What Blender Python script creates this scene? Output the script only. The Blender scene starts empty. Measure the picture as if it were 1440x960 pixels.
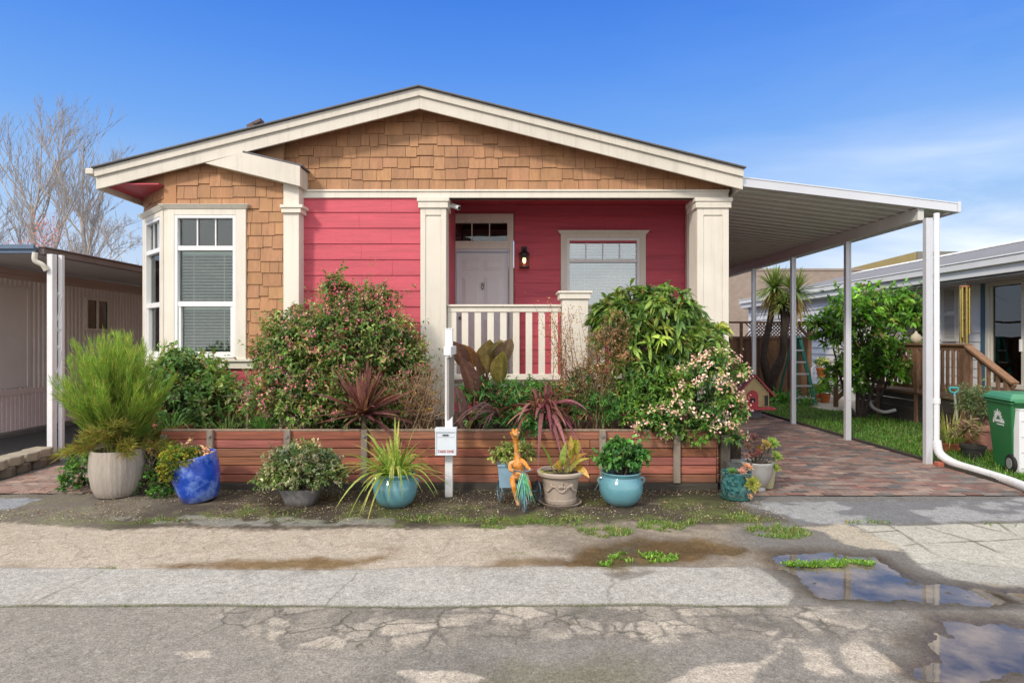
import bpy, bmesh, math, random
import numpy as np
from mathutils import Vector, Matrix

# ------------------------------------------------------------------ basics
R = np.random.default_rng(11)
random.seed(11)
scene = bpy.context.scene
COL = scene.collection
F, CX, CY, EYE = 870.0, 717.0, 477.0, 1.75      # focal length (px of the 1440 px frame), vanishing point, eye height


def P(px, py, Y):
    """measured point of the photograph at a known depth -> world point"""
    return Vector(((px - CX) * Y / F, Y, EYE - (py - CY) * Y / F))


def gy(py):
    return EYE * F / (py - CY)


def G(px, py):
    Y = gy(py)
    return ((px - CX) * Y / F, Y)


W = {}          # world position of every object we make


def tag(o, label=None, cat=None, group=None, kind=None):
    if label: o['label'] = label
    if cat: o['category'] = cat
    if group: o['group'] = group
    if kind: o['kind'] = kind
    return o


def thing(name, label, cat, loc=(0, 0, 0), group=None):
    o = bpy.data.objects.new(name, None)
    COL.objects.link(o)
    o.empty_display_size = .1
    o.location = loc
    W[o.name] = Vector(loc)
    return tag(o, label, cat, group)


def link(name, me, mat, parent=None, base=None):
    """mesh with world coordinates -> object whose origin is its parent's (or its own base)"""
    o = bpy.data.objects.new(name, me)
    COL.objects.link(o)
    b = W[parent.name] if parent is not None else Vector(base or (0, 0, 0))
    if b.length > 0:
        me.transform(Matrix.Translation(-b))
    if parent is not None:
        o.parent = parent
    else:
        o.location = b
    W[o.name] = b.copy()
    if mat is not None:
        me.materials.append(mat)
    return o


def np_mesh(V, Fs, cols=None, smooth=False):
    """fast mesh from numpy: V (n,3), Fs list of (m,k) index arrays, cols (n,3)"""
    me = bpy.data.meshes.new('m')
    V = np.asarray(V, dtype=np.float32)
    Fs = [np.asarray(f, dtype=np.int32) for f in Fs if len(f)]
    nl = sum(f.size for f in Fs)
    npoly = sum(len(f) for f in Fs)
    me.vertices.add(len(V)); me.vertices.foreach_set('co', V.ravel())
    me.loops.add(nl); me.polygons.add(npoly)
    me.loops.foreach_set('vertex_index', np.concatenate([f.ravel() for f in Fs]))
    tot = np.concatenate([np.full(len(f), f.shape[1], dtype=np.int32) for f in Fs])
    st = np.concatenate([[0], np.cumsum(tot)[:-1]]).astype(np.int32)
    me.polygons.foreach_set('loop_start', st)
    try:
        me.polygons.foreach_set('loop_total', tot)
    except Exception:
        pass
    if smooth:
        me.polygons.foreach_set('use_smooth', np.ones(npoly, dtype=bool))
    me.update(calc_edges=True)
    me.validate()
    if cols is not None:
        set_attr(me, 'Col', cols)
    return me


def set_attr(me, name, cols):
    a = me.color_attributes.new(name, 'FLOAT_COLOR', 'POINT')
    c = np.ones((len(me.vertices), 4), dtype=np.float32)
    c[:, :3] = np.asarray(cols, dtype=np.float32)
    a.data.foreach_set('color', c.ravel())


class Fr:
    """a wall frame: u along the wall, w out of the wall, v up"""
    def __init__(s, o, U, N):
        s.o = Vector(o); s.U = Vector(U).normalized(); s.N = Vector(N).normalized()

    def p(s, u, w, v):
        return s.o + s.U * u + s.N * w + Vector((0, 0, v))


class MB:
    def __init__(s):
        s.v = []; s.f = []; s.c = []

    def add(s, vs, fs, col=(1, 1, 1)):
        b = len(s.v)
        s.v += [tuple(v) for v in vs]
        s.f += [tuple(b + i for i in f) for f in fs]
        s.c += [col] * len(vs)

    def hexa(s, p8, col=(1, 1, 1)):
        s.add(p8, [(0, 1, 2, 3), (7, 6, 5, 4), (0, 4, 5, 1), (1, 5, 6, 2), (2, 6, 7, 3), (3, 7, 4, 0)], col)

    def box(s, x0, x1, y0, y1, z0, z1, col=(1, 1, 1)):
        s.hexa([(x0, y0, z0), (x1, y0, z0), (x1, y1, z0), (x0, y1, z0),
                (x0, y0, z1), (x1, y0, z1), (x1, y1, z1), (x0, y1, z1)], col)

    def fbox(s, fr, u0, u1, w0, w1, v0, v1, col=(1, 1, 1)):
        s.hexa([fr.p(u0, w0, v0), fr.p(u1, w0, v0), fr.p(u1, w1, v0), fr.p(u0, w1, v0),
                fr.p(u0, w0, v1), fr.p(u1, w0, v1), fr.p(u1, w1, v1), fr.p(u0, w1, v1)], col)

    def bar(s, a, b, w, d, up=(0, 0, 1), col=(1, 1, 1)):
        a = Vector(a); b = Vector(b); t = (b - a).normalized(); u = Vector(up)
        if abs(t.dot(u)) > .95: u = Vector((0, 1, 0))
        x = t.cross(u).normalized(); y = x.cross(t).normalized()
        q = []
        for c in (a, b):
            q += [c - x * w / 2 - y * d / 2, c + x * w / 2 - y * d / 2, c + x * w / 2 + y * d / 2, c - x * w / 2 + y * d / 2]
        s.hexa(q, col)

    def prism(s, poly, off, col=(1, 1, 1)):
        n = len(poly); off = Vector(off)
        vs = [Vector(p) for p in poly] + [Vector(p) + off for p in poly]
        fs = [tuple(range(n)), tuple(range(2 * n - 1, n - 1, -1))] + [(i, (i + 1) % n, n + (i + 1) % n, n + i) for i in range(n)]
        s.add(vs, fs, col)

    def tube(s, path, r, n=8, col=(1, 1, 1), cap=True):
        path = [Vector(p) for p in path]
        if not hasattr(r, '__len__'): r = [r] * len(path)
        if len(r) != len(path): r = list(np.interp(np.linspace(0, 1, len(path)), np.linspace(0, 1, len(r)), r))
        vs = []; prev = None
        for i, p in enumerate(path):
            t = (path[min(i + 1, len(path) - 1)] - path[max(i - 1, 0)])
            if t.length < 1e-9: t = Vector((0, 0, 1))
            t.normalize()
            if prev is None:
                x = t.orthogonal().normalized()
            else:
                x = (prev - t * prev.dot(t))
                x = x.normalized() if x.length > 1e-6 else t.orthogonal().normalized()
            prev = x; y = t.cross(x)
            for k in range(n):
                a = 2 * math.pi * k / n
                vs.append(p + (x * math.cos(a) + y * math.sin(a)) * r[i])
        fs = []
        for i in range(len(path) - 1):
            for k in range(n):
                a = i * n + k; b = i * n + (k + 1) % n
                fs.append((a, b, b + n, a + n))
        if cap:
            fs.append(tuple(range(n - 1, -1, -1))); m = (len(path) - 1) * n
            fs.append(tuple(range(m, m + n)))
        s.add(vs, fs, col)

    def lathe(s, prof, c, n=40, col=(1, 1, 1), tilt=None, sq=None, jit=0):
        """prof: (r,z) list bottom to top (may turn back inside); sq: squareness exponent"""
        c = Vector(c); vs = []
        for (r, z) in prof:
            for k in range(n):
                a = 2 * math.pi * k / n
                x, y = math.cos(a), math.sin(a)
                if sq:
                    m = (abs(x) ** sq + abs(y) ** sq) ** (-1 / sq); x *= m; y *= m
                p = Vector((x * r, y * r, z))
                if tilt is not None: p = tilt @ p
                vs.append(c + p)
        fs = []
        for i in range(len(prof) - 1):
            for k in range(n):
                a = i * n + k; b = i * n + (k + 1) % n
                fs.append((a, b, b + n, a + n))
        fs.append(tuple(range(n - 1, -1, -1)))
        m = (len(prof) - 1) * n
        fs.append(tuple(range(m, m + n)))
        s.add(vs, fs, col)

    def ball(s, c, rx, ry=None, rz=None, n=12, m=8, col=(1, 1, 1)):
        ry = ry or rx; rz = rz or rx; c = Vector(c)
        vs = [c + Vector((0, 0, -rz))]; fs = []
        for i in range(1, m):
            ph = -math.pi / 2 + math.pi * i / m
            for k in range(n):
                a = 2 * math.pi * k / n
                vs.append(c + Vector((rx * math.cos(ph) * math.cos(a), ry * math.cos(ph) * math.sin(a), rz * math.sin(ph))))
        vs.append(c + Vector((0, 0, rz)))
        for k in range(n):
            fs.append((0, 1 + (k + 1) % n, 1 + k))
            t = 1 + (m - 2) * n
            fs.append((t + k, t + (k + 1) % n, len(vs) - 1))
        for i in range(m - 2):
            for k in range(n):
                a = 1 + i * n + k; b = 1 + i * n + (k + 1) % n
                fs.append((a, b, b + n, a + n))
        s.add(vs, fs, col)

    def build(s, name, mat, parent=None, base=None, bevel=0, smooth=False, seg=1, label=None, cat=None, group=None, kind=None, norm=True):
        me = bpy.data.meshes.new(name)
        me.from_pydata(s.v, [], s.f)
        set_attr(me, 'Col', s.c)
        if norm:
            bm = bmesh.new(); bm.from_mesh(me)
            bmesh.ops.recalc_face_normals(bm, faces=bm.faces)
            bm.to_mesh(me); bm.free()
        if smooth:
            for p in me.polygons: p.use_smooth = True
            try:
                me.set_sharp_from_angle(angle=math.radians(42))
            except Exception:
                pass
        o = link(name, me, mat, parent, base)
        if bevel:
            b = o.modifiers.new('bevel', 'BEVEL'); b.width = bevel; b.segments = seg
            b.limit_method = 'ANGLE'; b.angle_limit = math.radians(40)
        return tag(o, label, cat, group, kind)


# ------------------------------------------------------------------ materials
def newmat(name):
    m = bpy.data.materials.new(name); m.use_nodes = True
    nt = m.node_tree; nt.nodes.clear()
    return m, nt, nt.nodes, nt.links


def M(name, col, rough=.6, var=.12, vs=6.0, bump=0.0, bs=60.0, metal=0.0, attr=False, spec=.4,
      stretch=(1, 1, 1), grime=0.0, gcol=(.08, .065, .05), coat=0.0, emit=None, var2=.08, detail=6, splash=0.0, scol=(.10, .08, .055), streak=0.0):
    """painted / wooden / ceramic surface: colour varied by two noises, grime noise, fine bump"""
    m, nt, N, L = newmat(name)
    out = N.new('ShaderNodeOutputMaterial'); b = N.new('ShaderNodeBsdfPrincipled')
    L.new(b.outputs[0], out.inputs[0])
    tc = N.new('ShaderNodeTexCoord'); mp = N.new('ShaderNodeMapping'); mp.inputs['Scale'].default_value = stretch
    L.new(tc.outputs['Object'], mp.inputs[0])

    def noise(scale, det=detail, rgh=.6):
        n = N.new('ShaderNodeTexNoise'); n.inputs['Scale'].default_value = scale
        n.inputs['Detail'].default_value = det; n.inputs['Roughness'].default_value = rgh
        L.new(mp.outputs[0], n.inputs['Vector']); return n

    def rng(sock, lo, hi, a=.3, c=.7):
        r = N.new('ShaderNodeMapRange'); r.inputs[1].default_value = a; r.inputs[2].default_value = c
        r.inputs[3].default_value = lo; r.inputs[4].default_value = hi
        L.new(sock, r.inputs[0]); return r.outputs[0]

    if attr:
        at = N.new('ShaderNodeAttribute'); at.attribute_name = 'Col'
        mul = N.new('ShaderNodeMix'); mul.data_type = 'RGBA'; mul.blend_type = 'MULTIPLY'; mul.inputs[0].default_value = 1
        mul.inputs[6].default_value = (*col, 1); L.new(at.outputs['Color'], mul.inputs[7])
        csock = mul.outputs[2]
    else:
        rgb = N.new('ShaderNodeRGB'); rgb.outputs[0].default_value = (*col, 1); csock = rgb.outputs[0]
    n1 = noise(vs); n2 = noise(vs * .17, 3)
    v1 = rng(n1.outputs[0], 1 - var, 1 + var); v2 = rng(n2.outputs[0], 1 - var2, 1 + var2)
    mm = N.new('ShaderNodeMath'); mm.operation = 'MULTIPLY'; L.new(v1, mm.inputs[0]); L.new(v2, mm.inputs[1])
    sc = N.new('ShaderNodeVectorMath'); sc.operation = 'SCALE'
    L.new(csock, sc.inputs[0]); L.new(mm.outputs[0], sc.inputs['Scale'])
    last = sc.outputs[0]
    if grime:
        g = noise(vs * .5, 8, .7); gr = rng(g.outputs[0], 0, grime, .48, .75)
        mx = N.new('ShaderNodeMix'); mx.data_type = 'RGBA'; L.new(gr, mx.inputs[0]); L.new(last, mx.inputs[6])
        mx.inputs[7].default_value = (*gcol, 1); last = mx.outputs[2]
    if streak:                                          # rain streaks running down
        m2 = N.new('ShaderNodeMapping'); m2.inputs['Scale'].default_value = (14, 14, .9); L.new(tc.outputs['Object'], m2.inputs[0])
        ns = N.new('ShaderNodeTexNoise'); ns.inputs['Scale'].default_value = 1.0; ns.inputs['Detail'].default_value = 7; ns.inputs['Roughness'].default_value = .7
        L.new(m2.outputs[0], ns.inputs['Vector']); sr = rng(ns.outputs[0], 0, streak, .5, .8)
        mx = N.new('ShaderNodeMix'); mx.data_type = 'RGBA'; L.new(sr, mx.inputs[0]); L.new(last, mx.inputs[6])
        mx.inputs[7].default_value = (*gcol, 1); last = mx.outputs[2]
    if splash:                                          # soil splashed up from the ground
        sp = N.new('ShaderNodeSeparateXYZ'); L.new(tc.outputs['Object'], sp.inputs[0])
        ns = noise(vs * 2.2, 8, .75); hz = N.new('ShaderNodeMath'); hz.operation = 'MULTIPLY_ADD'; hz.inputs[1].default_value = -splash * 1.6; hz.inputs[2].default_value = splash * 1.35
        L.new(ns.outputs[0], hz.inputs[0]); df = N.new('ShaderNodeMath'); df.operation = 'SUBTRACT'; L.new(hz.outputs[0], df.inputs[0]); L.new(sp.outputs['Z'], df.inputs[1])
        sm = rng(df.outputs[0], 0, .75, -splash * .5, splash * .7)
        mx = N.new('ShaderNodeMix'); mx.data_type = 'RGBA'; L.new(sm, mx.inputs[0]); L.new(last, mx.inputs[6])
        mx.inputs[7].default_value = (*scol, 1); last = mx.outputs[2]
    L.new(last, b.inputs['Base Color'])
    b.inputs['Metallic'].default_value = metal; b.inputs['Specular IOR Level'].default_value = spec
    rr = rng(n1.outputs[0], max(.02, rough - .08), min(1, rough + .08)); L.new(rr, b.inputs['Roughness'])
    if coat: b.inputs['Coat Weight'].default_value = coat; b.inputs['Coat Roughness'].default_value = .08
    if bump:
        nb = noise(bs, 4); bp = N.new('ShaderNodeBump'); bp.inputs['Strength'].default_value = bump
        bp.inputs['Distance'].default_value = .01
        L.new(nb.outputs[0], bp.inputs['Height']); L.new(bp.outputs[0], b.inputs['Normal'])
    if emit:
        b.inputs['Emission Color'].default_value = (*emit[:3], 1); b.inputs['Emission Strength'].default_value = emit[3]
    return m


def leafmat(name, trans=.3, rough=.5, spec=.35, tint=(1, 1, 1)):
    m, nt, N, L = newmat(name)
    out = N.new('ShaderNodeOutputMaterial'); b = N.new('ShaderNodeBsdfPrincipled')
    at = N.new('ShaderNodeAttribute'); at.attribute_name = 'Col'
    tc = N.new('ShaderNodeTexCoord'); n = N.new('ShaderNodeTexNoise'); n.inputs['Scale'].default_value = 40
    L.new(tc.outputs['Object'], n.inputs['Vector'])
    r = N.new('ShaderNodeMapRange'); r.inputs[1].default_value = .3; r.inputs[2].default_value = .7
    r.inputs[3].default_value = 1.15; r.inputs[4].default_value = 1.95; L.new(n.outputs[0], r.inputs[0])
    sc = N.new('ShaderNodeVectorMath'); sc.operation = 'SCALE'
    L.new(at.outputs['Color'], sc.inputs[0]); L.new(r.outputs[0], sc.inputs['Scale'])
    wm = N.new('ShaderNodeVectorMath'); wm.operation = 'MULTIPLY'; wm.inputs[1].default_value = tint; L.new(sc.outputs[0], wm.inputs[0]); sc = wm
    L.new(sc.outputs[0], b.inputs['Base Color'])
    b.inputs['Roughness'].default_value = rough; b.inputs['Specular IOR Level'].default_value = spec
    t = N.new('ShaderNodeBsdfTranslucent'); t2 = N.new('ShaderNodeVectorMath'); t2.operation = 'MULTIPLY'
    t2.inputs[1].default_value = (1.25, 1.3, .7); L.new(sc.outputs[0], t2.inputs[0]); L.new(t2.outputs[0], t.inputs['Color'])
    mx = N.new('ShaderNodeMixShader'); mx.inputs[0].default_value = trans
    L.new(b.outputs[0], mx.inputs[1]); L.new(t.outputs[0], mx.inputs[2]); L.new(mx.outputs[0], out.inputs[0])
    return m


def glassmat(name, tint=(.85, .9, .9), ior=1.55, rough=.0, boost=0.0):
    m, nt, N, L = newmat(name)
    out = N.new('ShaderNodeOutputMaterial'); tr = N.new('ShaderNodeBsdfTransparent'); tr.inputs[0].default_value = (*tint, 1)
    gl = N.new('ShaderNodeBsdfGlossy'); gl.inputs['Roughness'].default_value = rough
    fr = N.new('ShaderNodeFresnel'); fr.inputs['IOR'].default_value = ior
    tc = N.new('ShaderNodeTexCoord'); n = N.new('ShaderNodeTexNoise'); n.inputs['Scale'].default_value = 1.3
    L.new(tc.outputs['Object'], n.inputs['Vector'])
    bp = N.new('ShaderNodeBump'); bp.inputs['Strength'].default_value = .06; bp.inputs['Distance'].default_value = .05
    L.new(n.outputs[0], bp.inputs['Height']); L.new(bp.outputs[0], gl.inputs['Normal'])
    ad = N.new('ShaderNodeMath'); ad.operation = 'ADD'; ad.use_clamp = True; ad.inputs[1].default_value = boost
    L.new(fr.outputs[0], ad.inputs[0])
    mx = N.new('ShaderNodeMixShader'); L.new(ad.outputs[0], mx.inputs[0]); L.new(tr.outputs[0], mx.inputs[1]); L.new(gl.outputs[0], mx.inputs[2])
    L.new(mx.outputs[0], out.inputs[0])
    return m


CREAM = M('cream_paint', (.735, .69, .60), .55, .05, 3, .12, 90, grime=.12, gcol=(.42, .36, .28), streak=.35)
FASCIA = M('fascia_paint', (.66, .615, .535), .6, .06, 3, .15, 80, grime=.25, gcol=(.34, .30, .24), stretch=(1, 1, 2), streak=.45)
REDS = M('red_siding', (.56, .09, .125), .6, .16, 5, .5, 45, stretch=(.35, 1, 5), grime=.16, gcol=(.40, .10, .11), streak=.25, var2=.12)
REDDK = M('red_soffit', (.48, .065, .09), .55, .06, 5, .1, 40)
SHING = M('tan_shingle', (.43, .225, .112), .65, .16, 9, .5, 30, attr=True, stretch=(4, 4, .7), grime=.18, gcol=(.27, .15, .085), var2=.14)
VINYL = M('white_vinyl', (.80, .80, .80), .35, .02, 3)
WHITE = M('white_paint', (.76, .77, .79), .4, .05, 3, .06, 60, grime=.15, gcol=(.45, .43, .4), splash=.12, scol=(.34, .31, .27), streak=.25)
DOORM = M('door_paint', (.74, .72, .72), .45, .03, 3)
ROOFM = M('asphalt_roofing', (.15, .15, .16), .9, .4, 60, .8, 160)
GLASS = glassmat('window_glass', (.88, .95, .92), 1.5, 0, .05)
GLASSD = glassmat('dark_glass', (.5, .55, .55), 1.6, 0, .05)
BLIND = M('blind_slats', (.92, .93, .90), .5, .03, 3)
BLINDB = M('porch_blind', (.66, .78, .82), .5, .03, 3)
ROOM = M('room_dark', (.035, .035, .035), .8, .3, 2)
BLACK = M('black_iron', (.02, .02, .022), .4, .2, 20, .1, 80)
ALU = M('white_aluminium', (.62, .64, .68), .35, .04, 3, .04, 40, metal=.25, grime=.1, gcol=(.4, .4, .4))
PANM = M('carport_pan', (.56, .57, .53), .5, .05, 2, .05, 20)
WOODR = M('redwood_board', (.33, .128, .076), .65, .5, 7, .45, 40, attr=True, stretch=(.35, 3, 9), grime=.5, gcol=(.14, .07, .045), splash=.16, scol=(.09, .06, .045), var2=.2)
WOODG = M('weathered_wood', (.24, .20, .16), .8, .3, 8, .5, 40, attr=True, stretch=(4, 4, .6), grime=.3)
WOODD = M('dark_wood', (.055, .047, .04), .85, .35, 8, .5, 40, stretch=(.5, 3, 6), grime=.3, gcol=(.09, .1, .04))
WOODB = M('brown_stained_wood', (.20, .115, .07), .7, .28, 8, .4, 40, attr=True, stretch=(3, 3, 1), grime=.2)
SOIL = M('soil', (.04, .03, .022), .95, .5, 25, 1.0, 40)
STEEL = M('steel_bolt', (.3, .27, .25), .45, .3, 30, .2, 60, metal=.7)
LEAF = leafmat('leaf', .36, .45, .4, (1.18, 1.18, .95))
LEAFM = leafmat('leaf_matt', .32, .7, .15, (.98, .98, .98))
BARK = M('bark', (.11, .085, .065), .9, .35, 14, .8, 40, stretch=(3, 3, 1))
BARKL = M('pale_bark', (.40, .36, .33), .9, .3, 6, .3, 20)
TWIG = M('dry_twig', (.26, .17, .10), .85, .3, 20)
# ------------------------------------------------------------------ camera, sun, sky
cam = bpy.data.cameras.new('camera'); camo = bpy.data.objects.new('camera', cam); COL.objects.link(camo)
camo.location = (0, 0, EYE); camo.rotation_euler = (math.pi / 2, 0, 0)
cam.sensor_width = 36; cam.lens = 36 * F / 1440; cam.shift_x = 3 / 1440; cam.shift_y = -3 / 1440
cam.clip_end = 2000; cam.clip_start = .05
scene.camera = camo
scene.view_settings.view_transform = 'Standard'; scene.view_settings.look = 'None'; scene.view_settings.exposure = 0
scene.render.engine = 'CYCLES'
scene.cycles.max_bounces = 7; scene.cycles.diffuse_bounces = 3; scene.cycles.transparent_max_bounces = 10
scene.cycles.use_denoising = True

SUN = Vector((-.50, -.66, .60)).normalized()
el = math.asin(SUN.z); rot = math.atan2(SUN.x, SUN.y)
sl = bpy.data.lights.new('sun', 'SUN'); so = bpy.data.objects.new('sun', sl); COL.objects.link(so)
sl.energy = 2.65; sl.angle = math.radians(8); sl.color = (1, .90, .77)
so.rotation_euler = SUN.to_track_quat('Z', 'Y').to_euler(); so.location = (-6, -8, 9)

world = bpy.data.worlds.new("World"); scene.world = world; world.use_nodes = True
nt = world.node_tree; N = nt.nodes; L = nt.links; N.clear()
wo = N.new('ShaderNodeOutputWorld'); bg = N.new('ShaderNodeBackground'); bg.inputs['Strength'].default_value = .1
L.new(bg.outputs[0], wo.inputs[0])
sky = N.new('ShaderNodeTexSky'); sky.sky_type = 'NISHITA'; sky.sun_disc = False; sky.sun_elevation = el; sky.sun_rotation = rot
sky.air_density = 1.0; sky.dust_density = .6; sky.ozone_density = 2
tc = N.new('ShaderNodeTexCoord'); sp = N.new('ShaderNodeSeparateXYZ'); L.new(tc.outputs['Generated'], sp.inputs[0])
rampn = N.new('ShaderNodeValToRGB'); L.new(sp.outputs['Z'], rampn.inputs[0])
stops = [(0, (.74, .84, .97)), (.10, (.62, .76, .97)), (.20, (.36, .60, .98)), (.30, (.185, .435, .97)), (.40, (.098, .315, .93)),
         (.48, (.055, .235, .85)), (.60, (.30, .50, .90)), (.76, (1.7, 1.72, 1.75)), (1, (2.0, 2.0, 2.0))]  # white stops overhead, out of view, are added as soft fill light
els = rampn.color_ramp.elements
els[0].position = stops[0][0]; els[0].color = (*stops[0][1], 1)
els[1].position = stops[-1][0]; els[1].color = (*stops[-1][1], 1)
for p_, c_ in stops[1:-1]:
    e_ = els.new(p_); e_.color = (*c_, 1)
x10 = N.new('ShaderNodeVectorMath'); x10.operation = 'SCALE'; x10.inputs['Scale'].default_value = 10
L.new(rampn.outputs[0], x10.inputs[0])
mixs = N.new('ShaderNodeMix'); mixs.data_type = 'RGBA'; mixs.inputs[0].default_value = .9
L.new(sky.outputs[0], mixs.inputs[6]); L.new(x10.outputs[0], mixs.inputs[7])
# thin high cloud: wispy noise, thick towards the right; unseen white half behind the camera added as fill light
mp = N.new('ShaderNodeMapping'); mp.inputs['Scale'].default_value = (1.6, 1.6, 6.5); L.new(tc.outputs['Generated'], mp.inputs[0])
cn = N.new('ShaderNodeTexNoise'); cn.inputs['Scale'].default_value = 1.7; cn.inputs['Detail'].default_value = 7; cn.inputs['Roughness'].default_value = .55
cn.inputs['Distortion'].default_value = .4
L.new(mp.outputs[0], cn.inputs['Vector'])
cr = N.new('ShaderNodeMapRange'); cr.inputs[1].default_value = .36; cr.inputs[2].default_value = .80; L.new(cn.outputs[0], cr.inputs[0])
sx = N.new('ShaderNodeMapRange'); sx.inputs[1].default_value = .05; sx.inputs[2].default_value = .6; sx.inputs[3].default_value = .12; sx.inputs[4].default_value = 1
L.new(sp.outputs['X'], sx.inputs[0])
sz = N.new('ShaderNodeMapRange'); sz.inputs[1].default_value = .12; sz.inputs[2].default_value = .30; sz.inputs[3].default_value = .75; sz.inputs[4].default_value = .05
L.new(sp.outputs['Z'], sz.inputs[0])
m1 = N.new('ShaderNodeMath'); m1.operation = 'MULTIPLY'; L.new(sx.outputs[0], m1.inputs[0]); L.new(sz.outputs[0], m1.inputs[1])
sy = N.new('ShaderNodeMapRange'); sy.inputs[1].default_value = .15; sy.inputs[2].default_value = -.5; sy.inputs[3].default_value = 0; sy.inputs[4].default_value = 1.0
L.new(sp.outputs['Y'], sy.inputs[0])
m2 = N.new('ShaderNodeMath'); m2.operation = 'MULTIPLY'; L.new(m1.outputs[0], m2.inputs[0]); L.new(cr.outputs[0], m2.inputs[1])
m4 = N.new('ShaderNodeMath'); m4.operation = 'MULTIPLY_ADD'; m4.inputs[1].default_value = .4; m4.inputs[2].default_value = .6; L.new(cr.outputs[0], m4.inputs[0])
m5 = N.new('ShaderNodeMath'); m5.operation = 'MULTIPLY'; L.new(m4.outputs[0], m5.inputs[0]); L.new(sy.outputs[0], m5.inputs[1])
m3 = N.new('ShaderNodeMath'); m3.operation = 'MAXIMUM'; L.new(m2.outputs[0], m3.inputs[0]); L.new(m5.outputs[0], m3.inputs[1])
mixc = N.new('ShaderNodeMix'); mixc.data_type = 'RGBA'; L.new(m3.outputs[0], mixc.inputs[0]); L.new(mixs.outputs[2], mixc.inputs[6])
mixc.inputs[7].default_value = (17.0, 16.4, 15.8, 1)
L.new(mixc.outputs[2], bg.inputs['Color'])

# ------------------------------------------------------------------ ground
def vnoise(x, y, s, seed=0):
    x = x * s + seed * 17.31; y = y * s + seed * 9.77
    xi = np.floor(x).astype(np.int64); yi = np.floor(y).astype(np.int64); fx = x - xi; fy = y - yi
    fx = fx * fx * (3 - 2 * fx); fy = fy * fy * (3 - 2 * fy)

    def h(a, b):
        n = (a * 374761393 + b * 668265263 + seed * 974711) & 0x7fffffff
        n = ((n ^ (n >> 13)) * 1274126177) & 0x7fffffff
        n = (n ^ (n >> 16)) & 0x7fffffff
        return (n % 100003) / 100003.0
    return (h(xi, yi) * (1 - fx) + h(xi + 1, yi) * fx) * (1 - fy) + (h(xi, yi + 1) * (1 - fx) + h(xi + 1, yi + 1) * fx) * fy


def fbm(x, y, s, o=4, seed=0):
    t = 0; a = .5; n = 0
    for i in range(o):
        t = t + a * vnoise(x, y, s * 2 ** i, seed + i); n += a; a *= .5
    return t / n


def sst(a, b, x):
    t = np.clip((x - a) / (b - a), 0, 1); return t * t * (3 - 2 * t)


def psd(x, y, poly):
    """signed distance to polygon, positive inside"""
    d = np.full(x.shape, 1e9); ins = np.zeros(x.shape, bool); n = len(poly)
    for i in range(n):
        ax, ay = poly[i]; bx, by = poly[(i + 1) % n]
        ex, ey = bx - ax, by - ay
        t = np.clip(((x - ax) * ex + (y - ay) * ey) / (ex * ex + ey * ey + 1e-12), 0, 1)
        d = np.minimum(d, (x - ax - t * ex) ** 2 + (y - ay - t * ey) ** 2)
        c = ((ay > y) != (by > y)) & (x < (bx - ax) * (y - ay) / (by - ay + 1e-12) + ax)
        ins ^= c
    return np.sqrt(d) * np.where(ins, 1, -1)


def gp(*pts):
    return [G(*p) for p in pts]


xs = np.unique(np.concatenate([[-400, -150, -60, -30, -18, -12, -9, -7.5], np.arange(-6.6, 8.6, .016), [9.5, 11, 14, 20, 35, 60, 150, 400]]))
ys = np.unique(np.concatenate([[-60, -20, -8, -3, 0, 1.2, 2, 2.5], np.arange(2.75, 7.35, .016), np.arange(7.4, 12, .3), [13, 15, 18, 22, 28, 40, 70, 150, 400]]))
gx, gyy = np.meshgrid(xs, ys)
X = gx.ravel(); Y = gyy.ravel()
nb = (fbm(X, Y, 1.6, 4, 3) - .5); nm = (fbm(X, Y, 6, 4, 7) - .5); nf = (fbm(X, Y, 30, 3, 5) - .5)
C = np.empty((len(X), 3)); wet = np.zeros(len(X)); H = nb * .012 + nm * .006
crack = np.zeros(len(X)); rough = np.full(len(X), 1.0)


def lay(mask, col):
    global C
    C = C * (1 - mask[:, None]) + np.asarray(col) * mask[:, None]


# worn street asphalt
C[:] = (.215, .196, .174)
lay(sst(-.05, .30, nb + nm * .5) * .45, (.25, .225, .195))
lay(sst(-.3, 1.4, -X + nb * 2) * .55 * (Y < 4.1), (.285, .258, .225))
lay(sst(.10, .22, fbm(X, Y, .9, 4, 21) - .5) * .45, (.125, .115, .104))
lay(sst(3.45, 3.1, Y + nb * 1.2) * sst(-.6, .0, X) * sst(1.0, .5, X) * .5, (.12, .115, .055))
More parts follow.
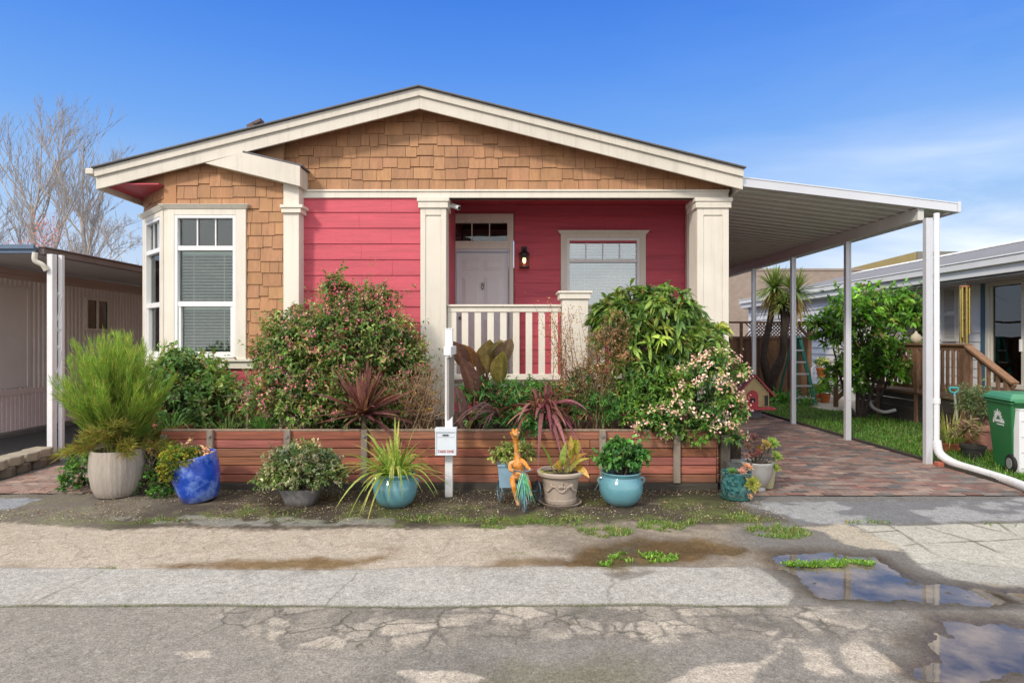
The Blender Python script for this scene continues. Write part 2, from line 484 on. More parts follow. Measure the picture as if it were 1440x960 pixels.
# pale worn plates along the joint and in the foreground
plates = [[(345, 858), (430, 858), (400, 892), (340, 900)], [(330, 895), (420, 880), (440, 893), (380, 912)],
          [(440, 862), (520, 862), (500, 878), (445, 888)], [(535, 862), (600, 862), (580, 880), (520, 878)],
          [(610, 862), (655, 864), (650, 880), (600, 880)], [(656, 876), (690, 868), (690, 896), (656, 896)],
          [(693, 860), (735, 858), (740, 880), (700, 884)], [(742, 860), (790, 860), (800, 878), (745, 880)],
          [(818, 858), (845, 857), (848, 868), (820, 868)], [(852, 872), (870, 870), (880, 884), (858, 886)],
          [(895, 856), (930, 854), (930, 868), (898, 868)], [(1007, 886), (1045, 884), (1048, 896), (1008, 898)],
          [(1056, 857), (1075, 855), (1078, 867), (1060, 868)], [(1078, 872), (1108, 862), (1130, 876), (1105, 884), (1080, 880)],
          [(1118, 866), (1150, 862), (1160, 874), (1135, 880)], [(1107, 885), (1175, 880), (1180, 894), (1115, 894)],
          [(1150, 856), (1170, 855), (1176, 865), (1155, 866)], [(935, 958), (985, 938), (1060, 926), (1100, 905), (1108, 918), (1080, 938), (1060, 962), (930, 985)],
          [(1117, 908), (1165, 908), (1172, 935), (1192, 950), (1160, 953), (1128, 935)],
          [(1182, 905), (1205, 893), (1235, 915), (1265, 942), (1240, 952), (1200, 945), (1185, 925)],
          [(985, 888), (1000, 887), (1002, 895), (985, 896)], [(250, 915), (305, 912), (300, 925), (260, 928)], [(560, 945), (640, 940), (690, 955), (600, 962)]]
pm = np.zeros(len(X))
for pl in plates:
    near = (Y < 4.2)
    d = np.full(len(X), -1.0)
    d[near] = psd(X[near], Y[near], gp(*pl))
    pm = np.maximum(pm, sst(-.012, .03, d + nm * .12 + nf * .02))
# block cracking along the joint: jittered cells, pale worn tops with dark soil between them
cs_ = .205
def cells(X, Y, s):
    gi = np.floor(X / s).astype(int); gj = np.floor(Y / s).astype(int); f1 = np.full(X.shape, 9.); f2 = np.full(X.shape, 9.); cid = np.zeros(X.shape)
    for a in (-1, 0, 1):
        for b_ in (-1, 0, 1):
            ii, jj = gi + a, gj + b_
            hx = vnoise(ii + .5, jj + .5, 1.0, 71); hy = vnoise(ii + .5, jj + .5, 1.0, 72); hc = vnoise(ii + .5, jj + .5, 1.0, 73)
            hx = np.clip((hx - .5) * 2.2 + .5, 0, 1); hy = np.clip((hy - .5) * 2.2 + .5, 0, 1)
            d = np.hypot((ii + hx) * s - X, ((jj + hy) * s - Y) * 1.0)
            m = d < f1
            f2 = np.where(m, f1, np.minimum(f2, d)); cid = np.where(m, hc, cid); f1 = np.where(m, d, f1)
    return f2 - f1, cid
nearm = (Y < 4.1) & (Y > 3.3) & (X > -3) & (X < 2.6)
ed_, cid_ = np.ones(len(X)), np.zeros(len(X))
ed_[nearm], cid_[nearm] = cells(X[nearm] * .85 + nm[nearm] * .12 + nf[nearm] * .02, Y[nearm] * 1.15 + nb[nearm] * .12 + nm[nearm] * .05, cs_)
bandm = sst(3.50, 3.66, Y + nb * .35 + nm * .2) * sst(4.06, 4.03, Y) * sst(-2.1, -1.5, X + nb * .5 + (Y - 4) * .6) * sst(2.4, 1.9, X + nb)
lay(bandm * .5, (.140, .124, .104))
hp_ = pm * (1 - bandm)
pl2 = bandm * sst(.010, .030, ed_ + nf * .030) * (.35 + .65 * sst(.30, .50, cid_)) * sst(-.20, .02, nm + nb * .6 + .10)
pm = np.maximum(pm * (1 - bandm), pl2)
lay(pm * (.55 + .45 * sst(-.15, .15, nb + nm)) * .95, (.40, .35, .29))
lay(hp_ * .75, (.44, .385, .32))
H += pm * .006
# concrete strip along the street
yA = 4.06 + .012 * np.sin(X * 2.1); yB = 4.735 + .035 * np.sin(X * 1.3 + 1.0) + nb * .05
endx = 1.80 + .10 * np.sin((Y - 4.06) * 4.6) + nb * .30 + nm * .10
st = sst(yA - .004, yA + .012, Y) * sst(yB + .02, yB - .02, Y + nf * .02) * sst(endx + .02, endx - .03, X)
notch = psd(X, Y, gp((840, 806), (930, 800), (905, 812), (875, 816)))
st *= 1 - sst(-.02, .05, notch + nm * .1)
# beige lane between the strip and the verge
yC = 5.80 + nb * .30 + .10 * np.sin(X * .8)
ln = sst(yB - .03, yB + .03, Y) * sst(yC + .05, yC - .05, Y + nf * .1) * sst(.55, -.15, X + nb * 1.3 + nm * .7)
mid = sst(yB - .03, yB + .03, Y) * (Y < 7.2)
lay(mid * sst(4.0, 2.6, X), (.205, .17, .135))
lay(mid * sst(4.0, 2.6, X) * sst(-.02, .2, nb + nm), (.27, .225, .175))
lay(ln, (.42, .358, .288))
lay(ln * sst(.02, .25, nm + nb * .4) * .5, (.31, .25, .19))
lay(st, (.385, .368, .338))
lay(st * sst(-.05, .25, nb + nm * .6) * .45, (.35, .325, .285))
for xj in (-3.1, -1.15, .72): lay(st * sst(.012, .004, np.abs(X - xj - nm * .12 - (Y - 4.4) * .12)) * .6, (.14, .13, .10))
lay(st * sst(.10, .24, fbm(X, Y, 3.2, 4, 81) - .5) * .5, (.27, .26, .24))
lay(st * sst(.02, .3, nm) * .3, (.33, .315, .29))
H += st * .008
# dark joint with moss on the near edge of the strip
jn = sst(.022, .006, np.abs(Y - yA + .004)) * sst(endx + .05, endx - .03, X)
lay(jn * .8, (.085, .085, .04))
# right side: asphalt apron, pale slabs
ap = sst(1.9, 2.5, X + nb) * (Y > 4.0) * sst(7.0, 6.9, Y)
lay(ap * .9, (.155, .147, .138))
band = psd(X, Y, gp((1040, 706), (1440, 700), (1520, 700), (1520, 730), (1250, 737), (1130, 737), (1060, 722)))
bm_ = sst(-.03, .06, band + nm * .12)
lay(bm_, (.165, .165, .170))
lay(bm_ * sst(-.02, .10, nb + nm * .5), (.29, .29, .29))
slab = psd(X, Y, gp((1205, 739), (1520, 735), (1520, 800), (1440, 798), (1400, 800), (1340, 795), (1290, 790), (1270, 772)))
sm = sst(-.03, .02, slab + nm * .06)
lay(sm, (.42, .40, .345))
slab2 = psd(X, Y, gp((1292, 793), (1330, 787), (1440, 798), (1520, 800), (1520, 830), (1400, 824), (1330, 812)))
lay(sst(-.02, .03, slab2 + nm * .1), (.36, .345, .31))
b2 = psd(X, Y, gp((1110, 740), (1180, 737), (1215, 745), (1270, 775), (1215, 770), (1190, 765), (1160, 748)))
lay(sst(-.03, .03, b2 + nm * .15), (.40, .35, .275))
# verge: dark dirt, moss, then bare gravel
vg = sst(yC - .06, yC + .10, Y + nf * .12) * sst(2.75, 2.35, X + nb) * (Y < 7.45)
lay(vg, (.070, .055, .038))
lay(vg * sst(-.02, .16, nm + nb * .5), (.145, .118, .085))
lay(vg * sst(.0, .16, nf + nm * .4) * .6, (.05, .04, .028))
lay(vg * sst(-.06, .18, -np.abs(Y - 6.05 - nb * .5) + .13 + nm * .6) * .85, (.085, .105, .022))
lay(vg * sst(.04, .2, fbm(X, Y, 2.4, 4, 41) - .5 + nf * .2) * .8, (.095, .115, .025))
lay(vg * sst(.05, .22, fbm(X, Y, 5, 4, 51) - .5 + nf * .3) * .6, (.045, .036, .024))
lay(vg * sst(6.55, 6.95, Y) * .75, (.032, .026, .020))  # shadow at the planter foot, painted into the dirt colour
gs = psd(X, Y, gp((150, 727), (560, 729), (552, 737), (380, 740), (200, 737)))
lay(sst(-.02, .03, gs + nm * .2) * sst(-.1, .1, nm) * .5, (.30, .29, .28))
lay(sst(3.0, 4.2, -X + nb) * vg * .5, (.26, .225, .185))
H += vg * (nm * .02 + .004 + nf * .006)
fl = psd(X, Y, gp((-60, 700), (62, 700), (20, 715), (-60, 722)))
lay(sst(-.01, .02, fl), (.25, .26, .28))
# wet hollows
def hollow(poly, depth, soft, jit=.15):
    d = psd(X, Y, gp(*poly)) + nm * jit + nb * jit * .5 + nf * .02
    return sst(-soft, soft, d) * depth, sst(-.20, .02, d)
ponds = {
 'a': ([(1085, 777), (1130, 774), (1235, 781), (1248, 794), (1300, 812), (1380, 826), (1440, 830), (1560, 834), (1560, 850), (1440, 848), (1340, 850), (1240, 846), (1150, 834), (1112, 802)], .020),
 'b': ([(1335, 868), (1420, 870), (1540, 890), (1560, 940), (1420, 948), (1330, 965), (1292, 950), (1300, 905)], .016),
 'c': ([(840, 772), (900, 760), (980, 764), (1030, 772), (960, 784), (870, 796), (800, 790)], .022)}
dry = Y > 0
for k, (pl, dp) in ponds.items():
    hh, ww = hollow(pl, dp if k != 'c' else .008, .12 if k != 'c' else .07, .20 if k != 'c' else .25)
    H -= hh * (1 + nm * 1.6 + nb * 1.2); wet = np.maximum(wet, ww)
wz = [([(230, 795), (300, 787), (420, 784), (540, 784), (500, 799), (330, 802), (240, 801)], 1.0), ([(520, 788), (540, 765), (580, 765), (560, 785)], .35),
      ([(640, 800), (720, 786), (800, 782), (820, 796), (740, 798), (660, 804)], .8), ([(0, 790), (50, 790), (45, 799), (0, 800)], .5),
      ([(540, 724), (640, 728), (600, 738), (540, 737)], .4)]
for pl, s_ in wz:
    wet = np.maximum(wet, s_ * sst(-.08, .10, psd(X, Y, gp(*pl)) + nm * .18))
C *= (1 - wet[:, None] * np.array([.52, .62, .74]))
for ln_px in ([(1246, 736), (1320, 782), (1382, 795), (1440, 796)], [(1282, 735), (1370, 761), (1437, 792), (1500, 812)], [(1352, 734), (1440, 755), (1500, 770)], [(1300, 763), (1370, 761), (1440, 757), (1500, 757)],
              [(1222, 748), (1262, 746)], [(1262, 768), (1292, 764)], [(1400, 734), (1430, 752)]):
    for p_, q_ in zip(ln_px[:-1], ln_px[1:]):
        p_, q_ = np.array(G(*p_)), np.array(G(*q_)); e_ = q_ - p_
        t_ = np.clip(((X - p_[0]) * e_[0] + (Y - p_[1]) * e_[1]) / (e_ @ e_), 0, 1)
        d_ = np.hypot(X - p_[0] - t_ * e_[0] + nm * .05, Y - p_[1] - t_ * e_[1] + nm * .05)
        lay(sst(.022, .008, d_) * .8 * sst(-.3, .0, nb), (.10, .105, .055))
crack = np.clip(.75 * sst(4.08, 3.98, Y) * sst(3.45, 3.7, Y + nb * .5) * sst(-2.6, -1.5, X + nb) * sst(2.6, 1.9, X + nb), 0, 1) * (wet < .5)
crack = np.maximum(crack, .22 * (Y < 4.05))
crack = np.maximum(crack, ln * .30)
C *= (1 + nf * .25 + nm * .15)[:, None]
far = (Y > 7.4) | (X < -6.7) | (X > 8.7) | (Y < 2.4)
C[far] = (.10, .095, .09)
C = np.clip(C, .004, .9)
H[(X > 2.50) & (X < 5.94) & (Y > 6.915)] = -.02
H[(X > -6.3) & (X < -4.6) & (Y > 7.0)] = -.02
V = np.stack([X, Y, np.where(far, 0, H)], 1)
# the yard under the houses sits a little lower than the sheets laid on it
nx, ny = len(xs), len(ys)
idx = np.arange(nx * ny).reshape(ny, nx)
Q = np.stack([idx[:-1, :-1], idx[:-1, 1:], idx[1:, 1:], idx[1:, :-1]], -1).reshape(-1, 4)
gm = np_mesh(V, [Q], C, smooth=True)
set_attr(gm, 'Wet', np.stack([wet, crack, vg], 1))

m, nt_, N, L = newmat('street_ground')
out = N.new('ShaderNodeOutputMaterial'); b = N.new('ShaderNodeBsdfPrincipled'); L.new(b.outputs[0], out.inputs[0])
a1 = N.new('ShaderNodeAttribute'); a1.attribute_name = 'Col'; a2 = N.new('ShaderNodeAttribute'); a2.attribute_name = 'Wet'
sp = N.new('ShaderNodeSeparateColor'); L.new(a2.outputs['Color'], sp.inputs[0])
tc = N.new('ShaderNodeTexCoord')
def nz(scale, det=5, rg=.65):
    n = N.new('ShaderNodeTexNoise'); n.inputs['Scale'].default_value = scale; n.inputs['Detail'].default_value = det; n.inputs['Roughness'].default_value = rg
    L.new(tc.outputs['Object'], n.inputs['Vector']); return n
def mr(s, a, b_, lo, hi):
    r = N.new('ShaderNodeMapRange'); r.inputs[1].default_value = a; r.inputs[2].default_value = b_; r.inputs[3].default_value = lo; r.inputs[4].default_value = hi
    L.new(s, r.inputs[0]); return r.outputs[0]
def mth(op, a, b_=None, v=None):
    n = N.new('ShaderNodeMath'); n.operation = op; L.new(a, n.inputs[0])
    if b_ is not None: L.new(b_, n.inputs[1])
    if v is not None: n.inputs[1].default_value = v
    return n.outputs[0]
# aggregate: stones of many greys
vo = N.new('ShaderNodeTexVoronoi'); vo.inputs['Scale'].default_value = 150; L.new(tc.outputs['Object'], vo.inputs['Vector'])
sv = N.new('ShaderNodeSeparateColor'); L.new(vo.outputs['Color'], sv.inputs[0])
g1 = mr(sv.outputs[0], 0, 1, .70, 1.32)
g2 = mr(nz(14).outputs[0], .3, .7, .86, 1.14)
gg = mth('MULTIPLY', mth('MULTIPLY', g1, g2), mr(nz(38, 6, .75).outputs[0], .3, .7, .74, 1.26))
# cracks: cell edges, wobbling
n3 = nz(5, 3); vm = N.new('ShaderNodeMix'); vm.data_type = 'VECTOR'; vm.inputs[0].default_value = .13
L.new(tc.outputs['Object'], vm.inputs[4]); L.new(n3.outputs['Color'], vm.inputs[5])
vc = N.new('ShaderNodeTexVoronoi'); vc.feature = 'DISTANCE_TO_EDGE'; vc.inputs['Scale'].default_value = 3.9; L.new(vm.outputs[1], vc.inputs['Vector'])
ck = mth('MULTIPLY', mr(vc.outputs['Distance'], .010, .040, .85, 0), sp.outputs[1])
ck = mth('MULTIPLY', ck, mr(nz(3).outputs[0], .40, .56, .0, 1))
sc = N.new('ShaderNodeVectorMath'); sc.operation = 'SCALE'; L.new(a1.outputs['Color'], sc.inputs[0]); L.new(gg, sc.inputs['Scale'])
mx = N.new('ShaderNodeMix'); mx.data_type = 'RGBA'; L.new(ck, mx.inputs[0]); L.new(sc.outputs[0], mx.inputs[6]); mx.inputs[7].default_value = (.085, .078, .055, 1)
L.new(mx.outputs[2], b.inputs['Base Color'])
L.new(mr(sp.outputs[0], .1, 1, .88, .22), b.inputs['Roughness'])
b.inputs['Specular IOR Level'].default_value = .35
bp = N.new('ShaderNodeBump'); bp.inputs['Distance'].default_value = .006
hgt = mth('ADD', mth('MULTIPLY', sv.outputs[1], None, .6), mth('MULTIPLY', nz(60, 4).outputs[0], None, 1.2))
hgt = mth('SUBTRACT', hgt, mth('MULTIPLY', ck, None, 2.0))
L.new(hgt, bp.inputs['Height']); L.new(mr(sp.outputs[0], .3, 1, .8, .15), bp.inputs['Strength'])
L.new(bp.outputs[0], b.inputs['Normal'])
GROUND = m
tag(link('ground', gm, GROUND), kind='structure')

def watermat(name, tint, mud, turb, f0):
    m, nt, N, L = newmat(name)
    out = N.new('ShaderNodeOutputMaterial'); tr = N.new('ShaderNodeBsdfTransparent'); tr.inputs[0].default_value = (*tint, 1)
    gl = N.new('ShaderNodeBsdfGlossy'); gl.inputs['Roughness'].default_value = .0
    fr = N.new('ShaderNodeFresnel'); fr.inputs['IOR'].default_value = 1.5
    tc = N.new('ShaderNodeTexCoord'); n = N.new('ShaderNodeTexNoise'); n.inputs['Scale'].default_value = 9
    L.new(tc.outputs['Object'], n.inputs['Vector'])
    bp = N.new('ShaderNodeBump'); bp.inputs['Strength'].default_value = .012; bp.inputs['Distance'].default_value = .02
    L.new(n.outputs[0], bp.inputs['Height']); L.new(bp.outputs[0], gl.inputs['Normal'])
    ad = N.new('ShaderNodeMath'); ad.operation = 'MULTIPLY_ADD'; ad.inputs[1].default_value = 1.4; ad.inputs[2].default_value = f0; ad.use_clamp = True
    L.new(fr.outputs[0], ad.inputs[0])
    df = N.new('ShaderNodeBsdfDiffuse'); df.inputs[0].default_value = (*mud, 1)
    n2 = N.new('ShaderNodeTexNoise'); n2.inputs['Scale'].default_value = 2.6; n2.inputs['Detail'].default_value = 8; n2.inputs['Roughness'].default_value = .62
    L.new(tc.outputs['Object'], n2.inputs['Vector'])
    tr_ = N.new('ShaderNodeMapRange'); tr_.inputs[1].default_value = .38; tr_.inputs[2].default_value = .66; tr_.inputs[3].default_value = turb * .35; tr_.inputs[4].default_value = min(1, turb * 2.1); L.new(n2.outputs[0], tr_.inputs[0])
    fm = N.new('ShaderNodeMapRange'); fm.inputs[1].default_value = .38; fm.inputs[2].default_value = .66; fm.inputs[3].default_value = 1; fm.inputs[4].default_value = .7; L.new(n2.outputs[0], fm.inputs[0])
    fm2 = N.new('ShaderNodeMath'); fm2.operation = 'MULTIPLY'; L.new(ad.outputs[0], fm2.inputs[0]); L.new(fm.outputs[0], fm2.inputs[1]); ad = fm2
    m0 = N.new('ShaderNodeMixShader'); L.new(tr_.outputs[0], m0.inputs[0]); L.new(tr.outputs[0], m0.inputs[1]); L.new(df.outputs[0], m0.inputs[2])
    mx = N.new('ShaderNodeMixShader'); L.new(ad.outputs[0], mx.inputs[0]); L.new(m0.outputs[0], mx.inputs[1]); L.new(gl.outputs[0], mx.inputs[2])
    L.new(mx.outputs[0], out.inputs[0]); return m
WATER = watermat('puddle_water', (.62, .54, .42), (.25, .20, .145), .50, .02)
MUDW = watermat('muddy_water', (.5, .36, .2), (.17, .11, .05), .45, -.06)
for k, (pl, dp) in list(ponds.items())[:2]:
    pts = gp(*pl); c = np.mean(pts, 0)
    if sum(p[0] * q[1] - q[0] * p[1] for p, q in zip(pts, pts[1:] + pts[:1])) < 0: pts = pts[::-1]        # face up
    mb = MB(); mb.add([(c[0] + (p[0] - c[0]) * 1.12, c[1] + (p[1] - c[1]) * 1.25, -.0115 if k != 'c' else -.012) for p in pts], [tuple(range(len(pts)))])
    o = mb.build('puddle', WATER, kind='structure', norm=False)

# ------------------------------------------------------------------ brick pavers
PAVE = M('brick_paver', (.9, .9, .9), .75, .22, 14, .5, 90, attr=True, grime=.25, gcol=(.06, .055, .045))
def bricks(x0, x1, y0, y1, keep=None, along='x', z=.012, pal=None):
    mb = MB(); L_, Wd, gap = .2, .1, .006
    pal = pal or [(.235, .125, .10), (.20, .115, .095), (.17, .11, .095), (.145, .125, .115), (.27, .16, .13), (.19, .135, .115), (.12, .11, .108), (.31, .21, .17)]
    if along == 'y': x0, x1, y0, y1 = y0, y1, x0, x1
    r = 0; y = y0
    while y < y1:
        x = x0 - (.1 if r % 2 else 0)
        while x < x1:
            a0, a1, b0, b1 = x + gap / 2, x + L_ - gap / 2, y + gap / 2, y + Wd - gap / 2
            cx, cy = (a0 + a1) / 2, (b0 + b1) / 2
            if along == 'y': cx, cy = cy, cx
            if a0 < x0: a0 = x0
            if a1 > x1: a1 = x1
            if a1 - a0 > .03 and (keep is None or keep(cx, cy)):
                dz = random.uniform(-.003, .003); t = z + dz; c = Vector(random.choice(pal)) * random.uniform(.75, 1.25)
                patch = vnoise(np.array([cx]), np.array([cy]), .8, 4)[0]
                if patch > .62 and random.random() < .4: c = c * .5 + Vector((.30, .25, .22)) * .5
                q = [(a0, b0, 0), (a1, b0, 0), (a1, b1, 0), (a0, b1, 0)]
                i = .006
                tp = [(a0 + i, b0 + i, t), (a1 - i, b0 + i, t), (a1 - i, b1 - i, t), (a0 + i, b1 - i, t)]
                if along == 'y': q = [(p[1], p[0], p[2]) for p in q]; tp = [(p[1], p[0], p[2]) for p in tp]
                mid_ = [(q_[0], q_[1], t - .006) for q_ in q]
                mb.add(mid_ + tp, [(4, 5, 6, 7), (0, 1, 5, 4), (1, 2, 6, 5), (2, 3, 7, 6), (3, 0, 4, 7)], tuple(c))
            x += L_
        y += Wd; r += 1
    return mb
bricks(2.52, 5.92, 6.93, 18.2, lambda x, y: y < 8.9 or x > 3.1).build('driveway', PAVE, kind='structure')
mb = MB(); mb.add([(2.50, 6.92, .004), (5.94, 6.92, .004), (5.94, 18.2, .004), (2.50, 18.2, .004)], [(0, 1, 2, 3)]); mb.build('driveway_bed', SOIL, kind='structure')
bricks(-6.25, -4.55, 7.02, 8.5, lambda x, y: x < -4.85 + (y - 7) * .25, pal=[(.33, .20, .16), (.29, .19, .16), (.25, .18, .155), (.36, .25, .2)]).build('paved_path', PAVE, kind='structure')
mb = MB(); mb.add([(-6.27, 7.0, .003), (-4.5, 7.0, .003), (-4.4, 8.52, .003), (-6.27, 8.52, .003)], [(0, 1, 2, 3)]); mb.build('path_bed', SOIL, kind='structure')
# ------------------------------------------------------------------ the red house
YF, YL, YB = 9.0, 8.85, 10.61            # front wall, projecting bay section, porch back wall
house = thing('house', 'single-storey house with red lap siding, tan shingle gable, cream trim and a railed front porch', 'house', (-1.27, 9.0, 0))
RX, RZ, RS = -1.27, 5.29, .25            # ridge


def zr(x):
    return RZ - RS * abs(x - RX)


def fx(px, Y=YF): return (px - CX) * Y / F
def fz(py, Y=YF): return EYE - (py - CY) * Y / F


FRONT = Fr((0, YF, 0), (1, 0, 0), (0, -1, 0))
BAY = Fr((0, YL, 0), (1, 0, 0), (0, -1, 0))
PORCH = Fr((0, YB, 0), (1, 0, 0), (0, -1, 0))
c0 = Vector((-4.93, YL, 0)); c1 = Vector((-5.66, 9.58, 0))
SIDE = Fr(c1, c0 - c1, (-1, -1, 0)); SIDEL = (c1 - c0).length


def clap(mb, fr, u0, u1, v0, v1, e=.2286, openings=(), th=.018, seam=True, seed=1):
    rr = random.Random(seed); v = v0; k = 0
    while v < v1 - .01:
        segs = [(u0, u1)]
        for (a, b_, c_, d) in openings:
            if c_ < v + e * .5 < d:
                ns = []
                for (p, q) in segs:
                    if b_ <= p or a >= q: ns.append((p, q)); continue
                    if a > p: ns.append((p, a))
                    if b_ < q: ns.append((b_, q))
                segs = ns
        if seam:
            ns = []
            for (p, q) in segs:
                if q - p > 1.1:
                    s_ = p + (q - p) * (.5 if k % 2 else .76) + rr.uniform(-.02, .02)
                    ns += [(p, s_ - .0012), (s_ + .0012, q)]
                else: ns.append((p, q))
            segs = ns
        top = min(v + e, v1)
        for (p, q) in segs:
            t = th + rr.uniform(-.001, .001)
            mb.hexa([fr.p(p, t, v - .004), fr.p(q, t, v - .004), fr.p(q, 0, v - .004), fr.p(p, 0, v - .004),
                     fr.p(p, .004, top), fr.p(q, .004, top), fr.p(q, 0, top), fr.p(p, 0, top)])
        v += e; k += 1


def clip(poly, a, b_, c_):
    out = []
    for i in range(len(poly)):
        p, q = poly[i], poly[(i + 1) % len(poly)]
        dp, dq = a * p[0] + b_ * p[1] - c_, a * q[0] + b_ * q[1] - c_
        if dp <= 0: out.append(p)
        if (dp < 0 < dq) or (dq < 0 < dp):
            t = dp / (dp - dq); out.append((p[0] + (q[0] - p[0]) * t, p[1] + (q[1] - p[1]) * t))
    return out


def shingles(fr, u0, u1, v0, v1, planes, e=.165, openings=(), seed=3):
    mb = MB(); rr = random.Random(seed); v = v0; k = 0
    while v < v1:
        u = u0 - rr.uniform(0, .15)
        while u < u1:
            w = rr.choice([.13, .16, .19, .21, .24, .27, .32]); st = rr.choice([0, 0, .014, -.014, .026])
            r = [(u + .003, v - .012 + st), (u + w - .003, v - .012 + st), (u + w - .003, v + e), (u + .003, v + e)]
            poly = r
            for pl in planes:
                poly = clip(poly, *pl)
                if len(poly) < 3: break
            if len(poly) >= 3:
                parts_ = [poly]
                for (a, b_, c_, d) in openings:
                    ns = []
                    for q in parts_:
                        us = [p[0] for p in q]; vs_ = [p[1] for p in q]
                        if max(us) <= a or min(us) >= b_ or max(vs_) <= c_ or min(vs_) >= d: ns.append(q); continue
                        ql = clip(q, 1, 0, a); qr = clip(q, -1, 0, -b_)
                        if min(us) < a and len(ql) >= 3: ns.append(ql)
                        if max(us) > b_ and len(qr) >= 3: ns.append(qr)
                        qm = clip(clip(q, -1, 0, -a), 1, 0, b_)
                        if len(qm) >= 3:
                            qb = clip(qm, 0, 1, c_); qt = clip(qm, 0, -1, -d)
                            if len(qb) >= 3: ns.append(qb)
                            if len(qt) >= 3: ns.append(qt)
                    parts_ = ns
                br = rr.uniform(.86, 1.10); col = (br, br * rr.uniform(.97, 1.03), br * rr.uniform(.94, 1.04))
                for q in parts_:
                    if len(q) < 3: continue
                    n = len(q); tt = rr.uniform(.013, .018)
                    fr_ = [fr.p(p[0], .006 + tt * max(.1, 1 - (p[1] - v) / e), p[1]) for p in q]
                    bk = [fr.p(p[0], 0, p[1]) for p in q]
                    mb.add(fr_ + bk, [tuple(range(n))] + [(i, n + i, n + (i + 1) % n, (i + 1) % n) for i in range(n)], col)
            u += w
        v += e; k += 1
    return mb


# window openings: (u0,u1,v0,v1) in each frame
bw = (fx(247, YL), fx(333, YL), fz(503, YL), fz(303, YL))
sw = (SIDEL * .17, SIDEL * .90, bw[2], bw[3])
pw = (fx(797, YB), fx(899, YB), 2.16, fz(335, YB))
dw = (fx(632, YB), fx(723, YB), 1.10, fz(301, YB))

# walls behind the cladding
shell = MB()
B_ = (.10, .055, .03)
gt = lambda x: zr(x) - .06
bt = fz(279)
def wallx(mb, xa, xb, y, z0, zt, ops=(), th=.06):
    """wall sheet facing the street cut around openings"""
    cuts = sorted(set([xa, xb] + [o[0] for o in ops] + [o[1] for o in ops]))
    for a, b_ in zip(cuts[:-1], cuts[1:]):
        op = [o for o in ops if o[0] <= a + 1e-6 and o[1] >= b_ - 1e-6]
        if op:
            o_ = op[0]
            if o_[2] > z0: mb.prism([(a, y, z0), (b_, y, z0), (b_, y, o_[2]), (a, y, o_[2])], (0, th, 0))
            mb.prism([(a, y, o_[3]), (b_, y, o_[3]), (b_, y, zt(b_)), (a, y, zt(a))], (0, th, 0))
        else:
            mb.prism([(a, y, z0), (b_, y, z0), (b_, y, zt(b_)), (a, y, zt(a))], (0, th, 0))
gab = MB()
gab.prism([(-3.24, YF + .002, bt), (3.17, YF + .002, bt), (3.17, YF + .002, gt(3.17)), (RX, YF + .002, gt(RX)), (-3.24, YF + .002, gt(-3.24))], (0, .1, 0))
wallx(gab, -4.93, -3.24, YL + .002, 0, lambda x: gt(x), [bw])
o1 = SIDE
for (a, b_, z0, z1) in [(0, sw[0], 0, 3.95), (sw[1], SIDEL, 0, 3.95), (sw[0], sw[1], 0, sw[2]), (sw[0], sw[1], sw[3], 3.95)]:
    gab.hexa([SIDE.p(a, 0, z0), SIDE.p(b_, 0, z0), SIDE.p(b_, -.06, z0), SIDE.p(a, -.06, z0), SIDE.p(a, 0, z1), SIDE.p(b_, 0, z1), SIDE.p(b_, -.06, z1), SIDE.p(a, -.06, z1)])
gab.box(-5.66, -5.60, 9.60, 19.5, 0, 4.0)
gab.prism([(-5.76, 8.835, 3.95), (-4.93, 8.835, 3.95), (-4.93, 8.835, zr(-4.93) - .2), (-5.76, 8.835, zr(-5.76) - .2)], (0, .03, 0))
gab.build('wall', M('shingle_backing', (.30, .165, .085), .8), house)
rw = MB()
rw.box(-3.24, -.95, YF + .002, YF + .1, 0, bt)                                   # front red wall
rw.box(-1.0, -.93, YF + .1, YB, 0, 4.0)                                          # porch left cheek
wallx(rw, -.95, 3.17, YB + .002, 1.0, lambda x: 4.05, [dw, pw])
rw.box(3.09, 3.17, YB + .1, 19.5, 0, 4.0)
rw.box(-5.60, 3.09, 19.5, 19.58, 0, 4.0)
clap(rw, FRONT, -3.05, -1.30, fz(279) - .2286 * 17 + .03, fz(279), seed=2)
clap(rw, PORCH, -.93, 3.17, 1.12, 4.04, openings=[(dw[0] - .02, dw[1] + .02, dw[2] - .1, dw[3] + .1), (pw[0] - .02, pw[1] + .02, pw[2], pw[3])], seed=5)
clap(rw, BAY, -4.93, -3.24, .2, fz(519, YL), seed=6, seam=False)
clap(rw, SIDE, 0, SIDEL, .2, fz(519, YL), seed=7, seam=False)
rw.box(-.93, 3.17, YF + .02, YF + .09, 0, 1.06)                                  # porch skirt
clap(rw, Fr((0, YF + .02, 0), (1, 0, 0), (0, -1, 0)), -.9, 2.72, .14, 1.05, seed=8)
rw.build('wall', REDS, house)
fl_ = MB(); fl_.box(-.93, 3.17, YF + .0, YB, 1.062, 1.10); fl_.build('porch_floor', M('porch_deck', (.35, .33, .31), .7, .1, 8), house)
ce = MB(); ce.box(-.93, 3.17, YF + .1, YB, 4.05, 4.09); ce.build('porch_ceiling', REDDK, house)

